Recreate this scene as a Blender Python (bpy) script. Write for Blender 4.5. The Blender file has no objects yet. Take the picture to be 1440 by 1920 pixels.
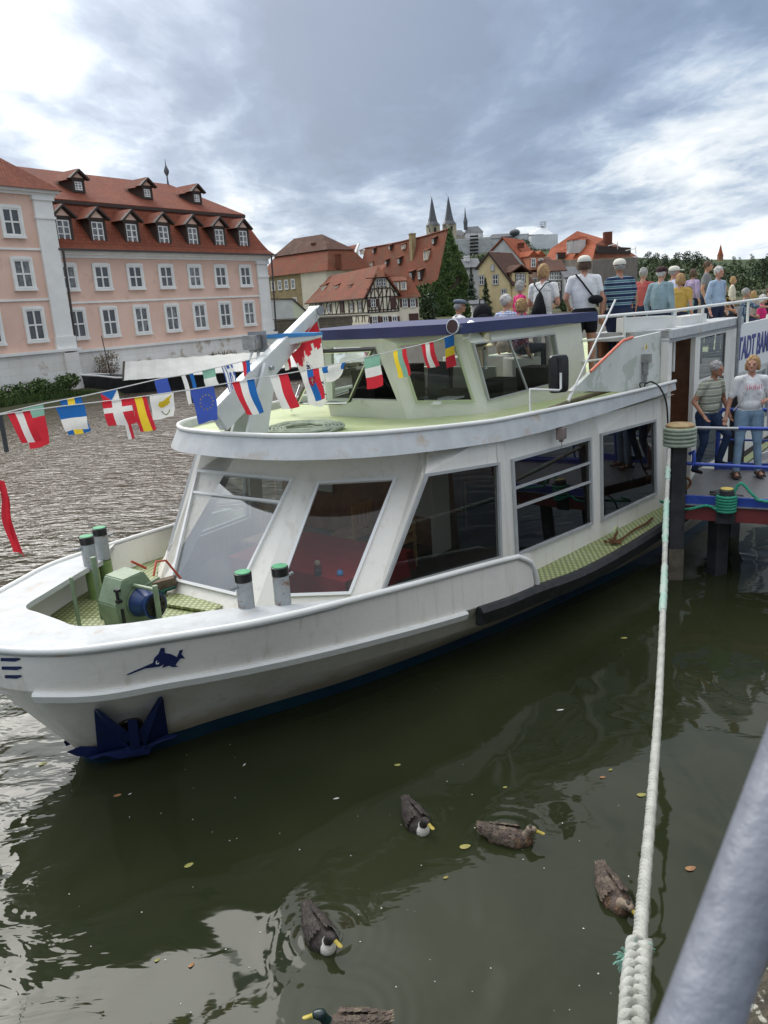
import bpy, bmesh, math, random
import numpy as np
from mathutils import Vector, Matrix, Quaternion, noise
R = math.radians
sc = bpy.context.scene
COL = sc.collection
random.seed(7)

# ------------------------------------------------------------------ camera
FPX, PITCH, ROLL, H = 1450.0, R(14.9), math.atan(.0648), 4.3
cam_d = bpy.data.cameras.new('camera'); cam = bpy.data.objects.new('camera', cam_d); COL.objects.link(cam)
sc.camera = cam
cam_d.sensor_fit = 'VERTICAL'; cam_d.sensor_height = 24.0; cam_d.sensor_width = 18.0
cam_d.lens = FPX / 1920 * 24.0
cam_d.clip_start = .02; cam_d.clip_end = 6000
cam_d.dof.use_dof = True; cam_d.dof.focus_distance = 9.5; cam_d.dof.aperture_fstop = cam_d.lens / 3.6
_f = Vector((0, math.cos(PITCH), -math.sin(PITCH)))
_r0 = Vector((1, 0, 0)); _u0 = _r0.cross(_f)
_cr, _sr = math.cos(ROLL), math.sin(ROLL)
_rx = _r0 * _cr - _u0 * _sr
_uy = _r0 * _sr + _u0 * _cr
cam.matrix_world = Matrix((( _rx.x, _uy.x, -_f.x, 0), (_rx.y, _uy.y, -_f.y, 0), (_rx.z, _uy.z, -_f.z, H), (0, 0, 0, 1)))

# ------------------------------------------------------------------ surveying helpers: bearings measured from the quay
def ray(x, y):
    dx, dy = x - 720, y - 960
    a = (dx * _cr - dy * _sr) / FPX; b = (dx * _sr + dy * _cr) / FPX
    return Vector((a, math.cos(PITCH) - b * math.sin(PITCH), -math.sin(PITCH) - b * math.cos(PITCH)))
EYE = Vector((0, 0, H))
def atz(x, y, z):
    r = ray(x, y); return EYE + r * ((z - H) / r.z)
def atY(x, y, Y):
    r = ray(x, y); return EYE + r * (Y / r.y)
def atD(x, y, D): return EYE + ray(x, y) * D
def onplane(x, y, A, B, C):
    n = (B - A).cross(C - A); r = ray(x, y)
    return EYE + r * ((A - EYE).dot(n) / r.dot(n))

# ------------------------------------------------------------------ sun, sky, exposure
SUN_AZ, SUN_EL = R(-36), R(44)          # azimuth from +Y towards +X
sd = bpy.data.lights.new('sun', 'SUN'); sun = bpy.data.objects.new('sun', sd); COL.objects.link(sun)
sd.energy = .65; sd.angle = R(34); sd.color = (1, .96, .9)
sdir = Vector((math.sin(SUN_AZ) * math.cos(SUN_EL), math.cos(SUN_AZ) * math.cos(SUN_EL), math.sin(SUN_EL)))
sun.rotation_euler = sdir.to_track_quat('Z', 'Y').to_euler()
sc.view_settings.view_transform = 'Standard'; sc.view_settings.look = 'None'
sc.view_settings.gamma = 1; sc.view_settings.exposure = 1.06

w = bpy.data.worlds.new('World'); sc.world = w; w.use_nodes = True
nt = w.node_tree; nt.nodes.clear()
class NT:
    """terse node building"""
    def __init__(s, t): s.t = t
    def n(s, kind, ins=None, **props):
        nd = s.t.nodes.new(kind)
        for k, v in props.items(): setattr(nd, k, v)
        if ins:
            for k, v in ins.items():
                if isinstance(v, bpy.types.NodeSocket): s.t.links.new(v, nd.inputs[k])
                elif v is not None: nd.inputs[k].default_value = v
        return nd
    def math(s, op, a, b=0.0, c=0.0, clamp=False):
        nd = s.n('ShaderNodeMath', {0: a, 1: b, 2: c}, operation=op, use_clamp=clamp); return nd.outputs[0]
    def vmath(s, op, a, b=None, out=0):
        nd = s.n('ShaderNodeVectorMath', {0: a, 1: b}, operation=op); return nd.outputs[out]
    def mix(s, fac, a, b, blend='MIX'):
        nd = s.n('ShaderNodeMix', {0: fac, 6: a, 7: b}, data_type='RGBA', blend_type=blend); return nd.outputs[2]
    def ramp(s, fac, stops):
        nd = s.n('ShaderNodeValToRGB', {0: fac}); el = nd.color_ramp.elements
        while len(el) < len(stops): el.new(.5)
        for e, (p, c) in zip(el, stops): e.position = p; e.color = c if len(c) == 4 else (*c, 1)
        return nd.outputs[0]
    def noise(s, vec, scale, detail=4, rough=.5, dist=0, out=0):
        return s.n('ShaderNodeTexNoise', {'Vector': vec, 'Scale': scale, 'Detail': detail, 'Roughness': rough, 'Distortion': dist}).outputs[out]
    def smooth(s, v, a, b, lo=0.0, hi=1.0):
        return s.n('ShaderNodeMapRange', {0: v, 1: a, 2: b, 3: lo, 4: hi}, interpolation_type='SMOOTHSTEP').outputs[0]
g = NT(nt)
tc = g.n('ShaderNodeTexCoord').outputs['Generated']
dirn = g.vmath('NORMALIZE', tc)
sep = g.n('ShaderNodeSeparateXYZ', {0: dirn})
zz = g.math('ADD', g.math('MAXIMUM', sep.outputs[2], 0.0), .13)
uv = g.n('ShaderNodeCombineXYZ', {0: g.math('DIVIDE', sep.outputs[0], zz), 1: g.math('DIVIDE', sep.outputs[1], zz), 2: 0.0}).outputs[0]
uvr = g.n('ShaderNodeMapping', {0: uv, 2: (0, 0, R(-28)), 3: (1.0, .62, 1)}).outputs[0]
n1 = g.noise(uvr, .85, 9, .56, .7)
n2 = g.noise(uvr, 2.6, 8, .6, .4)
dens = g.math('ADD', g.math('MULTIPLY', g.math('SUBTRACT', n1, .5), 1.7), g.math('MULTIPLY', g.math('SUBTRACT', n2, .5), .8))
wv = g.vmath('ADD', uvr, g.n('ShaderNodeVectorMath', {0: g.n('ShaderNodeTexNoise', {'Vector': uvr, 'Scale': 2.2, 'Detail': 5, 'Roughness': .6}).outputs[1], 3: .55}, operation='SCALE').outputs[0])
bl1 = g.math('ABSOLUTE', g.math('SUBTRACT', g.math('MULTIPLY', g.noise(wv, 1.5, 3, .5), 2.0), 1.0))
bl2 = g.math('ABSOLUTE', g.math('SUBTRACT', g.math('MULTIPLY', g.noise(wv, 4.2, 3, .5), 2.0), 1.0))
dens = g.math('ADD', dens, g.math('ADD', g.math('MULTIPLY', g.math('SUBTRACT', bl1, .17), .62), g.math('MULTIPLY', g.math('SUBTRACT', bl2, .17), .34)))
dens = g.math('ADD', dens, .50)
def blob(px, py, r0, r1, wt):
    global dens
    d = ray(px, py).normalized()
    dd = g.vmath('DOT_PRODUCT', dirn, tuple(d), out=1)
    m = g.smooth(dd, math.cos(R(r1)), math.cos(R(r0)))
    dens = g.math('ADD', dens, g.math('MULTIPLY', m, wt))
for b in [(640, 150, 1, 12, .34), (980, 110, 1, 13, .30), (560, 230, 1, 7, .18), (900, 230, 1, 8, .16), (300, 260, 1, 7, .14), (700, -60, 2, 12, .2), (1350, 60, 1, 9, .1), (230, 20, 1, 6, .08),
          (70, 150, 1, 9, -.30), (10, 60, 1, 6, -.12), (480, 270, 1, 5, -.24), (400, 130, 1, 5, -.10), (1180, 330, 1, 7, -.14), (1400, 400, 1, 9, -.12), (1260, 90, 1, 4, -.16), (820, 330, 1, 6, -.12), (30, 250, 1, 5, .16)]:
    blob(*b)
lowf = g.smooth(sep.outputs[2], .0, .22)
dens = g.math('ADD', dens, g.math('MULTIPLY', g.math('SUBTRACT', 1.0, lowf), -.10))
cl = g.ramp(dens, [(0.0, (.53, .545, .56)), (.2, (.41, .44, .47)), (.38, (.255, .305, .375)), (.54, (.17, .215, .29)), (.72, (.122, .162, .235)), (1.0, (.098, .13, .19))])
hz = g.smooth(sep.outputs[2], -.02, .13)
cl = g.mix(g.math('MULTIPLY', g.math('SUBTRACT', 1.0, hz), .45), cl, (.62, .67, .72, 1))
# the sun behind thin cloud, out of frame above left: the cloud round it glows
sdot = g.vmath('DOT_PRODUCT', dirn, tuple(sdir), out=1)
glow = g.math('ADD', g.math('MULTIPLY', g.smooth(sdot, math.cos(R(30)), math.cos(R(3))), 1.7), g.math('MULTIPLY', g.smooth(sdot, math.cos(R(60)), math.cos(R(15))), .10))
glow = g.math('MULTIPLY', glow, g.smooth(n1, .25, .7, 1.15, .75))
cl = g.mix(1.0, cl, g.vmath('SCALE', (1.0, .99, .95), None), 'ADD') if False else cl
glc = g.n('ShaderNodeVectorMath', {0: (1.0, .985, .95), 3: glow}, operation='SCALE').outputs[0]
cl = g.mix(1.0, cl, glc, 'ADD')
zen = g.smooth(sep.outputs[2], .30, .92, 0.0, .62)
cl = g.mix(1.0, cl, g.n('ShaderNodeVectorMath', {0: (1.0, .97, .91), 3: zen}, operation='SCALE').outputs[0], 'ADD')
nish = g.n('ShaderNodeTexSky', sky_type='NISHITA', sun_disc=False, sun_elevation=SUN_EL, sun_rotation=SUN_AZ, dust_density=3.0)
bg1 = g.n('ShaderNodeBackground', {0: nish.outputs[0], 1: .07})
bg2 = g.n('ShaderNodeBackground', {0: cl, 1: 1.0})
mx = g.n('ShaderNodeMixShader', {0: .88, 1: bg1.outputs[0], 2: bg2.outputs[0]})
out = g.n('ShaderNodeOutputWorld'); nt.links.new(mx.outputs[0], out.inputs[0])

# ------------------------------------------------------------------ materials
MATS = {}
def mat(name, col, rough=.6, col2=None, nscale=3.0, namt=1.0, bump=0.0, bscale=30.0, metal=0.0, spec=.5, stain=None, stscale=1.5, stlo=.55, sthi=.75, island=0.0, brick=None, coat=0.0, streak=None, fine=None, tide=None):
    """colour with soft variation, grain relief, shaped stains, an optional brick or tile course and per-piece tint"""
    if name in MATS: return MATS[name]
    m = bpy.data.materials.new(name); m.use_nodes = True; t = m.node_tree; t.nodes.clear(); q = NT(t)
    pos = q.n('ShaderNodeNewGeometry').outputs['Position']
    c = (*col, 1)
    if col2:
        nf = q.noise(pos, nscale, 5, .6)
        c = q.mix(q.math('MULTIPLY', q.smooth(nf, .32, .68), namt), (*col, 1), (*col2, 1))
    hgt = None
    if brick:   # dict(w, h, mortar, col, dark, off)
        uvn = q.n('ShaderNodeUVMap').outputs[0]
        bt = q.n('ShaderNodeTexBrick', {'Vector': uvn, 'Color1': c, 'Color2': q.mix(1.0, c, (*brick.get('tint', (.8, .8, .8)), 1), 'MULTIPLY'), 'Mortar': (*brick['col'], 1), 'Scale': 1.0, 'Mortar Size': brick['mortar'], 'Mortar Smooth': .3, 'Bias': brick.get('bias', 0.0), 'Brick Width': brick['w'], 'Row Height': brick['h']}, offset=brick.get('off', .5))
        c = bt.outputs[0]; hgt = q.math('MULTIPLY', q.math('SUBTRACT', 1.0, bt.outputs[1]), brick.get('depth', 1.0))
    if stain:
        sf = q.noise(pos, stscale, 6, .62, .3)
        c = q.mix(q.smooth(sf, stlo, sthi, 0.0, .85), c, (*stain, 1))
    if streak:
        mp = q.n('ShaderNodeMapping', {0: pos, 3: (9, 9, .7)}).outputs[0]
        sf = q.noise(mp, 1.0, 5, .6)
        c = q.mix(q.smooth(sf, .52, .8, 0.0, streak[1]), c, (*streak[0], 1))
    if tide:   # dried scum above the waterline
        tz = q.math('ADD', q.n('ShaderNodeSeparateXYZ', {0: pos}).outputs[2], q.math('MULTIPLY', q.math('SUBTRACT', q.noise(pos, 2.6, 6, .65), .5), .45))
        c = q.mix(q.math('MULTIPLY', q.smooth(tz, .52, .16), .75), c, (*tide, 1))
    if island:
        ri = q.n('ShaderNodeNewGeometry').outputs['Random Per Island']
        k = q.n('ShaderNodeMapRange', {0: ri, 1: 0.0, 2: 1.0, 3: 1 - island, 4: 1 + island}).outputs[0]
        hs = q.n('ShaderNodeHueSaturation', {'Color': c, 'Value': k, 'Hue': q.n('ShaderNodeMapRange', {0: q.math('FRACT', q.math('MULTIPLY', ri, 7.3)), 1: 0.0, 2: 1.0, 3: .5 - island * .04, 4: .5 + island * .04}).outputs[0]})
        c = hs.outputs[0]
    if fine:
        ff = q.noise(pos, fine[0], 3, .7)
        c = q.mix(1.0, c, q.n('ShaderNodeCombineColor', {0: q.smooth(ff, .3, .7, 1 - fine[1], 1 + fine[1] * .3), 1: q.smooth(ff, .3, .7, 1 - fine[1], 1 + fine[1] * .3), 2: q.smooth(ff, .3, .7, 1 - fine[1], 1 + fine[1] * .3)}).outputs[0], 'MULTIPLY')
    p = q.n('ShaderNodeBsdfPrincipled', {'Base Color': c, 'Roughness': rough, 'Metallic': metal, 'Specular IOR Level': spec if rough < .75 else spec * .35, 'Coat Weight': coat})
    if bump or hgt is not None:
        h = q.noise(pos, bscale, 4, .6)
        if hgt is not None: h = q.math('ADD', q.math('MULTIPLY', h, .35), hgt)
        bn = q.n('ShaderNodeBump', {'Height': h, 'Strength': max(bump, .25), 'Distance': .02 if hgt is None else .03})
        t.links.new(bn.outputs[0], p.inputs['Normal'])
    o = q.n('ShaderNodeOutputMaterial'); t.links.new(p.outputs[0], o.inputs[0])
    MATS[name] = m; return m

def glass(name, tint=(.62, .66, .64), dirt=.012, f0=.01, k=.6):
    if name in MATS: return MATS[name]
    m = bpy.data.materials.new(name); m.use_nodes = True; t = m.node_tree; t.nodes.clear(); q = NT(t)
    lw = q.n('ShaderNodeFresnel', {0: 1.55}).outputs[0]
    fac = q.math('ADD', q.math('MULTIPLY', lw, k), f0, clamp=True)
    pos = q.n('ShaderNodeNewGeometry').outputs['Position']
    tr = q.n('ShaderNodeBsdfTransparent', {0: (*tint, 1)})
    gl = q.n('ShaderNodeBsdfGlossy', {0: (.95, .97, .97, 1), 1: .015})
    df = q.n('ShaderNodeBsdfDiffuse', {0: (.5, .5, .47, 1)})
    a = q.n('ShaderNodeMixShader', {0: fac, 1: tr.outputs[0], 2: gl.outputs[0]})
    dn = q.smooth(q.noise(pos, 2.2, 6, .65), .4, .8, dirt * .4, dirt * 1.6)
    b = q.n('ShaderNodeMixShader', {0: dn, 1: a.outputs[0], 2: df.outputs[0]})
    o = q.n('ShaderNodeOutputMaterial'); t.links.new(b.outputs[0], o.inputs[0])
    MATS[name] = m; return m

# ------------------------------------------------------------------ mesh building
WM = {}     # world matrices of parents, kept by hand
def uvproj(me):
    uvl = me.uv_layers.new(name='UVMap')
    nl = len(me.loops)
    co = np.empty(len(me.vertices) * 3); me.vertices.foreach_get('co', co); co = co.reshape(-1, 3)
    vi = np.empty(nl, dtype=np.int64); me.loops.foreach_get('vertex_index', vi)
    pn = np.empty(len(me.polygons) * 3); me.polygons.foreach_get('normal', pn); pn = pn.reshape(-1, 3)
    lt = np.empty(len(me.polygons), dtype=np.int64); me.polygons.foreach_get('loop_total', lt)
    n = np.repeat(pn, lt, axis=0)
    u = np.stack([-n[:, 1], n[:, 0], np.zeros(len(n))], 1); l = np.linalg.norm(u, axis=1)
    flat = l < .05; u[flat] = (1, 0, 0); l[flat] = 1; u /= l[:, None]
    v = np.cross(n, u); p = co[vi]
    uvs = np.stack([(p * u).sum(1), (p * v).sum(1)], 1).astype(np.float32)
    uvl.data.foreach_set('uv', uvs.ravel())
class MB:
    def __init__(s): s.v = []; s.f = []; s.m = []; s.ms = []
    def add(s, vs, fs, m=0):
        b = len(s.v); s.v += [tuple(x) for x in vs]; s.f += [tuple(i + b for i in f) for f in fs]; s.m += [m] * len(fs); return s
    def hexa(s, p, m=0):  # p: 4 bottom ccw, 4 top ccw
        return s.add(p, [(3, 2, 1, 0), (4, 5, 6, 7), (0, 1, 5, 4), (1, 2, 6, 5), (2, 3, 7, 6), (3, 0, 4, 7)], m)
    def box(s, c, size, rz=0.0, m=0, M=None):
        x, y, z = [k / 2 for k in size]; ps = [(-x, -y, -z), (x, -y, -z), (x, y, -z), (-x, y, -z), (-x, -y, z), (x, -y, z), (x, y, z), (-x, y, z)]
        T = M if M is not None else Matrix.Translation(c) @ Matrix.Rotation(rz, 4, 'Z')
        return s.hexa([T @ Vector(p) for p in ps], m)
    def beam(s, a, b, wx, wy, up=(0, 0, 1), m=0):
        a = Vector(a); b = Vector(b); d = (b - a).normalized(); u = Vector(up); r = d.cross(u)
        if r.length < 1e-4: r = d.cross(Vector((1, 0, 0)))
        r.normalize(); u = r.cross(d); r = r * wx / 2; u = u * wy / 2
        return s.hexa([a - r - u, b - r - u, b + r - u, a + r - u, a - r + u, b - r + u, b + r + u, a + r + u], m)
    def prism(s, poly, off, m=0):   # poly list of points, extruded by vector off
        n = len(poly); off = Vector(off); P = [Vector(p) for p in poly]
        vs = P + [p + off for p in P]
        fs = [tuple(range(n))[::-1], tuple(range(n, 2 * n))] + [(i, (i + 1) % n, n + (i + 1) % n, n + i) for i in range(n)]
        return s.add(vs, fs, m)
    def tube(s, pts, r, n=8, cap=True, m=0, lobes=0, twist=0.0, amp=.2, closed=False):
        P = [Vector(p) for p in pts]; k = len(P); rs = r if isinstance(r, (list, tuple)) else [r] * k
        vs = []; prev = None; L = 0
        for i, p in enumerate(P):
            if closed: t = (P[(i + 1) % k] - P[i - 1])
            else: t = (P[min(i + 1, k - 1)] - P[max(i - 1, 0)])
            t.normalize()
            if prev is None: a = t.orthogonal().normalized() if abs(t.z) > .95 else t.cross(Vector((0, 0, 1))).normalized()
            else: a = (prev - t * prev.dot(t)).normalized()
            prev = a; b = t.cross(a)
            if i: L += (P[i] - P[i - 1]).length
            for j in range(n):
                th = 2 * math.pi * j / n; rr = rs[i]
                if lobes: rr *= 1 + amp * abs(math.cos((th * lobes + twist * L) / 2)) - amp
                vs.append(p + (a * math.cos(th) + b * math.sin(th)) * rr)
        fs = []
        for i in range(k if closed else k - 1):
            i2 = (i + 1) % k
            for j in range(n): fs.append((i * n + j, i * n + (j + 1) % n, i2 * n + (j + 1) % n, i2 * n + j))
        if cap and not closed: fs += [tuple(range(n))[::-1], tuple(range((k - 1) * n, k * n))]
        return s.add(vs, fs, m)
    def lathe(s, prof, base, axis=(0, 0, 1), n=16, m=0):  # prof [(r, h)]
        ax = Vector(axis).normalized(); a = ax.orthogonal().normalized(); b = ax.cross(a); base = Vector(base); vs = []
        for r, h in prof:
            for j in range(n):
                th = 2 * math.pi * j / n; vs.append(base + ax * h + (a * math.cos(th) + b * math.sin(th)) * r)
        fs = [(i * n + j, i * n + (j + 1) % n, (i + 1) * n + (j + 1) % n, (i + 1) * n + j) for i in range(len(prof) - 1) for j in range(n)]
        fs += [tuple(range(n))[::-1], tuple(range((len(prof) - 1) * n, len(prof) * n))]
        return s.add(vs, fs, m)
    def grid(s, rows, m=0, thick=None):     # rows of equal length point lists
        R_, C_ = len(rows), len(rows[0]); b = [Vector(p) for r in rows for p in r]
        fs = [(i * C_ + j, i * C_ + j + 1, (i + 1) * C_ + j + 1, (i + 1) * C_ + j) for i in range(R_ - 1) for j in range(C_ - 1)]
        if thick is None: return s.add(b, fs, m)
        n = len(b); o = Vector(thick); vs = b + [p + o for p in b]; g2 = [tuple(n + i for i in f[::-1]) for f in fs]
        edge = [(j, j + 1) for j in range(C_ - 1)] + [((R_ - 1) * C_ + j + 1, (R_ - 1) * C_ + j) for j in range(C_ - 1)] + [((i + 1) * C_, i * C_) for i in range(R_ - 1)] + [(i * C_ + C_ - 1, (i + 1) * C_ + C_ - 1) for i in range(R_ - 1)]
        return s.add(vs, fs + g2 + [(q1, q0, n + q0, n + q1) for q0, q1 in edge], m)
    def ball(s, c, r, n=8, k=6, m=0):
        r = r if isinstance(r, (tuple, list)) else (r, r, r); c = Vector(c); vs = []
        for i in range(k + 1):
            ph = math.pi * i / k
            for j in range(n):
                th = 2 * math.pi * j / n; vs.append(c + Vector((math.sin(ph) * math.cos(th) * r[0], math.sin(ph) * math.sin(th) * r[1], math.cos(ph) * r[2])))
        return s.add(vs, [(i * n + j, (i + 1) * n + j, (i + 1) * n + (j + 1) % n, i * n + (j + 1) % n) for i in range(k) for j in range(n)], m)
    def ringwall(s, outer, inner, depth=None, m=0):  # wall with a hole, 4 corners each; depth vector: reveal
        O = [Vector(p) for p in outer]; I = [Vector(p) for p in inner]
        s.add(O + I, [(i, (i + 1) % 4, 4 + (i + 1) % 4, 4 + i) for i in range(4)], m)
        if depth is not None:
            d = Vector(depth); s.add(I + [p + d for p in I], [(i, (i + 1) % 4, 4 + (i + 1) % 4, 4 + i) for i in range(4)], m)
        return s
    def frame(s, quad, wdt, dep, m=0, normal=None):   # solid picture frame round a quad
        Q = [Vector(p) for p in quad]; c = sum(Q, Vector()) / 4
        n = (Q[1] - Q[0]).cross(Q[3] - Q[0]).normalized() if normal is None else Vector(normal).normalized()
        I = []
        for i in range(4):
            e1 = (Q[(i + 1) % 4] - Q[i]).normalized(); e0 = (Q[i - 1] - Q[i]).normalized()
            sn = max(.2, e1.cross(e0).length); I.append(Q[i] + (e1 + e0) * (wdt / sn))
        f = n * dep / 2; vs = [p + f for p in Q] + [p + f for p in I] + [p - f for p in Q] + [p - f for p in I]; fs = []
        for i in range(4):
            j = (i + 1) % 4; fs += [(i, j, 4 + j, 4 + i), (8 + j, 8 + i, 12 + i, 12 + j), (i, 8 + i, 8 + j, j), (4 + i, 4 + j, 12 + j, 12 + i)]
        s.add(vs, fs, m); s.inner = I; return s
    def build(s, name, mats, parent=None, label=None, cat=None, group=None, kind=None, smooth=None, loc=None, bevel=0):
        if not isinstance(mats, (list, tuple)): mats = [mats]
        me = bpy.data.meshes.new(name); o = bpy.data.objects.new(name, me); COL.objects.link(o)
        V = np.array(s.v, dtype=float)
        if parent is not None:
            Mi = np.array(WM[parent.name].inverted()); V = V @ Mi[:3, :3].T + Mi[:3, 3]; o.parent = parent; WM[o.name] = WM[parent.name]
        else:
            if loc is None:
                lo, hi = V.min(0), V.max(0); loc = ((lo[0] + hi[0]) / 2, (lo[1] + hi[1]) / 2, lo[2])
            if kind == 'structure' : loc = (0, 0, 0)
            o.location = loc; V = V - np.array(loc); WM[o.name] = Matrix.Translation(loc)
        me.from_pydata(V.tolist(), [], s.f)
        for mm in mats: me.materials.append(mm)
        if len(mats) > 1: me.polygons.foreach_set('material_index', s.m)
        me.update(); uvproj(me)
        if smooth is not None:
            me.polygons.foreach_set('use_smooth', [True] * len(me.polygons)); me.set_sharp_from_angle(angle=R(smooth))
        if bevel:
            bm = bmesh.new(); bm.from_mesh(me); bmesh.ops.remove_doubles(bm, verts=bm.verts, dist=1e-5)
            bmesh.ops.bevel(bm, geom=[e for e in bm.edges if len(e.link_faces) == 2 and e.calc_face_angle(0) > .5], offset=bevel, segments=2, affect='EDGES', clamp_overlap=True); bm.to_mesh(me); bm.free()
        tag(o, label, cat, group, kind); return o
def tag(o, label=None, cat=None, group=None, kind=None):
    if label: o['label'] = label
    if cat: o['category'] = cat
    if group: o['group'] = group
    if kind: o['kind'] = kind
    return o
def thing(name, label, cat, loc, rz=0.0, group=None):
    o = bpy.data.objects.new(name, None); COL.objects.link(o); o.location = loc; o.rotation_euler = (0, 0, rz)
    WM[o.name] = Matrix.Translation(loc) @ Matrix.Rotation(rz, 4, 'Z'); return tag(o, label, cat, group)
def copy_part(o, off, parent=None):
    """copy of a part and its sub-parts, shifted by a world offset (parents unrotated)"""
    c = o.copy(); COL.objects.link(c); c.location = o.location + Vector(off)
    if parent: c.parent = parent
    WM[c.name] = WM[o.name] @ Matrix.Translation(off)
    for ch in list(o.children):
        d = ch.copy(); COL.objects.link(d); d.parent = c
    return c
def catmull(pts, n):
    P = [Vector(p) for p in pts]; P = [P[0] * 2 - P[1]] + P + [P[-1] * 2 - P[-2]]; out = []
    for i in range(1, len(P) - 2):
        for k in range(n):
            t = k / n; a, b, c, d = P[i - 1], P[i], P[i + 1], P[i + 2]
            out.append(.5 * ((2 * b) + (c - a) * t + (2 * a - 5 * b + 4 * c - d) * t * t + (3 * b - a - 3 * c + d) * t ** 3))
    out.append(P[-2]); return out
def text_mesh(mb, txt, size, M, ext=.002, m=0, bold=0.0, shear=0.0, xs=1.0):
    cu = bpy.data.curves.new('txt', 'FONT'); cu.body = txt; cu.size = size; cu.extrude = ext; cu.offset = bold; cu.shear = shear; cu.resolution_u = 3
    ob = bpy.data.objects.new('txt', cu); COL.objects.link(ob); dg = bpy.context.evaluated_depsgraph_get()
    me = bpy.data.meshes.new_from_object(ob.evaluated_get(dg))
    vs = [M @ Vector((v.co.x * xs, v.co.y, v.co.z)) for v in me.vertices]
    mb.add(vs, [tuple(p.vertices) for p in me.polygons], m)
    bpy.data.objects.remove(ob); bpy.data.curves.remove(cu); bpy.data.meshes.remove(me)

WHITE = mat('white boat paint', (.78, .755, .69), .32, (.70, .68, .62), 1.3, .7, bump=.08, bscale=14, stain=(.42, .37, .28), stscale=2.1, stlo=.66, sthi=.86, streak=((.46, .40, .30), .5))
WHITE2 = mat('white metal paint', (.74, .74, .71), .38, (.64, .64, .6), 2.0, .6, bump=.05, bscale=25, stain=(.45, .38, .3), stscale=6, stlo=.68, sthi=.85)
CAPW = mat('weathered white cap paint', (.50, .515, .515), .55, (.41, .425, .43), 5, .8, bump=.12, bscale=60, stain=(.40, .29, .19), stscale=3.1, stlo=.56, sthi=.74)
HULLLOW = mat('stained white lower hull paint', (.79, .765, .69), .36, (.70, .665, .57), 1.4, .9, bump=.06, bscale=12, stain=(.36, .30, .19), stscale=1.1, stlo=.55, sthi=.8, streak=((.40, .34, .23), .35), tide=(.34, .27, .15))
NAVY = mat('navy paint', (.011, .020, .085), .38, (.016, .028, .11), 5, .8, bump=.05)
BOOT = mat('dark teal boot paint', (.008, .032, .05), .35, (.006, .02, .04), 3, .8)
GREEN = mat('pale green deck paint', (.40, .47, .23), .55, (.50, .54, .32), 2.0, 1, bump=.1, bscale=40, stain=(.33, .30, .15), stscale=1.6, stlo=.55, sthi=.8)
WINCHG = mat('sage winch paint', (.20, .27, .17), .4, (.15, .2, .12), 6, .8, bump=.08, stain=(.12, .07, .035), stscale=9, stlo=.66, sthi=.8)
FRAMEG = mat('grey window frame', (.42, .43, .43), .4, (.33, .34, .34), 5, .6)
FRAMEW = mat('white window frame', (.74, .74, .73), .35)
RUBBER = mat('black rubber', (.012, .013, .014), .55, (.03, .032, .033), 8, .8, bump=.5, bscale=35)
BLACK = mat('black plastic', (.012, .012, .013), .35)
CHROME = mat('chrome', (.75, .75, .74), .14, metal=1.0)
BRASS = mat('worn brass', (.50, .44, .28), .28, (.35, .32, .2), 20, .7, metal=1.0)
STEEL = mat('galvanised steel', (.33, .34, .35), .45, (.22, .23, .24), 9, .8, metal=.6, bump=.1)
RUST = mat('rusty iron', (.10, .05, .028), .8, (.17, .08, .035), 20, 1, bump=.4, bscale=60)
WOODD = mat('dark old wood', (.10, .075, .05), .8, (.17, .13, .09), 14, 1, bump=.5, bscale=30)
INWOOD = mat('brown cabin wood', (.22, .095, .05), .45, (.30, .14, .08), 6, 1)
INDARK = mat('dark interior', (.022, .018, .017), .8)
REDCLOTH = mat('wine red tablecloth', (.42, .018, .035), .75, (.33, .014, .028), 5, 1, bump=.2, bscale=10)
GLASS = glass('cabin glass')
GLASSD = glass('smoky glass', (.42, .44, .43), .01, .02, .9)
GLASSC = glass('clear pilothouse glass', (.86, .91, .89), .012, .01, .38)
GLASSF = glass('sky reflecting front glass', (.6, .66, .68), .10, .16, 1.6)
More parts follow.
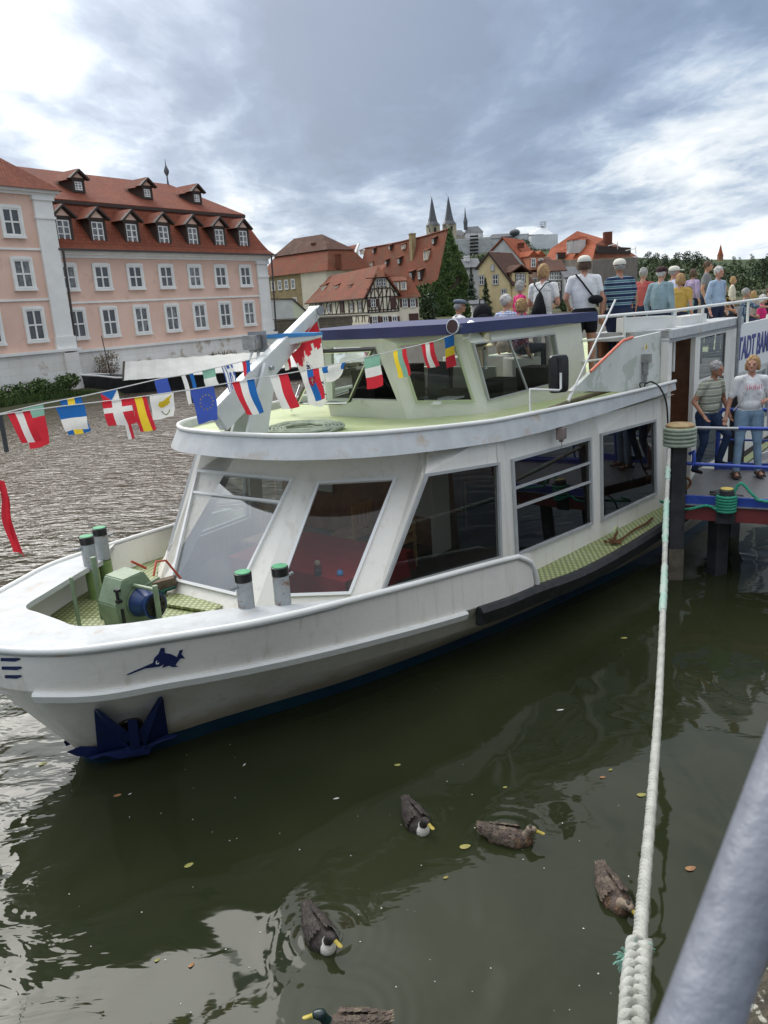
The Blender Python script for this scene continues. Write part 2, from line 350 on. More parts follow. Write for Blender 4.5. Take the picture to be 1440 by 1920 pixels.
# ================================================================== SETTING: water, banks
def water_mat():
    m = bpy.data.materials.new('river water'); m.use_nodes = True; t = m.node_tree; t.nodes.clear(); q = NT(t)
    pos = q.n('ShaderNodeNewGeometry').outputs['Position']; sp = q.n('ShaderNodeSeparateXYZ', {0: pos})
    # open stream beyond and left of the moored boat, calm water in its lee by the quay
    s_al = q.math('ADD', q.math('MULTIPLY', sp.outputs[0], .7826), q.math('MULTIPLY', sp.outputs[1], -.6225))   # towards the quay
    s_st = q.math('ADD', q.math('MULTIPLY', sp.outputs[0], .6225), q.math('MULTIPLY', sp.outputs[1], .7826))
    wob = q.math('MULTIPLY', q.math('SUBTRACT', q.noise(pos, .7, 3, .5), .5), 2.2)
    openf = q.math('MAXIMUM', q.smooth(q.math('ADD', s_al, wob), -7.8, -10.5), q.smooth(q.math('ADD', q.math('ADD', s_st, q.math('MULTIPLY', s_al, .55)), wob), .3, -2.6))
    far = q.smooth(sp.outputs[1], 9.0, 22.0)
    mp1 = q.n('ShaderNodeMapping', {0: pos, 2: (0, 0, R(38)), 3: (1.0, .62, 1)}).outputs[0]
    big = q.noise(mp1, .9, 2, .45, .6)
    mp2 = q.n('ShaderNodeMapping', {0: pos, 2: (0, 0, R(10)), 3: (.75, 1.5, 1)}).outputs[0]
    mid = q.noise(mp2, 2.4, 3, .55, .5)
    mp3 = q.n('ShaderNodeMapping', {0: pos, 2: (0, 0, R(-12)), 3: (.5, 1.15, 1)}).outputs[0]
    fin = q.noise(mp3, 4.2, 3, .5, .5)
    hb = q.math('MULTIPLY', big, q.n('ShaderNodeMapRange', {0: openf, 1: 0.0, 2: 1.0, 3: .06, 4: .15}).outputs[0])
    hm = q.math('MULTIPLY', q.math('MULTIPLY', mid, q.math('ADD', 1.0, q.math('MULTIPLY', far, 1.1))), q.n('ShaderNodeMapRange', {0: openf, 1: 0.0, 2: 1.0, 3: .0025, 4: .06}).outputs[0])
    hf = q.math('MULTIPLY', fin, q.math('MULTIPLY', q.math('ADD', q.math('MULTIPLY', far, .10), .008), openf))
    h = q.math('ADD', hb, q.math('ADD', hm, q.math('MULTIPLY', hf, q.smooth(q.noise(pos, .12, 3, .5), .35, .65, .5, 1.7))))
    for (dx_, dy_) in ((.10, 5.72), (.84, 5.46), (1.49, 4.70), (-.62, 4.55), (-.45, 3.92)):   # rings spreading from the ducks
        dv = q.vmath('DISTANCE', pos, (dx_, dy_, 0), out=1)
        h = q.math('ADD', h, q.math('MULTIPLY', q.math('SINE', q.math('MULTIPLY', dv, 58.0)), q.math('MULTIPLY', q.smooth(dv, .7, .2), .00035)))
    bn = q.n('ShaderNodeBump', {'Height': h, 'Strength': 1.0, 'Distance': 1.0})
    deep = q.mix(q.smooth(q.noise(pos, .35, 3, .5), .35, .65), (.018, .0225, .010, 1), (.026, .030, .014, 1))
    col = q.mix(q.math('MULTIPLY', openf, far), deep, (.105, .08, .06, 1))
    p = q.n('ShaderNodeBsdfPrincipled', {'Base Color': col, 'Roughness': .035, 'IOR': 1.333, 'Specular IOR Level': q.math('ADD', .38, q.math('MULTIPLY', openf, .3)), 'Normal': bn.outputs[0]})
    o = q.n('ShaderNodeOutputMaterial'); t.links.new(p.outputs[0], o.inputs[0]); return m
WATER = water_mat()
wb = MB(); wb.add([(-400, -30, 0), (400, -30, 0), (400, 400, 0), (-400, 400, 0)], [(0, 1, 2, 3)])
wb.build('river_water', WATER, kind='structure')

EARTH = mat('bank earth', (.055, .065, .028), .9, (.09, .08, .05), .12, 1, bump=.5, bscale=3)
bank = [(-120, -60), (-34, 30), (-22.5, 48.5), (-9.6, 67.5), (-8, 90), (-5, 114), (3, 124), (20, 138), (60, 150), (140, 165), (400, 200)]
gb = MB(); n = len(bank)
rows = [[(x + .35, y - .5, -.5) for x, y in bank], [(x, y, .35) for x, y in bank], [(x - 2, y + 1.4, .75) for x, y in bank], [(x - 8, y + 6, 1.3) for x, y in bank], [(x * 1.0 - 60, y + 140, 3) for x, y in bank], [(x * 2.4 - 100, y * 2 + 900, 3) for x, y in bank]]
gb.grid(rows); gb.build('far_bank_ground', EARTH, kind='structure')
# monastery hill
HILLG = mat('wooded hill slope', (.03, .048, .018), .9, (.05, .068, .026), .08, 1, bump=1, bscale=.4)
hb = MB(); rows = []
for i in range(26):
    row = []
    for j in range(60):
        X = -260 + j * 13.0; Y = 215 + i * 26.0
        hgt = 36 * math.exp(-((X - 95) / 85) ** 2) * min(1, max(0, (Y - 260) / 330)) + 14 * math.exp(-((X - 240) / 110) ** 2) * min(1, max(0, (Y - 240) / 200))
        row.append((X, Y, .5 + hgt + 2.0 * noise.noise(Vector((X * .02, Y * .02, 0)))))
    rows.append(row)
hb.grid(rows); hb.build('hill', HILLG, kind='structure', smooth=60)

# ================================================================== THE BOAT
AZ = R(38.5); S_ = Vector((math.sin(AZ), math.cos(AZ), 0)); P_ = Vector((math.cos(AZ), -math.sin(AZ), 0)); TC = -6.9
def W(s, t, z): return S_ * s + P_ * (t + TC) + Vector((0, 0, z))
def mir(p): p = Vector(p); k = p.dot(P_) - TC; return p - P_ * 2 * k
def st(p): p = Vector(p); return (p.dot(S_), p.dot(P_) - TC, p.z)
boat = thing('tour_boat', 'white river excursion boat with green decks and glazed cabins moored at the gangway', 'boat', W(3.5, 0, 0), math.pi / 2 - AZ)
# hull lines: (s, half breadth, z)
capL = [(2.68, 0, 1.62), (2.76, .34, 1.62), (2.93, .68, 1.61), (3.22, 1.03, 1.60), (3.86, 1.45, 1.57), (4.45, 1.78, 1.54), (5.25, 2.02, 1.48), (6.41, 2.30, 1.39), (7.5, 2.52, 1.30), (8.2, 2.66, 1.23), (9.3, 2.92, 1.17), (11.6, 3.10, 1.1), (16, 3.2, 1.1), (30, 3.2, 1.1)]
knL = [(2.75, 0, 1.22), (2.80, .30, 1.22), (2.93, .58, 1.21), (3.28, .93, 1.16), (3.80, 1.24, 1.13), (4.40, 1.58, 1.09), (5.26, 1.93, 1.02), (6.4, 2.30, .93), (7.5, 2.56, .84), (8.2, 2.68, .81), (9.3, 2.94, .79), (11.6, 3.12, .79), (16, 3.22, .79), (30, 3.22, .79)]
mdL = [(3.12, 0, .66), (3.16, .22, .66), (3.27, .42, .66), (3.75, .72, .64), (4.3, 1.02, .62), (4.9, 1.32, .6), (5.6, 1.64, .55), (6.6, 2.0, .5), (7.6, 2.3, .46), (8.3, 2.45, .44), (9.4, 2.68, .42), (11.7, 2.98, .42), (16, 3.16, .42), (30, 3.16, .42)]
btL = [(3.43, 0, .2), (3.46, .12, .2), (3.56, .24, .19), (4.12, .55, .16), (4.65, .76, .15), (5.3, 1.06, .15), (5.95, 1.34, .14), (6.9, 1.66, .13), (7.8, 1.92, .13), (8.5, 2.1, .13), (9.6, 2.34, .13), (12.0, 2.76, .13), (16, 3.05, .13), (30, 3.05, .13)]
wtL = [(s + .26 * (1 if s < 12 else 0), max(0, b - .02), -.45) for s, b, z in btL]
deckhi = knL
def line(L, n=5): return catmull([(a, b, c) for a, b, c in L], n)
def hullgrid(mb, A, B, k=1, both=True, m=0):
    a, b = line(A), line(B)
    rows = [[a[j].lerp(b[j], i / k) for j in range(len(a))] for i in range(k + 1)]
    for sg in ((1, -1) if both else (1,)):
        rr = [[W(p.x, p.y * sg, p.z) for p in r] for r in rows]
        if sg == 1: rr = [r[::-1] for r in rr]
        mb.grid(rr, m)
hm = MB(); hullgrid(hm, capL[:10], knL[:10], 2, m=0); hullgrid(hm, knL, mdL, 2, m=1); hullgrid(hm, mdL, btL, 2, m=1); hullgrid(hm, btL, wtL, 1, m=2)
hm.build('hull', [WHITE, HULLLOW, BOOT], boat, smooth=32)
# white rubbing strake along the knuckle, bow to fender
kn = line(knL, 6)
def strake(mb, pts, h, th, sg=1, drop=0.0):
    n = len(pts); vs = []
    for i, p in enumerate(pts):
        a = pts[max(i - 1, 0)]; b = pts[min(i + 1, n - 1)]; d = (b - a); nrm = Vector((-d.y, d.x, 0)).normalized()
        if nrm.y < 0 and i > 3: nrm = -nrm
        for dz, off in ((0, -.02), (0.0, th * .6), (-h * .25, th), (-h, th * .35), (-h, -.04)): q_ = p + nrm * off; vs.append(W(q_.x, q_.y * sg, p.z + dz - drop))
    fs = [(i * 5 + j, i * 5 + (j + 1) % 5, (i + 1) * 5 + (j + 1) % 5, (i + 1) * 5 + j) for i in range(n - 1) for j in range(5)]
    fs += [(4, 3, 2, 1, 0), tuple((n - 1) * 5 + j for j in range(5))]
    mb.add(vs, fs)
kb = MB(); bow = [p for p in kn if p.x <= 7.15 and p.y >= .5]
for sg in (1, -1): strake(kb, bow, .10, .05, sg)
kb.build('rubbing_strake', WHITE2, boat, smooth=40)
fb = MB(); aft = [p for p in kn if p.x >= 7.0 and p.x < 15]
strake(fb, aft, .235, .095, 1, -.008)
fb.build('fender_strip', RUBBER, boat)
fb = MB(); strake(fb, [p for p in kn if p.x >= 7.0], .215, .085, -1, -.008); fb.build('fender_strip', RUBBER, boat)
# foredeck inside the bulwark and side decks
def tread_mat():
    m = bpy.data.materials.new('green tread plate'); m.use_nodes = True; t = m.node_tree; t.nodes.clear(); q = NT(t)
    pos = q.n('ShaderNodeNewGeometry').outputs['Position']
    mp = q.n('ShaderNodeMapping', {0: pos, 2: (0, 0, R(45 + 51)), 3: (15, 15, 15)}).outputs[0]
    vo = q.n('ShaderNodeTexVoronoi', {'Vector': mp, 'Scale': 1.0, 'Randomness': 0.0}, voronoi_dimensions='2D').outputs[0]
    st_ = q.smooth(vo, .22, .40, 1, 0)
    nf = q.noise(pos, 2.3, 5, .6); rf = q.noise(pos, 3.7, 6, .65)
    c = q.mix(q.smooth(nf, .35, .65), (.36, .42, .17, 1), (.45, .50, .25, 1))
    c = q.mix(q.math('MULTIPLY', q.math('SUBTRACT', 1.0, st_), .85), c, (.13, .15, .06, 1))
    c = q.mix(q.smooth(rf, .62, .8, 0, .8), c, (.20, .12, .055, 1))
    bn = q.n('ShaderNodeBump', {'Height': st_, 'Strength': .6, 'Distance': .006})
    p = q.n('ShaderNodeBsdfPrincipled', {'Base Color': c, 'Roughness': .5, 'Normal': bn.outputs[0]})
    o = q.n('ShaderNodeOutputMaterial'); t.links.new(p.outputs[0], o.inputs[0]); return m
TREAD = tread_mat()
dk = MB()
k2 = line(knL, 5)
def dz(s): return 1.12 if s < 5.5 else (1.12 - (s - 5.5) * .12 if s < 8.2 else .796)
pts = [p for p in k2 if 3.15 < p.x < 5.5]
rows = [[W(p.x, -max(p.y - .02, .01), dz(p.x)) for p in pts], [W(p.x, 0, dz(p.x)) for p in pts], [W(p.x, max(p.y - .02, .01), dz(p.x)) for p in pts]]
dk.grid(rows)
def wallt(s):
    T_ = [(5.2, .8), (5.84, 1.72), (8.12, 2.28), (10.42, 2.54), (12.55, 2.76), (30, 2.8)]
    for (a, b), (c, d) in zip(T_, T_[1:]):
        if s <= c: return b + (d - b) * (s - a) / (c - a)
    return 2.8
pts = [p for p in k2 if 5.1 < p.x < 29]
for sg in (1, -1):
    rr_ = [[W(p.x, sg * (p.y - .02), dz(p.x) + .001) for p in pts], [W(p.x, sg * wallt(p.x), dz(p.x) + .001) for p in pts]]
    dk.grid(rr_ if sg == 1 else rr_[::-1])
dk.build('deck_plating', TREAD, boat)
# inner skin of the bulwark
ib = MB(); capS = line(capL[:10], 5); knS = line(knL[:10], 5)
for sg in (1, -1):
    r0 = [W(p.x + .05, max(0, p.y - .05) * sg, p.z) for p in capS]; r1 = [W(p.x + .05, max(0, p.y - .06) * sg, dz(p.x)) for p in knS]
    ib.grid([r0, r1])
ib.build('bulwark_lining', WHITE, boat, smooth=40)
# cap plate: broad round the bow, narrowing to a tube
innL = [(3.41, 0), (3.41, .2), (3.42, .42), (3.52, .58), (3.82, .80), (4.45, 1.18), (4.95, 1.50)]
cp = MB(); cs = [p for p in capS if p.x <= 5.26]
inn = catmull([(a, b, 0) for a, b in innL], 5); inn = inn[:len(cs)]
for sg in (1, -1):
    m_ = min(len(cs), len(inn)); o_ = []; i_ = []
    for k in range(m_):
        z = cs[k].z; o_.append(W(cs[k].x, cs[k].y * sg, z)); i_.append(W(inn[k].x, inn[k].y * sg, z))
    # bollard pad closes towards the cabin
    tail = [(5.1, 1.70), (5.28, 1.86), (5.42, 1.98)]; tl = [(5.32, 2.03), (5.42, 2.05), (5.52, 2.08)]
    for (a, b), (c, d) in zip(tail, tl): i_.append(W(a, b * sg, 1.475)); o_.append(W(c, d * sg, 1.475))
    zt = Vector((0, 0, .012)); zb = Vector((0, 0, -.045))
    top_o = [p + zt - (p - mir(p)).normalized() * .0 for p in o_]; out2 = [p + P_ * .03 * sg + Vector((0, 0, -.015)) for p in o_]
    rows = [[p + zb for p in i_], [p + zt for p in i_], top_o, out2, [p + zb for p in o_]]
    cp.grid(rows if sg == 1 else [r[::-1] for r in rows])
cp.build('cap_plate', CAPW, boat, smooth=50)
ct = MB()
for sg in (1, -1):
    pts = [W(p.x, p.y * sg, p.z + .01) for p in capS if p.x > 2.6 and p.x < 8.0]
    if sg == 1: pts = pts[1:]
    e = [(8.08, 2.64, 1.19), (8.17, 2.66, 1.13), (8.23, 2.67, 1.03), (8.27, 2.68, .92), (8.29, 2.68, .80)]
    pts += [W(a, b * sg, c) for a, b, c in e]
    ct.tube(pts, .036, 8)
ct.build('cap_rail', WHITE2, boat, smooth=60)
be = MB()   # bulwark end plates
for sg in (1, -1): be.prism([W(7.9, 2.58 * sg, .81), W(8.27, 2.67 * sg, .81), W(8.22, 2.66 * sg, 1.03), W(8.06, 2.63 * sg, 1.19), W(7.9, 2.59 * sg, 1.24)], P_ * -.02)
be.build('bulwark_end_plate', WHITE, boat)

# hull marks: three blue lines at the stem and a swordfish emblem
from mathutils.bvhtree import BVHTree
HULLBVH = BVHTree.FromPolygons([Vector(v) for v in hm.v], hm.f)
def hullpt(px, py, off=.006):
    r = ray(px, py).normalized(); q_, nn, i_, d_ = HULLBVH.ray_cast(EYE, r)
    if q_ is None: return None
    if nn.dot(r) > 0: nn = -nn
    return q_ + nn * off
def decal(mb, pts, m=0):
    q_ = [hullpt(*p) for p in pts]
    if any(x is None for x in q_): return
    c = sum(q_, Vector()) / len(q_); nn = Vector()
    for i in range(len(q_)): nn += (q_[i] - c).cross(q_[(i + 1) % len(q_)] - c)
    n_ = len(q_); tocam = (EYE - c).normalized() * .0
    mb.add(q_, [tuple(range(n_))], m)
sw = MB()
for (x0, x1, y0) in [(2, 39, 1236), (4, 42, 1252), (10, 42, 1268)]:
    decal(sw, [(x0, y0 - 3), (x1 - 2, y0 - 3), (x1, y0), (x1 - 10, y0 + 4), (x0, y0 + 3)])
sw.build('bow_stripe', NAVY, boat)
BX = lambda X, Y: (236 + (X - 548) / 2.3226 + 0, 960 + Y / 2.3226)
def fishpts(grow=0.0):
    raw = [(548, 706), (665, 655), (672, 632), (690, 615), (700, 590), (716, 590), (718, 612), (745, 617), (770, 630), (782, 600), (797, 598), (790, 618), (806, 636), (786, 636), (776, 648), (764, 664), (776, 672), (752, 674), (735, 668), (705, 678), (712, 662), (695, 672), (632, 680), (560, 708)]
    cx = sum(p[0] for p in raw) / len(raw); cy = sum(p[1] for p in raw) / len(raw)
    o_ = []
    n_ = len(raw)
    for i, (x, y) in enumerate(raw):
        a, b = raw[i - 1], raw[(i + 1) % n_]; dx, dy = b[0] - a[0], b[1] - a[1]; l = math.hypot(dx, dy); o_.append((x + dy / l * grow, y - dx / l * grow))
    return [BX(*p) for p in o_]
em = MB(); decal(em, fishpts(3.5), 1)
fi = fishpts(0); q_ = [hullpt(*p) for p in fi]
if all(q_):
    c_ = sum(q_, Vector()) / len(q_); nn_ = (EYE - c_).normalized()
    em.add([p + nn_ * .004 for p in q_], [tuple(range(len(q_)))], 0)
    e_ = hullpt(*BX(686, 652))
    if e_:
        a_ = S_; b_ = Vector((0, 0, 1))
        em.add([e_ + nn_ * .008 + (a_ * math.cos(k * .785) + b_ * math.sin(k * .785)) * .022 for k in range(8)], [tuple(range(8))], 1)
        em.add([e_ + nn_ * .011 + (a_ * math.cos(k * .785) + b_ * math.sin(k * .785)) * .010 for k in range(8)], [tuple(range(8))], 0)
em.build('swordfish_emblem', [NAVY, FRAMEW], boat)

# ------------------------------------------------------------------ main cabin walls with windows
CW = WHITE
def facet(A, B, C, D, hole, parent, fmat, gmat, fw=.035, fdep=.05, inset=.0, wmat=None, wallname='cabin_wall', bars=()):
    """wall facet A bottom-left, B bottom-right, C top-right, D top-left seen from outside, with one window; hole = 4 points"""
    A, B, C, D = map(Vector, (A, B, C, D)); n = (B - A).cross(D - A).normalized()
    wb_ = MB(); wb_.ringwall([A, B, C, D], hole, -n * .07)
    wb_.ringwall([p - n * .07 for p in (A, D, C, B)], [p - n * .07 for p in (hole[0], hole[3], hole[2], hole[1])])
    wb_.build(wallname, wmat or CW, parent)
    fr = MB(); fr.frame([p + n * .012 for p in hole], fw, fdep, normal=n); I = fr.inner
    for fa, fb_ in bars:    # bars between left and right edges at fraction
        fr.beam(I[0].lerp(I[3], fa), I[1].lerp(I[2], fb_), .03, .035, up=n)
    f = fr.build('window_frame', fmat, parent)
    gl = MB(); gl.add([p - n * .012 for p in I], [(0, 1, 2, 3)])
    gl.build('window_pane', gmat, f); return I
def PL(pxs, A, B, C): return [onplane(x, y, Vector(A), Vector(B), Vector(C)) for x, y in pxs]
ZT = 2.76
# folds of the near-side cabin wall (s, t, z), bottom and top
f0b, f0t = W(5.28, .88, 1.16), None
F = {}
def fold(pb, zb, pt, zt, deck):
    b = atz(*pb, zb); t_ = atz(*pt, zt); d = (t_ - b) / (t_.z - b.z); return b + d * (deck - b.z), b + d * (ZT - b.z)
b1, t1 = fold((484, 1125), 1.28, (580, 862), 2.6, 1.1)
b2, t2 = fold((690, 1118), 1.24, (797, 842), 2.62, 1.0)
b3 = W(8.12, 2.34, .8); t3 = W(8.12, 2.24, ZT)
b4, t4 = W(10.42, 2.60, .78), W(10.42, 2.48, ZT)
b5, t5 = W(12.55, 2.82, .78), W(12.55, 2.76, ZT)
bm, tm = mir(b1), mir(t1)
print('folds', st(b1), st(t1), st(b2), st(t2), st(b3), st(t3), st(b4), st(t4))
hF = PL([(322, 1089), (446, 1119), (553, 898), (371, 882)], bm, b1, t1)
h2 = PL([(516, 1121), (658, 1116), (745, 896), (595, 904)], b1, b2, t2)
h3 = PL([(714, 1109), (939, 1047), (934, 867), (797, 889)], b2, b3, t3)
h4 = PL([(966, 1043), (1109, 983), (1105, 820), (957, 861)], b3, b4, t4)
h5 = PL([(1126, 976), (1229, 927), (1227, 786), (1124, 813)], b4, b5, t5)
print('front hole', [st(p) for p in hF])
facet(bm, b1, t1, tm, hF, boat, FRAMEW, GLASSF, bars=((.80, .80),))
facet(b1, b2, t2, t1, h2, boat, FRAMEW, GLASSC)
facet(b2, b3, t3, t2, h3, boat, FRAMEG, GLASS)
facet(b3, b4, t4, t3, h4, boat, FRAMEG, GLASSD, bars=((.71, .73), (.5, .5)))
facet(b4, b5, t5, t4, h5, boat, FRAMEG, GLASSD)
def M4(h): a, b, c, d = [mir(p) for p in h]; return [b, a, d, c]
for (a, b, c, d, h, fm, gm) in [(b1, b2, t2, t1, h2, FRAMEW, GLASSC), (b2, b3, t3, t2, h3, FRAMEG, GLASSC), (b3, b4, t4, t3, h4, FRAMEG, GLASSC), (b4, b5, t5, t4, h5, FRAMEG, GLASSC)]:
    facet(mir(b), mir(a), mir(d), mir(c), M4(h), boat, fm, gm)
# floor, ceiling and partition in the saloon
it = MB()
def sheet(z, th, tv=0.0):
    ring = [b1, b2, b3, b4, b5]; return [Vector((p.x, p.y, z)) - P_ * .1 for p in ring] + [mir(Vector((p.x, p.y, z)) - P_ * .1) for p in ring[::-1]]
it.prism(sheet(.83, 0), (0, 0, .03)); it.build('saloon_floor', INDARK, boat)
pt = MB(); pt.beam(W(8.9, -2.3, 1.75), W(8.9, 1.0, 1.75), .05, 1.95); pt.beam(W(12.4, -2.6, 1.75), W(12.4, 2.6, 1.75), .05, 1.95)
pt.beam(W(10.5, -2.35, 1.2), W(10.5, .2, 1.2), .05, .9)
pt.build('partition_wall', INWOOD, boat)
PALE = mat('cream panel', (.62, .60, .52), .6)
pp = MB(); pp.beam(W(8.4, 1.05, 1.55), W(8.82, 1.05, 1.55), .04, 1.3); pp.beam(W(8.86, .2, 1.7), W(8.86, .75, 1.7), .03, .8); pp.beam(W(8.86, -1.6, 1.8), W(8.86, -1.15, 1.8), .03, .6)
pp.build('cream_panel', PALE, boat)
gt = MB(); gt.tube([W(8.8, 1.35, 1.25), W(8.8, 1.35, 1.9)], .012, 6); gt.build('door_pull', BRASS, boat)
# roof slab of the saloon with tube and sloping fascia
roofN = [(6.0, 0), (6.02, .35), (6.08, .75), (6.25, 1.13), (6.55, 1.52), (6.95, 1.80), (7.6, 2.08), (8.5, 2.30), (9.6, 2.52), (10.8, 2.70), (12.0, 2.84), (12.75, 2.9)]
roofN = [(s - .22 * max(0, 1 - (s - 6) / 2), t, 0) for s, t in roofN]
def rz(s): return 2.99 - .055 * (s - 5.9) if s < 8.2 else 2.865 - .008 * (s - 8.2)
rn = catmull(roofN, 5)
rim = [(p.x, p.y) for p in rn]; full = [(s, -t) for s, t in rim[::-1]][:-1] + rim
rf = MB()
cols = [[W(s, t * k, rz(s) - .085 + .02 * (1 - abs(k))) for s, t in rim] for k in (-1, -.6, -.2, .2, .6, 1)]
rf.grid(cols); rf.build('cabin_roof', GREEN, boat)
sf = MB(); sf.grid([[W(s, t * k, rz(s) - .20) for s, t in rim] for k in (1, 0, -1)]); sf.build('roof_underside', WHITE, boat)
fa = MB()
def nrm2(i):
    a = full[max(i - 1, 0)]; b = full[min(i + 1, len(full) - 1)]; dx, dy = b[0] - a[0], b[1] - a[1]; l = math.hypot(dx, dy); return (-dy / l, dx / l)
rr = [[], [], [], [], []]
for i, (s, t) in enumerate(full):
    nx, ny = nrm2(i); nx, ny = (-abs(nx), ny) if s < 6.1 else (nx, ny)
    if t * ny < 0: nx, ny = -nx, -ny
    fl = max(.02, .13 - .02 * (s - 5.8)); z = rz(s); hh = .235 if s < 9 else .235 - .03 * (s - 9)
    for k, (o_, zz_) in enumerate([(-.05, z - .10), (-.04, z), (0, z), (fl, z - hh), (fl - .03, z - hh - .01)]): rr[k].append(W(s + nx * o_, t + ny * o_, zz_))
fa.grid(rr); fa.build('roof_fascia', CAPW, boat, smooth=35)
tb = MB(); tb.tube([W(s, t, rz(s) + .012) for s, t in full], .028, 8); tb.build('roof_rail', WHITE2, boat, smooth=60)

# ------------------------------------------------------------------ wheelhouse
A0, A1 = W(8.45, .70, 2.76), W(8.20, .50, 3.90)
B0, B1 = W(9.28, 1.42, 2.76), W(8.92, 1.30, 3.88)
C0, C1 = W(11.85, 1.82, 2.76), W(11.50, 1.84, 3.86)
PGREEN = mat('pale green wheelhouse paint', (.64, .65, .56), .45, (.70, .70, .62), 2, 1, bump=.05, stain=(.42, .38, .27), stscale=2.6, stlo=.62, sthi=.82)
FRG = mat('green window surround', (.42, .48, .30), .5)
wA = PL([(598, 752), (745, 752), (704, 650), (600, 655)], mir(A0), A0, A1)
wA = [mir(wA[1]), wA[1], wA[2], mir(wA[2])]
wB = PL([(779, 755), (889, 753), (852, 634), (743, 644)], A0, B0, B1)
wC = PL([(914, 752), (1052, 716), (1038, 625), (884, 643)], B0, C0, C1)
wh = MB()
for a, b, c, d, h in [(mir(A0), A0, A1, mir(A1), wA)]:
    n_ = (b - a).cross(d - a).normalized(); wh.ringwall([a, b, c, d], h, -n_ * .06)
wh.build('wheelhouse_wall', PGREEN, boat)
facet(A0, B0, B1, A1, wB, boat, FRG, GLASSC, fw=.03, wmat=PGREEN, wallname='wheelhouse_wall')
IC = facet(B0, C0, C1, B1, wC, boat, FRAMEG, GLASSC, fw=.02, wmat=PGREEN, wallname='wheelhouse_wall')
facet(mir(B0), mir(A0), mir(A1), mir(B1), M4(wB), boat, FRG, GLASSC, fw=.03, wmat=PGREEN, wallname='wheelhouse_wall')
facet(mir(C0), mir(B0), mir(B1), mir(C1), M4(wC), boat, FRAMEG, GLASSC, fw=.02, wmat=PGREEN, wallname='wheelhouse_wall')
sb_ = MB(); n_ = (C0 - B0).cross(C1 - B0).normalized()
sb_.beam(wC[0].lerp(wC[1], .52), wC[3].lerp(wC[2], .42), .02, .03, up=n_); sb_.build('window_frame', FRAMEG, boat)
# front window swung outwards on its top hinges
ow = [atz(553, 757, 2.98), atz(656, 757, 2.98), atz(703, 652, 3.80), atz(602, 657, 3.80)]
of_ = MB(); of_.frame(ow, .03, .03); fo = of_.build('opened_window', BLACK, boat, label='front wheelhouse window swung open on its top hinges')
of2 = MB(); n_ = (ow[1] - ow[0]).cross(ow[3] - ow[0]).normalized(); of2.frame([p + n_ * .02 for p in of_.inner], .018, .012, normal=n_); of2.build('window_frame', CHROME, fo)
og = MB(); og.add(of_.inner, [(0, 1, 2, 3)]); og.build('window_pane', GLASSC, fo)
sty = MB(); sty.tube([atz(546, 770, 2.86), atz(562, 722, 3.2)], .012, 6); sty.tube([atz(546, 770, 2.84), atz(548, 764, 2.92)], .02, 6); sty.build('window_stay', CHROME, boat)
# roof of the wheelhouse: overhanging slab in navy
PURP = mat('faded violet blue paint', (.040, .039, .118), .5, (.028, .030, .09), 2.5, 1, bump=.04)
NAVYR = mat('deep blue roof edge', (.012, .022, .085), .45, (.018, .03, .11), 3, 1)
ring = [(8.05, .62, 3.895), (8.72, 1.42, 3.885), (11.72, 2.02, 3.875)]
poly = [W(*p) for p in ring] + [mir(W(*p)) for p in ring[::-1]]
ws = MB(); n6 = len(poly); top = [p + Vector((0, 0, .135)) for p in poly]; ctr = W(10, 0, 4.025)
ws.add(poly + top, [(i, (i + 1) % n6, n6 + (i + 1) % n6, n6 + i) for i in range(n6)], 0)
ws.m[-n6:] = [0, 1, 1, 1, 0, 0]
ws.add(poly, [tuple(range(n6))[::-1]], 2); ws.add(top + [ctr], [(i, (i + 1) % n6, n6) for i in range(n6)], 0)
ws.build('wheelhouse_roof', [PURP, NAVYR, PGREEN], boat)
brk = MB()
for px in ((612, 640), (680, 636)): brk.box(atz(*px, 3.87), (.09, .06, .06), -AZ)
brk.build('hinge_bracket', PGREEN, boat)
# inside the wheelhouse: console, wheel, chair, dark lockers
con = MB(); con.box(W(8.95, .1, 2.88), (1.5, .4, .2), -AZ); con.box(W(9.25, -.6, 3.0), (.5, .35, .22), -AZ); con.box(W(9.4, .85, 2.94), (.38, .3, .3), -AZ)
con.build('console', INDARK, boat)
whl = MB(); cw = W(9.0, .15, 3.28); ax = (S_ * .9 + Vector((0, 0, .4))).normalized(); a_ = P_; b_ = ax.cross(a_)
whl.tube([cw + (a_ * math.cos(k * math.pi / 12) + b_ * math.sin(k * math.pi / 12)) * .26 for k in range(24)], .02, 6, closed=True)
for k in range(3): whl.tube([cw, cw + (a_ * math.cos(k * 2.09) + b_ * math.sin(k * 2.09)) * .26], .014, 5)
whl.build('steering_wheel', BLACK, boat, smooth=60)
ch = MB(); ch.box(W(9.75, .2, 2.85), (.48, .48, .1), -AZ); ch.build('helm_chair', BLACK, boat, bevel=.02)
ch2 = MB(); M_ = Matrix.Translation(W(10.02, .2, 3.15)) @ Matrix.Rotation(-AZ, 4, 'Z') @ Matrix.Rotation(R(-8), 4, 'X'); ch2.box(None, (.44, .1, .55), M=M_); ch2.build('chair_back', BLACK, boat, bevel=.03)
mi = MB(); mi.box(W(8.75, .9, 2.99), (.3, .2, .04), -AZ + .2); mi.box(W(9.15, .95, 3.0), (.25, .3, .02), -AZ); mi.build('chart_papers', FRAMEW, boat)
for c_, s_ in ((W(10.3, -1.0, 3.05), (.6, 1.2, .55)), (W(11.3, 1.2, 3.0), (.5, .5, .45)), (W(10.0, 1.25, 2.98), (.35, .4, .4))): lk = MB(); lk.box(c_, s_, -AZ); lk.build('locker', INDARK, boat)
fl = MB(); fl.prism([A0, B0, C0, mir(C0), mir(B0), mir(A0)], (0, 0, .035)); fl.build('wheelhouse_floor', INDARK, boat)
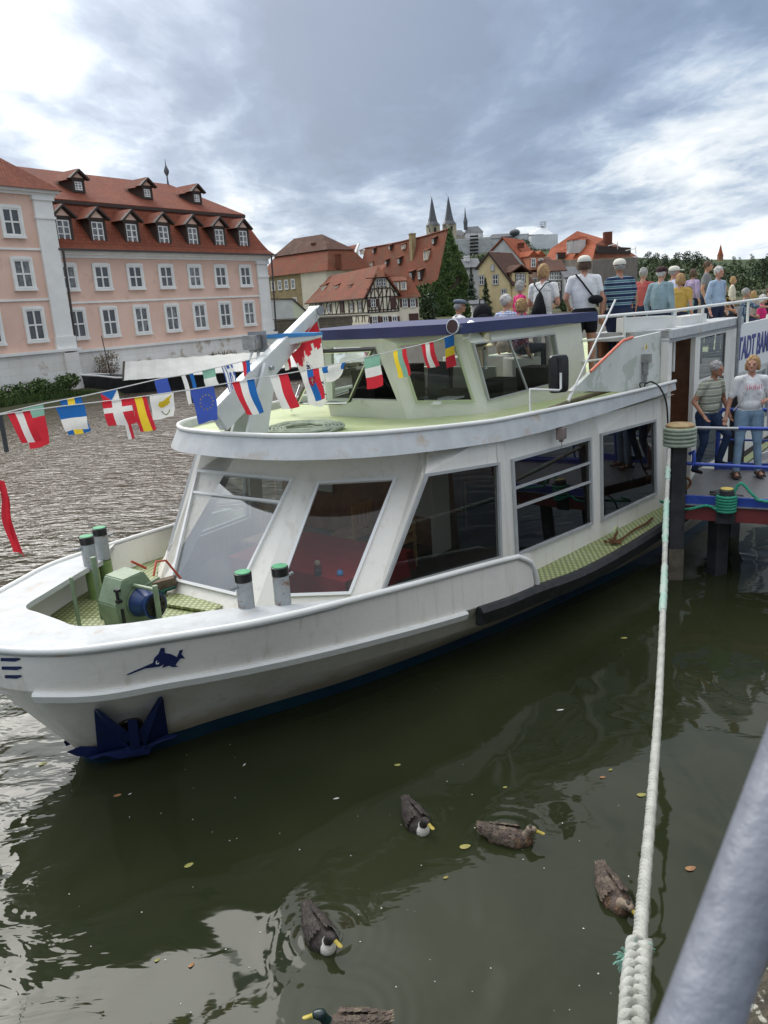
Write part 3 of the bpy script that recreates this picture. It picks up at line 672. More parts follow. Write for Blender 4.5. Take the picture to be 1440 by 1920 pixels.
# aft wheelhouse bulkhead half height, leaving the upper deck in view through the glass
bk = MB(); bk.beam(W(11.75, -1.8, 2.98), W(11.75, .2, 2.98), .05, .4); bk.build('aft_bulkhead', PGREEN, boat)

# ------------------------------------------------------------------ stair casing, door, upper works
tA, tB = W(9.4, 2.40, 2.85), W(12.5, 2.72, 2.85)
tp = PL([(1072, 733), (1240, 736), (1240, 622), (1186, 634), (1168, 642)], tA, tB, tA + Vector((0, 0, 1)))
PEEL = mat('peeling grey white paint', (.55, .57, .52), .55, (.62, .63, .6), 3, 1, bump=.1, stain=(.40, .44, .37), stscale=2.2, stlo=.5, sthi=.56)
tpm = MB(); tpm.prism(tp, (tB - tA).cross(Vector((0, 0, 1))).normalized() * -.06); tpm.build('stair_casing', PEEL, boat)
ORNG = mat('orange red grab edge', (.66, .15, .08), .5)
og_ = MB(); og_.tube([tp[0].lerp(tp[4], .35) + Vector((0, 0, .02)), tp[4] + Vector((0, 0, .025)), tp[3] + Vector((0, 0, .012))], .019, 8); og_.build('orange_edge', ORNG, boat, smooth=60)
dA, dB = W(12.58, 2.84, .8), W(30, 3.02, .8)
UPZ = Vector((0, 0, 1)); dn = (dB - dA).normalized().cross(UPZ).normalized(); dd_ = (dB - dA).normalized()
def DP(x, y): return onplane(x, y, dA, dB, dA + UPZ)
def side_u(p): return (p - dA).dot(dd_)
ul = [side_u(DP(x, 700)) for x in (1240, 1247, 1302, 1311, 1357, 1367, 1381)]
print('door u', [round(u, 2) for u in ul], 'z', [round(DP(1240, y).z, 2) for y in (620, 640, 990)], round(DP(1375, 600).z, 2), DP(1383, 700).z, DP(1383, 610).z)
def side_box(mb, u0, u1, z0, z1, th=.08, out_=0.0, m=0):
    a = dA + dd_ * u0; b = dA + dd_ * u1; a.z = b.z = z0; o_ = dn * out_; i_ = -dn * (th - out_) if True else None
    mb.hexa([a + o_, b + o_, b + o_ - dn * th, a + o_ - dn * th, a + o_ + UPZ * (z1 - z0), b + o_ + UPZ * (z1 - z0), b + o_ - dn * th + UPZ * (z1 - z0), a + o_ - dn * th + UPZ * (z1 - z0)], m)
u0, u1, u2, u3, u4, u5, u6 = ul
ztop = 3.66
dw = MB(); side_box(dw, -.05, .12, .78, ztop, .12, .01); side_box(dw, u2, u3, .8, ztop - .12, .08); side_box(dw, u4, u6, .8, ztop - .12, .09, .01)
side_box(dw, u3, u4, 2.62, 2.70, .06); side_box(dw, u3, u4, 3.42, ztop - .12, .07); side_box(dw, u3, u4, .8, 1.05, .07)
dw.build('door_surround', WHITE, boat)
side_p = MB(); a = dA + dd_ * u3; b = dA + dd_ * u4
side_p.add([Vector((a.x, a.y, 2.72)), Vector((b.x, b.y, 2.72)), Vector((b.x, b.y, 3.4)), Vector((a.x, a.y, 3.4))], [(0, 1, 2, 3)])
side_p.add([Vector((a.x, a.y, 1.06)), Vector((b.x, b.y, 1.06)), Vector((b.x, b.y, 2.6)), Vector((a.x, a.y, 2.6))], [(0, 1, 2, 3)])
side_p.build('door_window_pane', GLASSD, boat)
md = MB(); side_box(md, -.05, u6, ztop - .14, ztop, .5, .08); side_box(md, -.05, u6, ztop - .2, ztop - .14, .3, .03); md.build('lintel_beam', CAPW, boat, bevel=.01)
cr2 = MB(); cr2.prism([W(12.56, 1.6, 3.5), W(16.7, 1.6, 3.5), W(16.7, 2.86, 3.5), W(12.56, 2.74, 3.5)], (0, 0, .14)); cr2.beam(W(12.56, 1.62, 3.22), W(16.7, 1.62, 3.22), .04, .6); cr2.build('casing_roof', CAPW, boat)
inn_ = MB(); inn_.beam(W(12.62, 1.68, 2.2), W(16.7, 1.68, 2.2), .05, 2.6); inn_.beam(W(12.7, .9, 2.0), W(17, .9, 2.0), .05, 1.6); inn_.beam(W(14.3, 1.7, 2.1), W(14.3, 2.75, 2.1), .05, 2.7); inn_.build('passage_wall', INWOOD, boat)
pf = MB(); pf.prism([W(12.6, -2.8, .78), W(12.6, 3.0, .78), W(29, 3.1, .78), W(29, -3.0, .78)], (0, 0, .025)); pf.build('passage_floor', INDARK, boat)
# upper deck slab, banner, side wall abaft the door
ud = MB(); ud.prism([W(12.0, 1.7, 2.86), W(16.75, 1.7, 2.86), W(16.75, 2.8, 2.86), W(29, 3.0, 2.86), W(29, -3.0, 2.86), W(12.0, -2.8, 2.86)], (0, 0, .12)); ud.build('upper_deck', GREEN, boat)
sd_ = MB(); side_box(sd_, u6, 17, 2.42, 2.55, .08, .0); side_box(sd_, u6, 17, .8, 1.3, .08); side_box(sd_, u6 + 2.4, u6 + 2.6, .8, 2.5, .07); sd_.build('aft_side_wall', WHITE, boat)
g2 = MB(); a = dA + dd_ * (u6); b = dA + dd_ * 17
g2.add([Vector((a.x, a.y, 1.3)), Vector((b.x, b.y, 1.3)), Vector((b.x, b.y, 2.42)), Vector((a.x, a.y, 2.42))], [(0, 1, 2, 3)]); g2.build('aft_window_pane', GLASSD, boat)
zb0, zb1 = 2.56, 3.52
bn_ = MB(); side_box(bn_, u6 - .05, 17, zb0, zb1, .05, .05); bo = bn_.build('name_banner', FRAMEW, boat, label='white banner with blue lettering along the upper deck')
tx = MB(); base = DP(1381, 660); base = dA + dd_ * (side_u(DP(1378, 660)) - .02) + dn * .056; 
Mt = Matrix(((dd_.x, 0, dn.x, base.x), (dd_.y, 0, dn.y, base.y), (0, 1, 0, zb0 + .27), (0, 0, 0, 1)))
text_mesh(tx, 'TADT BAMBERG', .62, Mt, .004, bold=.012, shear=.12, xs=.80)
BLUEL = mat('blue lettering', (.02, .03, .20), .5)
tx.build('banner_lettering', BLUEL, bo)
# upper deck railings
RT = [atz(1089, 597, 4.0), atz(1171, 590, 4.0)]
rail = MB()
p0 = W(11.75, 1.95, 3.98); p1 = W(12.9, 2.5, 3.98)
def U(u, z, o_=.0): q_ = dA + dd_ * u - dn * .1 + dn * o_; q_.z = z; return q_
e1 = atY(1089, 597, W(11.6, 1.9, 0).y); e2 = atY(1171, 590, W(12.7, 2.5, 0).y)
e3 = onplane(1266, 582, dA - dn * .12, dB - dn * .12, dA - dn * .12 + UPZ)
e4 = U(18, e3.z - .02)
rail.tube([e1, e2, e3, U(8, e3.z), e4], .026, 8)
rail.tube([e1 - UPZ * .34, e2 - UPZ * .34], .018, 8); rail.tube([e1 - UPZ * .66 + S_ * .05, e2 - UPZ * .66], .018, 8)
for q_ in (e2, e3, U(side_u(e3) + 1.4, e3.z), U(side_u(DP(1411, 600)), e3.z), U(9.5, e3.z)): rail.tube([q_, Vector((q_.x, q_.y, 2.95))], .026, 8)
rail.build('upper_deck_rail', WHITE2, boat, smooth=60)
print('rail z', e1.z, e2.z, e3.z)
# white boxes on the upper deck behind the rail
wbx = MB(); wbx.beam(e2 + S_ * .1 - UPZ * .17 - P_ * .1, e3 + S_ * .15 - UPZ * .2 - P_ * .15, .25, .24); wbx.build('deck_locker', WHITE2, boat, bevel=.01)
wbx = MB(); wbx.beam(e3 + dd_ * .55 - UPZ * .23 - dn * .2, e3 + dd_ * 1.9 - UPZ * .23 - dn * .2, .3, .2); wbx.build('deck_locker', WHITE2, boat, bevel=.01)
pol = MB(); q_ = DP(1364, 780); u_ = side_u(q_); a = dA + dd_ * u_ + dn * .12; pol.tube([Vector((a.x, a.y, 2.3)), Vector((a.x, a.y, 3.85))], .035, 10); pol.build('grey_stanchion', STEEL, boat, smooth=60)
# floodlight under the roof edge, socket and cable on the casing, mirror, strut
fd = MB(); q_ = PL([(1041, 812)], b4, b5, t5)[0]; q_ = q_ + (b5 - b4).cross(UPZ).normalized() * .09
fd.box(q_, (.10, .12, .15), -AZ); fd.tube([q_ - UPZ * .07, q_ - UPZ * .11], .03, 8); fd.tube([q_ - UPZ * .1, q_ - UPZ * .16 + S_ * .02, q_ - UPZ * .19 - S_ * .01, q_ - UPZ * .2 - S_ * .03], .006, 5)
fd.build('bulkhead_lamp', mat('weathered grey lamp', (.16, .12, .11), .5, (.25, .2, .18), 9, 1), boat, bevel=.008)
GREYP = mat('grey plastic', (.20, .20, .19), .5, (.3, .3, .28), 15, 1)
so = MB(); q_ = PL([(1205, 672)], tA, tB, tA + UPZ)[0] + (tB - tA).cross(UPZ).normalized() * .05
so.box(q_, (.16, .1, .13), -AZ); so.tube([q_ - UPZ * .06, q_ - UPZ * .25], .045, 10); so.tube([q_ - UPZ * .25, q_ - UPZ * .38], .03, 8); so.tube([q_ + P_ * .06 - UPZ * .0, q_ + P_ * .07], .05, 10); so.build('power_socket', GREYP, boat, bevel=.006)
cb = MB(); k = q_ - UPZ * .38; n_ = (tB - tA).cross(UPZ).normalized()
ptsc = [k, k - UPZ * .06 - S_ * .05, k - UPZ * .05 - S_ * .18, k + UPZ * .03 - S_ * .22, k + UPZ * .02 - S_ * .06 + n_ * .03]
cb.tube(catmull(ptsc, 6), .011, 6)
d1 = PL([(1215, 722), (1238, 728), (1250, 760), (1254, 830), (1262, 880), (1278, 912)], W(12.2, 3.02, 0), W(14, 3.16, 0), W(12.2, 3.02, 1))
cb.tube(catmull([k + n_ * .02] + [PL([(1222, 716)], W(12.2, 3.0, 0), W(14, 3.1, 0), W(12.2, 3.0, 1))[0]] + d1[1:], 6), .013, 6)
cb.build('power_cable', BLACK, boat, smooth=60)
wt_ = MB(); qq = q_ + UPZ * .18 + n_ * .0; wt_.prism([qq - S_ * .05 - UPZ * .04, qq + S_ * .05 - UPZ * .04, qq + UPZ * .05], n_ * .006); wt_.build('warning_triangle', mat('yellow sign', (.7, .5, .03), .5), boat)
wt_ = MB(); text_mesh(wt_, '!', .07, Matrix(((S_.x, 0, n_.x, qq.x - S_.x * .01 + n_.x * .008), (S_.y, 0, n_.y, qq.y - S_.y * .01 + n_.y * .008), (0, 1, 0, qq.z - .03), (0, 0, 0, 1))), .001, bold=.003); wt_.build('sign_mark', BLACK, boat)
# wing mirror
mm = MB(); mc = onplane(1047, 701, W(8, 2.35, 0), W(10, 2.60, 0), W(8, 2.35, 1)); print('mirror', st(mc))
tocam = (EYE - mc); tocam.z = 0; fx = Vector((.92, -.38, 0)).normalized(); rx_ = UPZ.cross(fx)
rx_ = Vector((1, .12, 0)).normalized(); nx_ = rx_.cross(UPZ)
pr = []
for k in range(20):
    th = 2 * math.pi * k / 20; cx, cy = math.cos(th), math.sin(th); e = .32
    pr.append((math.copysign(abs(cx) ** e, cx) * .135, math.copysign(abs(cy) ** e, cy) * .245))
fr_ = [mc + rx_ * a * 1.0 + UPZ * b for a, b in pr]; n20 = 20
vs = [p for p in fr_] + [mc + rx_ * a * .93 + UPZ * b * .96 + nx_ * .035 for a, b in pr] + [mc + rx_ * a * .35 + UPZ * b * .5 + nx_ * .06 for a, b in pr]
mm.add(vs, [(i, (i + 1) % 20, 20 + (i + 1) % 20, 20 + i) for i in range(20)] + [(20 + i, 20 + (i + 1) % 20, 40 + (i + 1) % 20, 40 + i) for i in range(20)] + [tuple(range(40, 60))] + [tuple(range(20))[::-1]])
mm.box(mc + nx_ * .055 + UPZ * .06, (.045, .05, .3), 0); mm.box(mc + nx_ * .05 - rx_ * .07, (.05, .03, .02), 0); mm.box(mc + nx_ * .05 + rx_ * .07, (.05, .03, .02), 0)
mo = mm.build('wing_mirror', BLACK, boat, smooth=40)
ma = MB(); e_ = atz(994, 770, 2.90)
ma.tube([e_, e_ + UPZ * .27, mc - UPZ * .20 + nx_ * .09 - rx_ * .03, mc + nx_ * .085 - UPZ * .18, mc + nx_ * .085 + UPZ * .02], .016, 8); ma.build('mirror_arm', WHITE2, mo, smooth=60)
stt = MB(); stt.tube([atz(1065, 752, 2.9), W(11.9, 2.35, 4.0) if False else onplane(1154, 562, W(9.2, 2.6, 0), W(12, 2.75, 0), W(9.2, 2.6, 1))], .013, 8); stt.tube([atz(1065, 752, 2.9), atz(1065, 752, 2.9).lerp(onplane(1154, 562, W(9.2, 2.6, 0), W(12, 2.75, 0), W(9.2, 2.6, 1)), .15)], .024, 8)
stt.build('awning_strut', WHITE2, boat, smooth=60)

# ------------------------------------------------------------------ bow gear
BOLG = mat('bollard grey paint', (.30, .32, .33), .5, (.36, .38, .38), 9, 1, stain=(.20, .09, .035), stscale=8, stlo=.56, sthi=.68, bump=.1)
BTOP = mat('green bollard cap', (.10, .36, .18), .6, (.07, .28, .14), 15, 1)
BGRN = mat('green post', (.20, .30, .10), .5, (.15, .22, .08), 8, 1)
for (px, py, sg) in ((463, 1143, 1), (531, 1131, 1), (463, 1143, -1), (531, 1131, -1)):
    c = atz(px, py, 1.5); c = c if sg == 1 else mir(c)
    b_ = MB(); b_.lathe([(.082, -.01), (.082, .30)], c, n=20); bo_ = b_.build('bollard', BOLG, boat, smooth=40, label='grey mooring bollard with rust and green top')
    k_ = MB(); k_.lathe([(.084, .30), (.085, .385), (.078, .39)], c, n=20); k_.build('bollard_band', BLACK, bo_, smooth=40)
    k_ = MB(); k_.lathe([(.078, .389), (.076, .398), (.03, .40), (.001, .40)], c, n=20); k_.build('bollard_top', BTOP, bo_)
    k_ = MB(); dr = (S_ if px > 500 else -S_) ; k_.tube([c + UPZ * .26 + dr * .05, c + UPZ * .27 + dr * .17], .016, 8); k_.build('bollard_pin', STEEL, bo_)
    g_ = MB(); g_.tube([c - UPZ * .02, Vector((c.x, c.y, 1.12))], .082, 16); g_.build('bollard_stem', BGRN, bo_, smooth=40)
wn = thing('winch_group', '', '', (0, 0, 0)) if False else None
wc = W(4.42, -.12, 1.14)
def L3(a, b, c): return wc + S_ * a + P_ * b + UPZ * c
wi = MB()
poly = [L3(-.22, .06, 0), L3(-.26, .06, .30), L3(-.13, .06, .56), L3(.13, .06, .58), L3(.22, .06, .42), L3(.22, .06, 0)]
wi.prism(poly, -P_ * .34); wo = wi.build('anchor_winch', WINCHG, boat, bevel=.012)
wd = MB(); wd.lathe([(.165, 0), (.15, .05), (.105, .12), (.11, .17), (.14, .22), (.145, .24)], L3(.03, .10, .27), P_, 24); wd.build('winch_drum', mat('blue winch drum', (.02, .05, .17), .35, (.012, .03, .1), 8, 1), wo, smooth=40)
wd = MB(); wd.lathe([(.06, .0), (.12, .01), (.12, .03), (.05, .035), (.045, .06), (.001, .06)], L3(.03, .33, .27), P_, 16)
for k in range(8): wd.box(L3(.03, .365, .27) + (S_ * math.cos(k * .785) + UPZ * math.sin(k * .785)) * .085, (.025, .02, .025), -AZ)
wd.build('drum_cap', BLACK, wo, smooth=40)
wd = MB(); wd.lathe([(.17, 0), (.17, .02)], L3(.03, .07, .27), P_, 24); wd.lathe([(.13, .0), (.13, .06)], L3(.03, .07, .27), P_, 8); wd.build('brake_housing', WINCHG, wo, smooth=40)
wd = MB(); wd.tube([L3(-.02, .07, .47), L3(.0, .40, .47)], .022, 8); wd.tube([L3(.0, .42, .52), L3(.0, .42, .12)], .028, 10); wd.tube([L3(.1, .08, .42), L3(.22, .2, .5)], .014, 8); wd.build('brake_spindle', WINCHG, wo, smooth=40)
wd = MB(); wd.tube([L3(.25, .05, .48), L3(.33, .02, .62), L3(.44, .04, .60), L3(.56, .1, .36)], .013, 8); wd.tube([L3(.2, -.25, .62), L3(.34, -.2, .5)], .013, 8); wd.build('crank_handle', mat('red crank paint', (.42, .05, .02), .5), wo, smooth=60)
wd = MB(); wd.box(L3(-.225, .065, .42), (.03, .02, .16), -AZ); wd.box(L3(-.2, .068, .15), (.05, .02, .22), -AZ)
for k in (.36, .48): wd.box(L3(-.225, .08, k), (.06, .05, .03), -AZ)
wd.build('winch_latch', BLACK, wo)
hp = MB(); hp.tube([L3(-.45, -.38, 0), L3(-.45, -.38, .62)], .022, 8); hp.tube([L3(-.1, -.5, -.0), L3(-.1, -.5, .72)], .03, 8); hp.build('rail_post', WINCHG, boat, smooth=60)
hp = MB(); hp.lathe([(.09, .0), (.09, .05), (.001, .055)], W(4.05, .02, 1.125), n=20); hp.build('vent_cap', BTOP, boat, smooth=40)
hp = MB(); hp.beam(W(5.0, -.75, 1.15), W(5.2, .35, 1.15), .32, .03); hp.beam(W(3.95, -.85, 1.15), W(4.15, -.2, 1.15), .4, .03); hp.build('hatch_cover', TREAD, boat)

# ------------------------------------------------------------------ tilting mast on the roof
def X0(px, py, t=0.0): A = W(5, t, 0); return onplane(px, py, A, A + S_, A + UPZ)
MG = mat('pale grey mast paint', (.60, .62, .61), .4, (.52, .54, .54), 3, 1, bump=.05, stain=(.4, .36, .3), stscale=6, stlo=.68, sthi=.85)
ms = MB()
lo_, hi_ = X0(405, 786), X0(590, 584)
d_ = (hi_ - lo_).normalized(); pn = P_; up_ = d_.cross(pn).normalized(); up_ = up_ if up_.z > 0 else -up_
prof = [(0, -.17, .17), (.25, -.19, .16), (.55, -.15, .12), (1.0, -.07, .07)]
Ltot = (hi_ - lo_).length
low = [lo_ + d_ * Ltot * f + up_ * a for f, a, b in prof]; upp = [lo_ + d_ * Ltot * f + up_ * b * .8 for f, a, b in prof]
ms.prism([p + pn * .07 for p in low + upp[::-1]], -pn * .14); mso = ms.build('mast_boom', MG, boat, bevel=.008, label='pale grey tilting mast boom over the foredeck roof')
mp_ = MB(); pv = X0(490, 690)
for off in (.10, -.16):
    mp_.prism([X0(445, 822) + pn * off, X0(485, 822) + pn * off, X0(503, 690) + pn * off, X0(482, 680) + pn * off], pn * .05)
mp_.build('mast_foot', MG, boat, bevel=.005)
mp_ = MB(); mp_.tube([hi_ + d_ * .02 - pn * .09, hi_ + d_ * .02 + pn * .09], .06, 12); mp_.build('mast_sheave', STEEL, boat, smooth=40); mp_ = MB(); mp_.tube([pv - pn * .2, pv + pn * .2], .025, 10); mp_.build('mast_pivot', STEEL, boat, smooth=40)
cr_ = MB(); c0 = X0(540, 636); c1 = c0 + pn * .38 + S_ * .16; c2 = c0 - pn * .46 - S_ * .10
for a, b in ((c0, c1), (c0, c2)):
    cr_.hexa([a - S_ * .09 - UPZ * .08, a + S_ * .09 - UPZ * .08, b + S_ * .05, b - S_ * .05, a - S_ * .09 + UPZ * .02, a + S_ * .09 + UPZ * .02, b + S_ * .05 + UPZ * .025, b - S_ * .05 + UPZ * .025])
cr_.build('mast_crosstree', MG, boat)
cr_ = MB()
for a, b in ((c0, c1), (c0, c2)):
    cr_.hexa([a - S_ * .1 + UPZ * .022, a + S_ * .1 + UPZ * .022, b + S_ * .06 + UPZ * .026, b - S_ * .06 + UPZ * .026, a - S_ * .1 + UPZ * .075, a + S_ * .1 + UPZ * .075, b + S_ * .06 + UPZ * .06, b - S_ * .06 + UPZ * .06])
cr_.build('blue_crosstree_top', mat('light blue paint', (.04, .20, .48), .45, (.05, .26, .55), 8, 1), boat)
nl = MB(); q_ = X0(472, 642, -.25); nl.box(q_, (.2, .14, .17), -AZ + .25); lo2 = nl.build('masthead_light', mat('brushed steel', (.45, .44, .42), .3, (.3, .28, .26), 15, 1, metal=.8), boat, bevel=.01)
nl = MB(); nl.box(q_ + S_ * .09 + P_ * .01, (.26, .012, .25), -AZ + .25); nl.build('light_shield', STEEL, lo2)
nl = MB(); nl.tube([q_ - UPZ * .1, X0(462, 690, -.2), X0(462, 720, -.15)], .016, 6); nl.tube([q_ - UPZ * .1 + S_ * .1, X0(484, 668, -.2), X0(472, 715, -.1)], .02, 6); nl.build('light_stalk', MG, lo2, smooth=60)
sm = MB(); c = atz(431, 806, 2.93); sm.tube([c - UPZ * .06, c + UPZ * .13], .065, 12); sm.build('wooden_stub', WOODD, boat, smooth=40)

# ------------------------------------------------------------------ horn and its bracket on the wheelhouse edge
hn = MB(); hc = atY(848, 612, W(8.85, 1.55, 0).y - .1); hd = (atY(905, 612, W(9.3, 1.45, 0).y) - hc).normalized()
hn.lathe([(.098, 0), (.10, .008), (.075, .06), (.045, .13), (.026, .22), (.02, .36), (.02, .42)], hc, hd, 20)
hn.ball(hc + hd * .42, (.07, .07, .08), 12, 8); ho = hn.build('signal_horn', CHROME, boat, smooth=50)
h_ = MB(); h_.lathe([(.084, 0), (.05, .002)], hc - hd * .004, hd, 20); h_.build('horn_throat', mat('dark red throat', (.05, .02, .02), .4), ho)
bb = MB(); b1_ = hc + hd * .3 - UPZ * .02; bb.beam(hc + hd * .48 + UPZ * .0, hc + hd * .78, .05, .07); bb.tube([hc + hd * .42 - UPZ * .06, hc + hd * .36 - UPZ * .14, hc + hd * .2 - UPZ * .16], .01, 6); bb.build('horn_bracket', WHITE2, boat)
BELLPOS = hc + hd * .73
# ================================================================== BUILDINGS ACROSS THE RIVER
PINK = mat('salmon pink render', (.74, .515, .41), .85, (.68, .46, .36), .5, 1, bump=.1, bscale=4, stain=(.56, .36, .28), stscale=.9, stlo=.55, sthi=.75, streak=((.58, .40, .32), .4))
STUC = mat('white stucco trim', (.80, .79, .75), .8, (.72, .71, .67), .8, 1, bump=.1, bscale=6)
PLINTH = mat('flaking whitewashed stone', (.80, .78, .73), .85, (.72, .69, .63), .6, 1, stain=(.46, .38, .30), stscale=.9, stlo=.56, sthi=.64, brick=dict(w=1.5, h=.46, mortar=.010, col=(.60, .56, .49), depth=.5, tint=(.96, .95, .93)), streak=((.52, .46, .38), .5))
def tile(nm, c, c2, stain=None):
    return mat(nm, c, .8, c2, .25, 1, stain=stain, stscale=.5, stlo=.5, sthi=.75, brick=dict(w=.20, h=.26, mortar=.022, col=tuple(x * .45 for x in c), depth=1.0, tint=(.72, .68, .66)), bump=.6)
TILE = tile('red clay tiles', (.25, .072, .038), (.19, .056, .032), (.13, .05, .035))
TILEB = tile('weathered brown tiles', (.13, .06, .04), (.085, .045, .033), (.16, .10, .07))
TILEM = tile('mossy red tiles', (.27, .085, .045), (.19, .07, .04), (.15, .095, .055))
TILEO = tile('bright orange tiles', (.42, .115, .05), (.33, .085, .04))
SLATE = mat('grey slate', (.055, .06, .068), .6, (.085, .09, .10), .6, 1, bump=.3, bscale=5)
DARKT = mat('dark brown timber', (.035, .022, .017), .7, (.05, .032, .022), 2, 1)
CREAM = mat('cream plaster', (.76, .70, .55), .85, (.70, .63, .49), .8, 1, bump=.08, bscale=4)
OCHRE = mat('ochre sandstone', (.42, .32, .17), .85, (.34, .26, .14), .7, 1, brick=dict(w=.9, h=.4, mortar=.02, col=(.28, .22, .13), depth=.5))
YELL = mat('faded yellow plaster', (.70, .57, .32), .85, (.6, .48, .26), .5, 1)
WPLA = mat('off white plaster', (.60, .60, .56), .85, (.5, .5, .47), .5, 1)
GPLA = mat('grey plaster', (.33, .34, .35), .85, (.28, .29, .3), .5, 1)
SLW = mat('slate hung wall', (.09, .095, .105), .7, (.12, .125, .13), .8, 1, brick=dict(w=.5, h=.3, mortar=.03, col=(.05, .05, .055), depth=.6))
WALLS = mat('old sandstone wall', (.19, .16, .11), .9, (.12, .105, .08), .8, 1, brick=dict(w=1.1, h=.45, mortar=.03, col=(.09, .08, .06), depth=1.0), bump=.4)
WPANE = mat('dark window pane', (.035, .04, .045), .12, (.07, .075, .08), .6, 1, spec=.6)
WPANE2 = mat('curtained window pane', (.20, .21, .21), .2, (.05, .055, .06), 2.5, 1, spec=.6)
SHUT = mat('dark red brown shutter', (.065, .022, .018), .6)
class Fac:
    def __init__(s, O, az): s.O = Vector((O[0], O[1], 0)); s.az = az; s.d = Vector((math.sin(az), math.cos(az), 0)); s.n = Vector((math.cos(az), -math.sin(az), 0))
    def P(s, u, z, off=0.0): return s.O + s.d * u + s.n * off + Vector((0, 0, z))
    def hit(s, px, py, off=0.0):
        A = s.P(0, 0, off); q_ = onplane(px, py, A, A + s.d, A + UPZ); return ((q_ - s.O).dot(s.d), q_.z)
    def box(s, mb, u0, u1, z0, z1, o0, o1, m=0):
        return mb.hexa([s.P(u0, z0, o1), s.P(u1, z0, o1), s.P(u1, z0, o0), s.P(u0, z0, o0), s.P(u0, z1, o1), s.P(u1, z1, o1), s.P(u1, z1, o0), s.P(u0, z1, o0)], m)
def window(F_, u, z, w_, h_, par, off=0.0, sur=.0, sm=None, nv=1, nh=1, pane=None, fr=.06, fm=None, name='window', shut=0):
    """window with surround, sash bars and a pane; the pane is a sub-part"""
    mb = MB(); f0, f1 = off + .03, off + .09
    if sur:
        s2 = sur
        F_.box(mb, u - w_ / 2 - s2, u - w_ / 2, z - h_ / 2 - s2, z + h_ / 2 + s2, off, f1 + .03, 1); F_.box(mb, u + w_ / 2, u + w_ / 2 + s2, z - h_ / 2 - s2, z + h_ / 2 + s2, off, f1 + .03, 1)
        F_.box(mb, u - w_ / 2, u + w_ / 2, z + h_ / 2, z + h_ / 2 + s2 * 1.3, off, f1 + .035, 1); F_.box(mb, u - w_ / 2 - s2 * 1.2, u + w_ / 2 + s2 * 1.2, z - h_ / 2 - s2 * 1.1, z - h_ / 2 - s2 * .1, off, f1 + .10, 1)
    F_.box(mb, u - w_ / 2, u - w_ / 2 + fr, z - h_ / 2, z + h_ / 2, off, f1); F_.box(mb, u + w_ / 2 - fr, u + w_ / 2, z - h_ / 2, z + h_ / 2, off, f1)
    F_.box(mb, u - w_ / 2 + fr, u + w_ / 2 - fr, z - h_ / 2, z - h_ / 2 + fr, off, f1); F_.box(mb, u - w_ / 2 + fr, u + w_ / 2 - fr, z + h_ / 2 - fr, z + h_ / 2, off, f1)
    for k in range(nv): x = u - w_ / 2 + w_ * (k + 1) / (nv + 1); F_.box(mb, x - fr * .55, x + fr * .55, z - h_ / 2 + fr, z + h_ / 2 - fr, off, f1 - .01)
    for k in range(nh): y = z - h_ / 2 + h_ * (k + 1) / (nh + 1); F_.box(mb, u - w_ / 2 + fr, u + w_ / 2 - fr, y - fr * .5, y + fr * .5, off, f1 - .02)
    o = mb.build(name, [fm or STUC, sm or STUC], par)
    p = MB(); p.add([F_.P(u - w_ / 2 + .01, z - h_ / 2 + .01, f0), F_.P(u + w_ / 2 - .01, z - h_ / 2 + .01, f0), F_.P(u + w_ / 2 - .01, z + h_ / 2 - .01, f0), F_.P(u - w_ / 2 + .01, z + h_ / 2 - .01, f0)], [(0, 1, 2, 3)])
    p.build('pane', pane or WPANE, o)
    if shut:
        for sg in (-1, 1):
            sh = MB(); a = u + sg * (w_ / 2 + .04 + shut / 2); F_.box(sh, a - shut / 2, a + shut / 2, z - h_ / 2, z + h_ / 2, off + .02, off + .08); sh.build('shutter', SHUT, o)
    return o
def rep_window(o, F_, u0, us, z0=0, zs=None):
    for i, u in enumerate(us):
        dz_ = (zs[i] - z0) if zs else 0
        copy_part(o, F_.d * (u - u0) + Vector((0, 0, dz_)))

# ---- the pink palace
PF = Fac((-9, 66), R(34))
pal = thing('palace', 'long salmon pink riverside palace with white pilasters, red mansard roof and rows of dormers', 'building', PF.P(-12, .3))
mb = MB(); PF.box(mb, -19.0, 1.0, .2, 8.6, -14, 0); mb.build('wall', PINK, pal)
mb = MB(); PF.box(mb, -19.4, 1.25, .0, 2.62, -14, .28); PF.box(mb, -46, -19.4, .0, 2.8, -14, .8); PF.box(mb, -19.6, -18.6, 0, 2.7, 0, 1.0); mb.build('plinth_wall', PLINTH, pal)
mb = MB(); PF.box(mb, -18.4, 1.35, 2.62, 2.78, -.2, .40); PF.box(mb, -46, -18.3, 2.8, 2.96, -.2, .95); PF.box(mb, -18.4, 0, 5.66, 5.78, 0, .08); PF.box(mb, -46, -19.7, 5.9, 6.02, .5, .58); PF.box(mb, -46, -19.7, 8.8, 8.92, .5, .58)
mb.build('string_course', STUC, pal)
mb = MB()
PF.box(mb, -18.4, 1.35, 8.45, 8.62, -14, .12); PF.box(mb, -18.4, 1.45, 8.62, 8.75, -14, .25); PF.box(mb, -18.4, 1.6, 8.75, 8.87, -14, .42); mb.build('cornice', STUC, pal)
mb = MB(); PF.box(mb, -46, -18.2, 11.9, 12.05, -6, .68); PF.box(mb, -46, -18.05, 12.05, 12.22, -6, .9); mb.build('cornice', STUC, pal)
mb = MB(); PF.box(mb, -46, -19.5, .2, 11.9, -14, .5); mb.build('wall', PINK, pal)
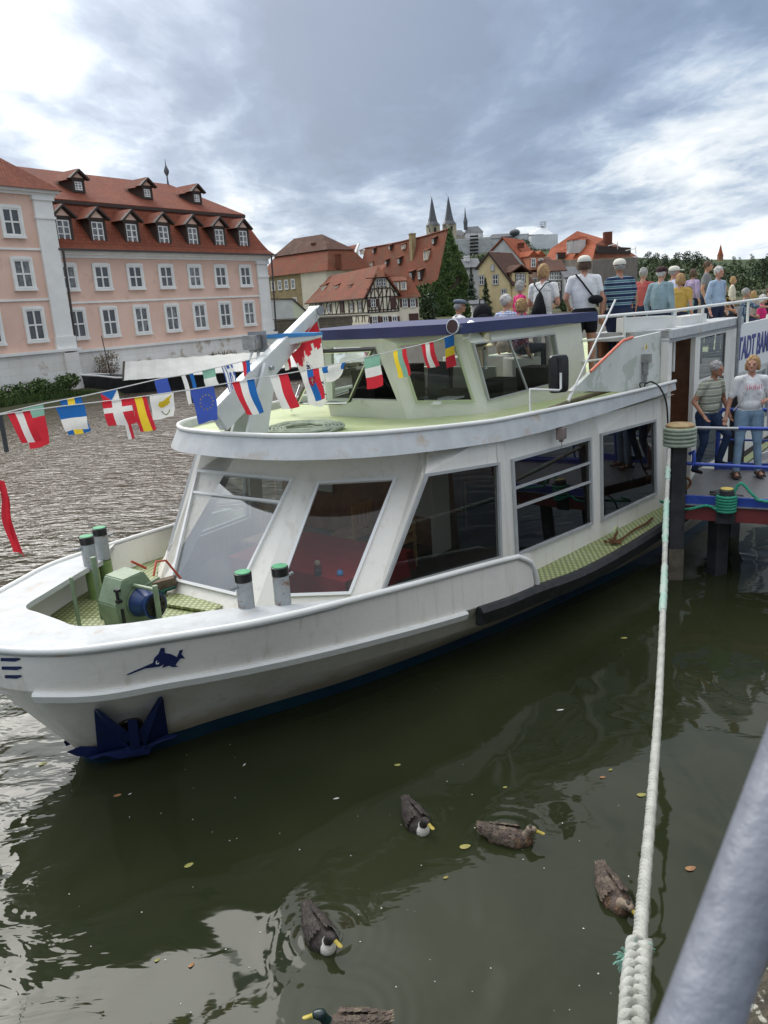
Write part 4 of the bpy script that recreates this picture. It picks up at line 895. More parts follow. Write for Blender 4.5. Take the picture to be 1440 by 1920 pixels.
for (a, b, o_, zt_) in ((-19.75, -18.5, .66, 11.9), (-.15, 1.12, .14, 8.45)):
    mb = MB(); PF.box(mb, a, b, 2.78, zt_, -.3, o_); PF.box(mb, a - .08, b + .08, 2.96, 3.7, -.3, o_ + .07); PF.box(mb, a - .1, b + .1, zt_ - .25, zt_, -.3, o_ + .1); PF.box(mb, a - .06, b + .06, zt_ - 1.3, zt_ - 1.15, -.3, o_ + .07)
    if zt_ < 9: PF.box(mb, b - .02, b + .06, 2.78, 8.45, -3, .05)
    mb.build('pilaster', STUC, pal)
# windows
r1u = [-17.8, -15.22, -12.5, -9.75, -7.0, -4.3, -1.55]; r2u = [-17.65, -15.15, -12.45, -9.68, -6.95, -4.28, -1.56]
wo_ = window(PF, r1u[0], 7.27, 1.12, 1.42, pal, 0, .14, nv=1, nh=1, fr=.09, pane=WPANE2)
rep_window(wo_, PF, r1u[0], r1u[1:])
wo_ = window(PF, r2u[0], 4.40, 1.12, 1.72, pal, 0, .14, nv=1, nh=1, fr=.09)
rep_window(wo_, PF, r2u[0], r2u[1:])
wo_ = window(PF, -21.3, 10.35, 1.1, 1.5, pal, .5, .15, fr=.09, pane=WPANE2); rep_window(wo_, PF, -21.3, [-24.3, -27.3])
wo_ = window(PF, -21.15, 7.45, 1.1, 1.6, pal, .5, .15, fr=.09); rep_window(wo_, PF, -21.15, [-24.1, -27.1])
wo_ = window(PF, -20.95, 4.5, 1.1, 1.8, pal, .5, .15, fr=.09); rep_window(wo_, PF, -20.95, [-23.75, -26.8])
random.seed(21); altp = {}
for w_ in [c for c in pal.children if c.name.startswith('window')]:   # some casements dark, some curtained
    for p_ in w_.children:
        k_ = random.random(); key = (p_.data.name, k_ < .45)
        if key not in altp: md_ = p_.data.copy(); md_.materials[0] = WPANE2 if k_ < .45 else WPANE; altp[key] = md_
        p_.data = altp[key]
# mansard roof
zE, zB, zR = 8.87, 12.15, 15.0; oE, oB, oR = .62, -1.75, -7.0; uL = -19.3
ev = [(uL, zE, oE), (1.75, zE, oE)]; 
mb = MB()
rows = []
for k in range(7):   # slightly bell-cast lower slope
    t_ = k / 6; o_ = oE + (oB - oE) * (t_ ** .8); z = zE + (zB - zE) * (t_ ** 1.12); ur = 1.75 + (.75 - 1.75) * t_ ** .8
    rows.append([PF.P(uL, z, o_), PF.P(ur, z, o_), PF.P(ur, z, -14 - o_)])
mb.grid([r for r in rows]); mb.build('lower_roof', TILE, pal)
mb = MB(); mb.add([PF.P(uL, zB + .05, oB + .2), PF.P(.95, zB + .05, oB + .2), PF.P(-1.9, zR, oR), PF.P(uL, zR, oR), PF.P(.95, zB + .05, -14 - oB)], [(0, 1, 2, 3), (1, 4, 2)])
mb.add([PF.P(uL, zB - .12, oB + .18), PF.P(.93, zB - .12, oB + .18), PF.P(.93, zB + .05, oB + .2), PF.P(uL, zB + .05, oB + .2)], [(0, 1, 2, 3)]); mb.build('upper_roof', TILE, pal)
mb = MB(); PF.box(mb, uL, .9, zB - .2, zB - .02, oB - .1, oB + .22); mb.build('roof_break_moulding', DARKT, pal)
mb = MB(); PF.box(mb, -18.6, 1.8, zE - .03, zE + .08, .5, .72); mb.tube([PF.P(-18.35, 8.8, .75), PF.P(-18.3, 2.8, .45)], .08, 8); mb.tube([PF.P(1.3, 8.8, .5), PF.P(1.25, 2.8, .3)], .07, 8); mb.build('gutter', mat('dark copper gutter', (.05, .04, .035), .5), pal)
# wing roof
mb = MB(); mb.add([PF.P(-46, 12.2, 1.1), PF.P(-17.9, 12.2, 1.1), PF.P(-23.5, 17.2, -5), PF.P(-46, 17.2, -5), PF.P(-17.9, 12.2, -12)], [(0, 1, 2, 3), (1, 4, 2)]); mb.build('upper_roof', TILE, pal)
mb = MB(); c = PF.P(-1.95, 15.0, -7); mb.lathe([(.10, -.1), (.06, .3), (.05, .6), (.17, .8), (.22, 1.0), (.12, 1.25), (.04, 1.45), (.015, 1.9)], c, n=10); mb.build('finial', SLATE, pal, smooth=60)
def dormer(u, zb, w_, hw, off, dep, nm='dormer'):
    mb = MB(); hh = hw
    PF.box(mb, u - w_ / 2, u - w_ / 2 + .16, zb, zb + hh, off - dep, off); PF.box(mb, u + w_ / 2 - .16, u + w_ / 2, zb, zb + hh, off - dep, off); PF.box(mb, u - w_ / 2 + .16, u + w_ / 2 - .16, zb, zb + .14, off - dep, off); PF.box(mb, u - w_ / 2 + .16, u + w_ / 2 - .16, zb + hh - .12, zb + hh, off - dep, off)
    PF.box(mb, u - w_ / 2 + .16, u + w_ / 2 - .16, zb + .14, zb + hh - .12, off - dep, off - .12)
    o = mb.build(nm, DARKT, pal)
    rw = w_ / 2 + .2; rh = w_ * .42
    g_ = MB(); g_.prism([PF.P(u - rw, zb + hh, off), PF.P(u + rw, zb + hh, off), PF.P(u, zb + hh + rh + .12, off)], PF.n * -.1); 
    for sg in (-1, 1): g_.beam(PF.P(u + sg * (rw + .06), zb + hh - .04, off + .12), PF.P(u, zb + hh + rh + .16, off + .12), .3, .12)
    g_.build('dormer_bargeboard', DARKT, o)
    g_ = MB(); g_.prism([PF.P(u - rw * .55, zb + hh + .08, off + .03), PF.P(u + rw * .55, zb + hh + .08, off + .03), PF.P(u, zb + hh + rh - .04, off + .03)], PF.n * -.05); g_.build('dormer_gable', PINK, o)
    g_ = MB()
    for sg in (-1, 1): g_.add([PF.P(u + sg * (rw + .1), zb + hh, off + .1), PF.P(u, zb + hh + rh + .24, off + .1), PF.P(u, zb + hh + rh + .24, off - dep - .6), PF.P(u + sg * (rw + .1), zb + hh, off - dep)], [(0, 1, 2, 3)])
    g_.build('dormer_roof', TILE, o)
    ww, wh_ = w_ - .36, hh - .3
    q_ = MB(); cu, cz = u, zb + .14 + wh_ / 2
    q_.frame([PF.P(cu - ww / 2, cz - wh_ / 2, off - .08), PF.P(cu + ww / 2, cz - wh_ / 2, off - .08), PF.P(cu + ww / 2, cz + wh_ / 2, off - .08), PF.P(cu - ww / 2, cz + wh_ / 2, off - .08)], .08, .05)
    PF.box(q_, cu - .05, cu + .05, cz - wh_ / 2, cz + wh_ / 2, off - .1, off - .05)
    for k in (1, 2): PF.box(q_, cu - ww / 2, cu + ww / 2, cz - wh_ / 2 + wh_ * k / 3 - .03, cz - wh_ / 2 + wh_ * k / 3 + .03, off - .1, off - .065)
    q_.build('sash', STUC, o)
    q_ = MB(); q_.add([PF.P(cu - ww / 2, cz - wh_ / 2, off - .1), PF.P(cu + ww / 2, cz - wh_ / 2, off - .1), PF.P(cu + ww / 2, cz + wh_ / 2, off - .1), PF.P(cu - ww / 2, cz + wh_ / 2, off - .1)], [(0, 1, 2, 3)]); q_.build('pane', WPANE2, o)
    return o
d0 = dormer(-17.4, 9.35, 1.28, 1.55, -.12, 1.4)
for u in (-14.85, -12.1, -9.3, -6.5, -3.75, -1.1): copy_part(d0, PF.d * (u + 17.4))
d1_ = dormer(-13.7, 12.95, .95, .85, -2.9, 1.5)
for u in (-7.85, -2.9): copy_part(d1_, PF.d * (u + 13.7))

# ---- generic house kit (facade plane fixed by two surveyed points)
def fac2(px0, py0, Y0, px1, Y1):
    A = atY(px0, py0, Y0); B = atY(px1, py0, Y1); d = (B - A); az = math.atan2(d.x, d.y); return Fac((A.x, A.y), az), math.hypot(d.x, d.y)
def house(name, label, F_, w_, dep, z0, ze, zr, wallm, roofm, ridge='across', ov=.4, u0=0.0, hip=0.0, trim=None):
    """ridge 'across': parallel to the facade; 'deep': gable faces the viewer"""
    h_ = thing(name, label, 'house', F_.P(u0 + w_ / 2, z0))
    u1 = u0 + w_
    mb = MB()
    if ridge == 'deep':
        mb.prism([F_.P(u0, z0), F_.P(u1, z0), F_.P(u1, ze), F_.P((u0 + u1) / 2, zr), F_.P(u0, ze)], F_.n * -dep); mb.build('wall', wallm, h_)
        mb = MB(); um = (u0 + u1) / 2; sl = (zr - ze) / (w_ / 2)
        for sg in (-1, 1):
            e = um + sg * (w_ / 2 + ov); mb.prism([F_.P(e, ze - sl * ov + .05, ov), F_.P(um, zr + .05, ov), F_.P(um, zr + .25, ov), F_.P(e, ze - sl * ov + .25, ov)], F_.n * -(dep + 2 * ov))
        mb.build('roof', roofm, h_)
        if trim:
            mb = MB()
            for sg in (-1, 1): mb.beam(F_.P(um + sg * (w_ / 2 + ov), ze - sl * ov + .1, ov + .05), F_.P(um, zr + .12, ov + .05), .1, .3)
            mb.build('bargeboard', trim, h_)
    else:
        mb.prism([F_.P(u0, z0, 0), F_.P(u0, z0, -dep), F_.P(u0, ze, -dep), F_.P(u0, zr if not hip else ze, -dep / 2), F_.P(u0, ze, 0)], F_.d * w_); mb.build('wall', wallm, h_)
        mb = MB(); sl = (zr - ze) / (dep / 2); a, b = u0 - ov, u1 + ov
        if hip:
            v = [F_.P(a, ze - .02, ov), F_.P(b, ze - .02, ov), F_.P(b, ze - .02, -dep - ov), F_.P(a, ze - .02, -dep - ov), F_.P(u0 + hip, zr, -dep / 2), F_.P(u1 - hip, zr, -dep / 2)]
            mb.add(v, [(0, 1, 5, 4), (1, 2, 5), (2, 3, 4, 5), (3, 0, 4), (3, 2, 1, 0)])
        else:
            for o0, o1 in ((ov, -dep / 2), (-dep - ov, -dep / 2)):
                mb.prism([F_.P(a, ze - sl * ov + .05, o0), F_.P(a, zr + .05, o1), F_.P(a, zr + .25, o1), F_.P(a, ze - sl * ov + .25, o0)], F_.d * (b - a))
        mb.build('roof', roofm, h_)
    return h_
def chimney(par, F_, u, off, z0, z1, w_=.7, m=None, d_=None):
    mb = MB(); F_.box(mb, u - w_ / 2, u + w_ / 2, z0, z1, off - (d_ or w_), off); F_.box(mb, u - w_ / 2 - .08, u + w_ / 2 + .08, z1 - .25, z1 - .05, off - (d_ or w_) - .08, off + .08); mb.build('chimney', m or OCHRE, par)
def shed_dormer(par, F_, u, z, off, w_, h_, dep, rm, wm=None, pm=None):
    mb = MB(); F_.box(mb, u - w_ / 2, u + w_ / 2, z, z + h_, off - dep, off); o = mb.build('dormer', wm or CREAM, par)
    mb = MB(); mb.hexa([F_.P(u - w_ / 2 - .15, z + h_ - .1, off + .25), F_.P(u + w_ / 2 + .15, z + h_ - .1, off + .25), F_.P(u + w_ / 2 + .15, z + h_ + .55, off - dep - .3), F_.P(u - w_ / 2 - .15, z + h_ + .55, off - dep - .3), F_.P(u - w_ / 2 - .15, z + h_ + .04, off + .25), F_.P(u + w_ / 2 + .15, z + h_ + .04, off + .25), F_.P(u + w_ / 2 + .15, z + h_ + .7, off - dep - .3), F_.P(u - w_ / 2 - .15, z + h_ + .7, off - dep - .3)]); mb.build('dormer_roof', rm, o)
    q_ = MB(); ww, hh = w_ * .6, h_ * .72; Q = [F_.P(u - ww / 2, z + h_ * .12, off + .02), F_.P(u + ww / 2, z + h_ * .12, off + .02), F_.P(u + ww / 2, z + h_ * .12 + hh, off + .02), F_.P(u - ww / 2, z + h_ * .12 + hh, off + .02)]
    q_.add(Q, [(0, 1, 2, 3)]); q_.build('pane', pm or WPANE, o)
    q_ = MB(); q_.frame([p + F_.n * .03 for p in Q], .1, .05); F_.box(q_, u - .04, u + .04, z + h_ * .12, z + h_ * .12 + hh, off + .02, off + .06); q_.build('sash', STUC, o)
    return o

# ---- old sandstone river wall and white garage
SWF, SWw = fac2(508, 601, 104, 660, 116)
zt_ = SWF.hit(508, 601)[1]; z2_ = SWF.hit(657, 594)[1]
sw_ = MB(); sw_.prism([SWF.P(-3, 0), SWF.P(SWw, 0), SWF.P(SWw, z2_), SWF.P(-3, zt_)], SWF.n * -.6); swo = sw_.build('river_wall', WALLS, label='old sandstone river wall between the palace and the half-timbered house', cat='wall')
sw_ = MB(); sw_.prism([SWF.P(-3, zt_, .1), SWF.P(SWw, z2_, .1), SWF.P(SWw, z2_ + .2, .1), SWF.P(-3, zt_ + .2, .1)], SWF.n * -.8); sw_.build('coping', mat('wall coping', (.24, .22, .18), .9, (.15, .14, .11), 2, 1), swo)
GF, Gw = fac2(504, 570, 122, 549, 124)
u_, z_ = GF.hit(549, 566)
gar = thing('garage', 'low pale garage with a lime white gable behind the sandstone wall', 'garage', GF.P(2, .8))
mb = MB(); GF.box(mb, -.5, Gw, .8, GF.hit(504, 563)[1], -8, 0); mb.build('wall', WPLA, gar)
mb = MB(); pk = GF.hit(548, 562)[1]; rb = GF.hit(571, 587)[0]; mb.prism([GF.P(Gw, .8), GF.P(rb + .5, .8), GF.P(rb + .5, GF.hit(571, 587)[1]), GF.P(Gw, pk)], GF.n * -8); mb.build('gable_wall', mat('pale lime plaster', (.58, .60, .44), .85), gar)
mb = MB(); mb.beam(GF.P(Gw, pk + .1, .1), GF.P(rb + .8, GF.hit(574, 590)[1] + .1, .1), .2, .18); mb.beam(GF.P(-.6, GF.hit(504, 562)[1] + .12, .1), GF.P(Gw, pk + .12, .1), .2, .14); mb.build('roof_edge', DARKT, gar)
mb = MB(); GF.box(mb, .3, 3, .8, 2.3, 0, .05); mb.build('garage_door', GPLA, gar)
# ---- ochre sandstone house with brown mansard
OF, Ow = fac2(497, 560, 172, 567, 164)
zE_ = OF.hit(560, 512)[1]; zG = 1.0
och = house('sandstone_house', 'ochre sandstone house with stacked brown mansard roofs beside the palace', OF, Ow, 12, zG, zE_, zE_ + .3, OCHRE, TILEB, 'across', u0=0, hip=1)
OE = Fac((OF.P(Ow, 0).x, OF.P(Ow, 0).y), OF.az - math.pi / 2 + .25)
mb = MB(); b1_ = OF.hit(497, 513)[1]; pz = OF.hit(497, 512)
zb1 = OF.hit(540, 478, -3)[1]
mb.hexa([OF.P(-.6, zE_ - .1, .6), OF.P(Ow + 8.5, zE_ - .1, .6), OF.P(Ow + 8.5, zE_ - .1, -13), OF.P(-.6, zE_ - .1, -13), OF.P(1, zb1, -3), OF.P(Ow + 5.5, zb1, -3), OF.P(Ow + 5.5, zb1, -10), OF.P(1, zb1, -10)]); mb.build('lower_roof', TILEM, och)
zb2 = OF.hit(550, 447, -6)[1]
mb = MB(); v = [OF.P(.6, zb1, -2.6), OF.P(Ow + 5.8, zb1, -2.6), OF.P(Ow + 5.8, zb1, -10.4), OF.P(.6, zb1, -10.4), OF.P(3.6, zb2, -6.5), OF.P(Ow + .5, zb2, -6.5)]; mb.add(v, [(0, 1, 5, 4), (1, 2, 5), (2, 3, 4, 5), (3, 0, 4)]); mb.build('upper_roof', TILEB, och)
mb = MB(); OF.box(mb, Ow, Ow + 7.5, zG, zE_, -12, -.05); mb.build('side_wall', CREAM, och)
chimney(och, OF, OF.hit(587, 470, -4)[0], -4, zb1 - 2, OF.hit(587, 455, -4)[1], .9, mat('red brick', (.17, .06, .035), .85, (.12, .045, .03), 3, 1))
chimney(och, OF, OF.hit(631, 490, -2)[0], -2, zE_, OF.hit(631, 476, -2)[1], .9, MATS['red brick'])
us = [OF.hit(x, 536)[0] for x in (502, 512.5, 525, 537.5, 550)]; zz_ = OF.hit(525, 535)[1]
o = window(OF, us[0], zz_, .95, 1.7, och, 0, .12, fr=.1); rep_window(o, OF, us[0], us[1:])
o = window(OF, OF.hit(554, 568)[0], OF.hit(554, 567)[1], .95, 1.7, och, 0, .12, fr=.1)
# ---- half-timbered house: side wing, gable, right wing
HA = atY(691, 600, 130); HB = atY(583, 600, 158)
HS = Fac((HB.x, HB.y), math.atan2((HA - HB).x, (HA - HB).y)); HSw = (HA - HB).length
HG = Fac((HA.x, HA.y), HS.az - R(95)) ; HG = Fac((HA.x, HA.y), math.atan2(.97, .12))
zg = .6; zEs = HS.hit(640, 561)[1]
ht = thing('half_timbered_house', 'cream half-timbered house with brown shutters and red tiled roofs on the far bank', 'house', HG.P(1, zg))
def hz_(px, py, off=0): return HG.hit(px, py, off)
HGw = hz_(749, 600)[0]; HRw = hz_(787, 600)[0]
zE2 = hz_(700, 556)[1]; zPk = hz_(714, 499)[1] ; zE3 = hz_(775, 556)[1]
print('half timbered', HSw, HGw, HRw, zEs, zE2, zPk, zE3)
mb = MB(); mb.prism([HG.P(0, zg), HG.P(HGw, zg), HG.P(HGw, zE2 + .3), HG.P(HGw * .62, zPk - 1.6), HG.P(HGw * .30, zPk - 1.6), HG.P(0, zE2 + .3)], HG.n * -8); HG.box(mb, HGw, HRw, zg, zE3, -8, -.3)
mb.prism([HS.P(0, zg), HS.P(HSw - .05, zg), HS.P(HSw - .05, zEs), HS.P(0, zEs)], HS.n * -6); mb.build('wall', CREAM, ht)
mb = MB(); zr_ = HS.hit(640, 510, -4)[1]
mb.add([HS.P(-1.2, zEs - .2, .7), HS.P(HSw + .2, zEs - .2, .7), HS.P(HSw - 1, zr_, -4.2), HS.P(1.5, zr_ - .3, -4.2), HS.P(-1.2, zEs - .2, -9)], [(0, 1, 2, 3), (4, 0, 3)])
mb.hexa([HS.P(-1.2, zEs - .35, .72), HS.P(HSw + .2, zEs - .35, .72), HS.P(HSw + .2, zEs - .35, .4), HS.P(-1.2, zEs - .35, .4), HS.P(-1.2, zEs - .15, .72), HS.P(HSw + .2, zEs - .15, .72), HS.P(HSw + .2, zEs - .15, .4), HS.P(-1.2, zEs - .15, .4)], 1)
for k in (0, 1):
    a, b = ((0 - .4, HGw * .33) if k == 0 else (HGw + .5, HGw * .60)); mb.prism([HG.P(a, zE2 - .2, .5), HG.P(b, zPk - 1.3, .5), HG.P(b, zPk - 1.0, .5), HG.P(a, zE2 + .2, .5)], HG.n * -8)
mb.add([HG.P(HGw * .22, zPk - 1.7, .6), HG.P(HGw * .70, zPk - 1.7, .6), HG.P(HGw * .46, zPk + .2, -2.0)], [(0, 1, 2)])
mb.add([HG.P(HGw * .22, zPk - 1.7, .6), HG.P(HGw * .46, zPk + .2, -2.0), HG.P(HGw * .46, zPk + .2, -8), HG.P(-.2, zE2, -8)], [(0, 1, 2, 3)])
mb.add([HG.P(HGw * .70, zPk - 1.7, .6), HG.P(HGw * .46, zPk + .2, -2.0), HG.P(HGw * .46, zPk + .2, -8), HG.P(HGw + .3, zE2, -8)], [(0, 1, 2, 3)])
zr3 = hz_(745, 512, -3.5)[1]
mb.add([HG.P(HGw * .9, zE3 - .1, .3), HG.P(HRw + .4, zE3 - .1, .3), HG.P(HRw - .6, zr3 - .6, -3.5), HG.P(HGw * .75, zr3, -3.5), HG.P(HRw + .4, zE3 - .1, -8)], [(0, 1, 2, 3), (1, 4, 2)])
mb.build('roof', [TILEM, DARKT], ht)
tm_ = MB()
def hb_(a, b, w_=.16): tm_.beam(HG.P(*a, .04), HG.P(*b, .04), .08, w_, up=HG.n.cross((HG.P(*b) - HG.P(*a)).normalized()))
zs1 = zE2 - 1.9; zmid = hz_(700, 586)[1]
for z in (zmid, zmid + .35, zE2 - .15, zE2 + 1.2, zPk - 1.75): hb_((0, z), (HGw if z < zE2 + 1 else HGw * .78, z))
for k in range(9):
    u = HGw * k / 8; top_ = min(zPk - 1.7, zE2 + (zPk - 1.5 - zE2) * (1 - abs(u - HGw * .46) / (HGw * .5)) + .5); hb_((u, zmid), (u, max(top_, zE2)))
for (a, b, c, d) in ((.02, 0, .13, 1), (.87, 1, .99, 0), (.26, 1, .37, 0), (.63, 0, .74, 1), (.38, 0, .5, 1)):
    hb_((HGw * a, zmid + (zE2 - zmid) * b), (HGw * c, zmid + (zE2 - zmid) * d)); hb_((HGw * (a * .8 + .1), zE2 + 1.2 * b), (HGw * (c * .8 + .1), zE2 + 1.2 * d))
hb_((0, zE2), (HGw * .32, zPk - 1.6), .2); hb_((HGw, zE2), (HGw * .62, zPk - 1.6), .2)
def hs_(a, b, w_=.17): tm_.beam(HS.P(*a, .04), HS.P(*b, .04), .08, w_, up=HS.n.cross((HS.P(*b) - HS.P(*a)).normalized()))
zm2 = zEs - 2.5
for z in (zEs - .3, zm2, zm2 - .4): hs_((0, z), (HSw, z))
for k in range(15):
    u = HSw * k / 14; hs_((u, zm2), (u, zEs))
    if k % 3 == 1: hs_((u, zm2), (u + HSw / 14, zEs))
for k in range(22): u = HSw * k / 21; hs_((u, zm2 - 1.5), (u + (.5 if k % 2 else -.3), zm2 - .4))
tm_.build('timber_frame', DARKT, ht)
for i, px in enumerate((700, 737)):
    u = hz_(px, 570)[0]
    if i == 0: window(HG, u, hz_(700, 568)[1], .8, 1.25, ht, 0, .06, fr=.09, shut=.5, sm=DARKT)
    else: mb = MB(); HG.box(mb, u - .45, u + .45, zE2 - 2.1, zE2 - .3, .05, .12); mb.build('shutter', SHUT, ht)
window(HG, HGw * .40, zPk - 2.5, .75, 1.2, ht, 0, .05, fr=.09, sm=DARKT); window(HG, HGw * .55, zPk - 2.5, .75, 1.2, ht, 0, .05, fr=.09, sm=DARKT)
for px in (703, 723, 740): u = hz_(px, 602)[0]; window(HG, u, hz_(px, 602)[1], .8, 1.5, ht, 0, .05, fr=.09, shut=.42)
for px in (759, 774): u = hz_(px, 568, -.3)[0]; window(HG, u, hz_(px, 568, -.3)[1], .8, 1.3, ht, -.3, .05, fr=.09, shut=.36)
for px in (744.5, 758.5): shed_dormer(ht, HG, hz_(px, 540)[0], zE3 + 1.1, -.9, 1.0, 1.5, 1.3, TILEM, CREAM)
mb = MB(); u = hz_(776, 600, -.3)[0]; HG.box(mb, u - .8, u + .8, zg, zg + 2.2, -.32, -.2); mb.build('house_door', SHUT, ht)
for px in (606, 632, 659): u = HS.hit(px, 545, -1.6)[0]; shed_dormer(ht, HS, u, HS.hit(px, 551, -1.6)[1], -1.4, 1.2, 1.5, 1.5, TILEM, CREAM)
for px in (617, 660, 676): u = HS.hit(px, 575)[0]; window(HS, u, zEs - 1.4, 1.0, 1.4, ht, 0, .05, fr=.1, shut=.55)
for px in (602, 642): u = HS.hit(px, 575)[0]; mb = MB(); HS.box(mb, u - .8, u + .8, zEs - 2.3, zEs - .4, .05, .14); mb.build('shutter', SHUT, ht)
# ---- big tiled barn with ivy gable
BA = atY(822, 560, 160); BB = atY(671, 560, 196)
BS = Fac((BB.x, BB.y), math.atan2((BA - BB).x, (BA - BB).y)); BSw = (BA - BB).length; BG = Fac((BA.x, BA.y), math.atan2(.93, .37)); BGw = BG.hit(878, 560)[0]
zBe = BS.hit(815, 531, .5)[1]; 
zBr = BG.hit(840, 431, 0)[1]
print('barn', BSw, BGw, zBe, zBr)
barn = thing('tiled_barn', 'tall old barn with steep patchy red tiled roof and many small dormers', 'barn', BG.P(2, 1))
ru = BG.hit(840, 431)[0]
Rk = BG.P(ru, zBr); Rl = atY(674, 459, 199)
Rl = Rk + (BB - BA).normalized() * BSw * 1.0; Rl.z = zBr
EA = BS.P(BSw + .6, zBe, .5); EB = BS.P(-.6, zBe, .5)
mb = MB(); mb.prism([BG.P(0, .8), BG.P(BGw, .8), BG.P(BGw, BG.hit(878, 534)[1]), BG.P(ru, zBr - .2), BG.P(0, zBe)], BG.n * -.8); mb.prism([BS.P(0, .8), BS.P(BSw, .8), BS.P(BSw, zBe), BS.P(0, zBe)], BS.n * -4); mb.build('wall', WALLS, barn)
mb = MB(); sag = []
for i in range(9):
    t_ = i / 8; row = []
    for j in range(15):
        s_ = j / 14; p = EB.lerp(EA, s_).lerp(Rl.lerp(Rk, s_), t_); p.z -= .35 * math.sin(math.pi * s_) * t_ + .12 * noise.noise(Vector((s_ * 6, t_ * 4, 2))); row.append(p)
    sag.append(row)
mb.grid(sag, thick=(0, 0, -.25)); mb.build('roof', TILEM, barn, smooth=60)
mb = MB(); mb.tube([p + UPZ * .08 for p in sag[-1]], .18, 6); mb.build('ridge_tiles', TILE, barn)
nR = (EA - EB).cross(Rk - EA).normalized(); nR = nR if nR.z > 0 else -nR
def roofpt(px, py): return onplane(px, py, EA, EB, Rl)
for k, (px, py, s_) in enumerate([(680, 473, .8), (703, 470, .8), (734, 464, .8), (758, 463, .8), (816, 452, 1.0), (675, 501, .9), (697, 497, .9), (727, 492, .9), (751, 489, 1.1), (801, 481, 1.2), (774, 520, 1.25), (790, 518, 1.25)]):
    p = roofpt(px, py); f_ = Fac((p.x, p.y), BS.az); big_ = 1.0 if k < 9 else 1.3
    shed_dormer(barn, f_, 0, p.z - .6 * s_, .5, 1.15 * s_, 1.2 * s_ * big_, 1.6, TILEM, DARKT if k % 3 else CREAM)
p = roofpt(773, 480); f_ = Fac((p.x, p.y), BS.az); zc0, zc1 = p.z, onplane(773, 437, p, p + BS.d, p + UPZ).z; chimney(barn, f_, 0, .3, zc0 - 1, zc1, 1.1, OCHRE)
# lower left roof with white parapet
LF = Fac((BS.P(0, 0).x, BS.P(0, 0).y), BS.az)
lb = thing('tiled_outbuilding', 'lower red tiled roof with white parapet left of the big barn', 'building', LF.P(-4, 1))
mb = MB(); L1_, L2_, L3_, L4_ = atY(671, 458, 200), atY(601, 472, 208), atY(575, 520, 200), atY(652, 512, 192); mb.prism([L4_, L1_, L2_, L3_], Vector((0, 0, -.3))); mb.build('roof', TILE, lb)
mb = MB(); mb.beam(L1_ + Vector((.2, 0, .1)), L4_ + Vector((.2, 0, .1)), .5, .6); mb.build('parapet', STUC, lb)
mb = MB(); mb.hexa([Vector((L3_.x, L3_.y, 1)), Vector((L4_.x, L4_.y, 1)), Vector((L1_.x, L1_.y, 1)), Vector((L2_.x, L2_.y, 1)), L3_ - UPZ * .3, L4_ - UPZ * .3, L1_ - UPZ * .3, L2_ - UPZ * .3]); mb.build('wall', CREAM, lb)
mb = MB(); q_ = atY(643, 482, 201); mb.box(q_, (.9, .9, 1.6)); q_ = atY(612, 468, 204); mb.tube([q_, q_ + UPZ * 2.5], .25, 6); mb.build('vent_stack', STUC, lb)
# ---- small grey-roofed house, yellow gable, orange roof, slate houses
def simple(name, label, px0, px1, pyb, Y, pye, pyr, wallm, roofm, ridge, dep=10, Y1=None, z0=1.0, ov=.4, hip=0, trim=None, rx=None):
    F_, w_ = fac2(px0, pyb, Y, px1, Y1 or Y); ze = F_.hit((px0 + px1) / 2, pye)[1]; off = 0 if ridge == 'deep' else -dep / 2
    zr = F_.hit(rx or (px0 + px1) / 2, pyr, off)[1]; return house(name, label, F_, w_, dep, z0, ze, zr, wallm, roofm, ridge, ov, hip=hip, trim=trim), F_
h1, F1 = simple('grey_roofed_house', 'small white house with low dark slate roof behind the ivy gable', 862, 899, 520, 176, 502, 487, WPLA, SLATE, 'across', 9)
chimney(h1, F1, F1.hit(879, 485)[0], -3, F1.hit(879, 500)[1], F1.hit(879, 478)[1], 1.2, STUC)
hy, FY = simple('yellow_gabled_house', 'tall faded yellow house with brown roof, its gable towards the river', 899, 962, 560, 152, 502, 477, YELL, TILEB, 'across', 10, Y1=150)
bpy.data.objects.remove(hy.children[1]) if False else None
# gable face of the yellow house
FYg, wY = fac2(899, 560, 150, 957, 146); zPk2 = FYg.hit(920, 476)[1]; zl = FYg.hit(899, 502)[1]; zr2 = FYg.hit(963, 538)[1]; ru = FYg.hit(918, 476)[0]
for o in list(hy.children): bpy.data.objects.remove(o)
mb = MB(); mb.prism([FYg.P(0, 1), FYg.P(wY, 1), FYg.P(wY, zr2 + .8), FYg.P(ru, zPk2), FYg.P(0, zl)], FYg.n * -1.0); mb.build('wall', YELL, hy)
E1, E2 = FYg.P(ru, zPk2 + .15, .4), FYg.P(wY + .9, zr2 + .2, .4); bk_ = Vector((6.0, 9.5, 0))
mb = MB(); mb.prism([E1, E2, E2 + bk_, E1 + bk_], Vector((0, 0, .25))); E0 = FYg.P(-.5, zl - .3, .4); mb.prism([E0, E1, E1 + bk_, E0 + bk_], Vector((0, 0, .25))); mb.build('roof', TILEB, hy)
mb = MB(); mb.beam(E0, E1, .1, .35); mb.beam(E1, E2, .1, .35); mb.build('bargeboard', DARKT, hy)
for (px, py, ww, hh) in [(903, 525, 1.0, 1.6), (929, 524, 1.1, 1.7), (924, 502, .6, .9), (945, 550, 1.0, 1.4)]: window(FYg, FYg.hit(px, py)[0], FYg.hit(px, py)[1], ww, hh, hy, 0, .08, fr=.1, sm=GPLA)
FD = Fac((FYg.P(wY, 0).x, FYg.P(wY, 0).y), math.atan2(.90, .44)); 
ua, ub = FD.hit(960, 520)[0], FD.hit(991, 520)[0]; zda = FD.hit(975, 537)[1]
mb = MB(); FD.box(mb, ua, ub, 1, FD.hit(978, 511)[1], -5, 0); mb.build('side_wall', YELL, hy)
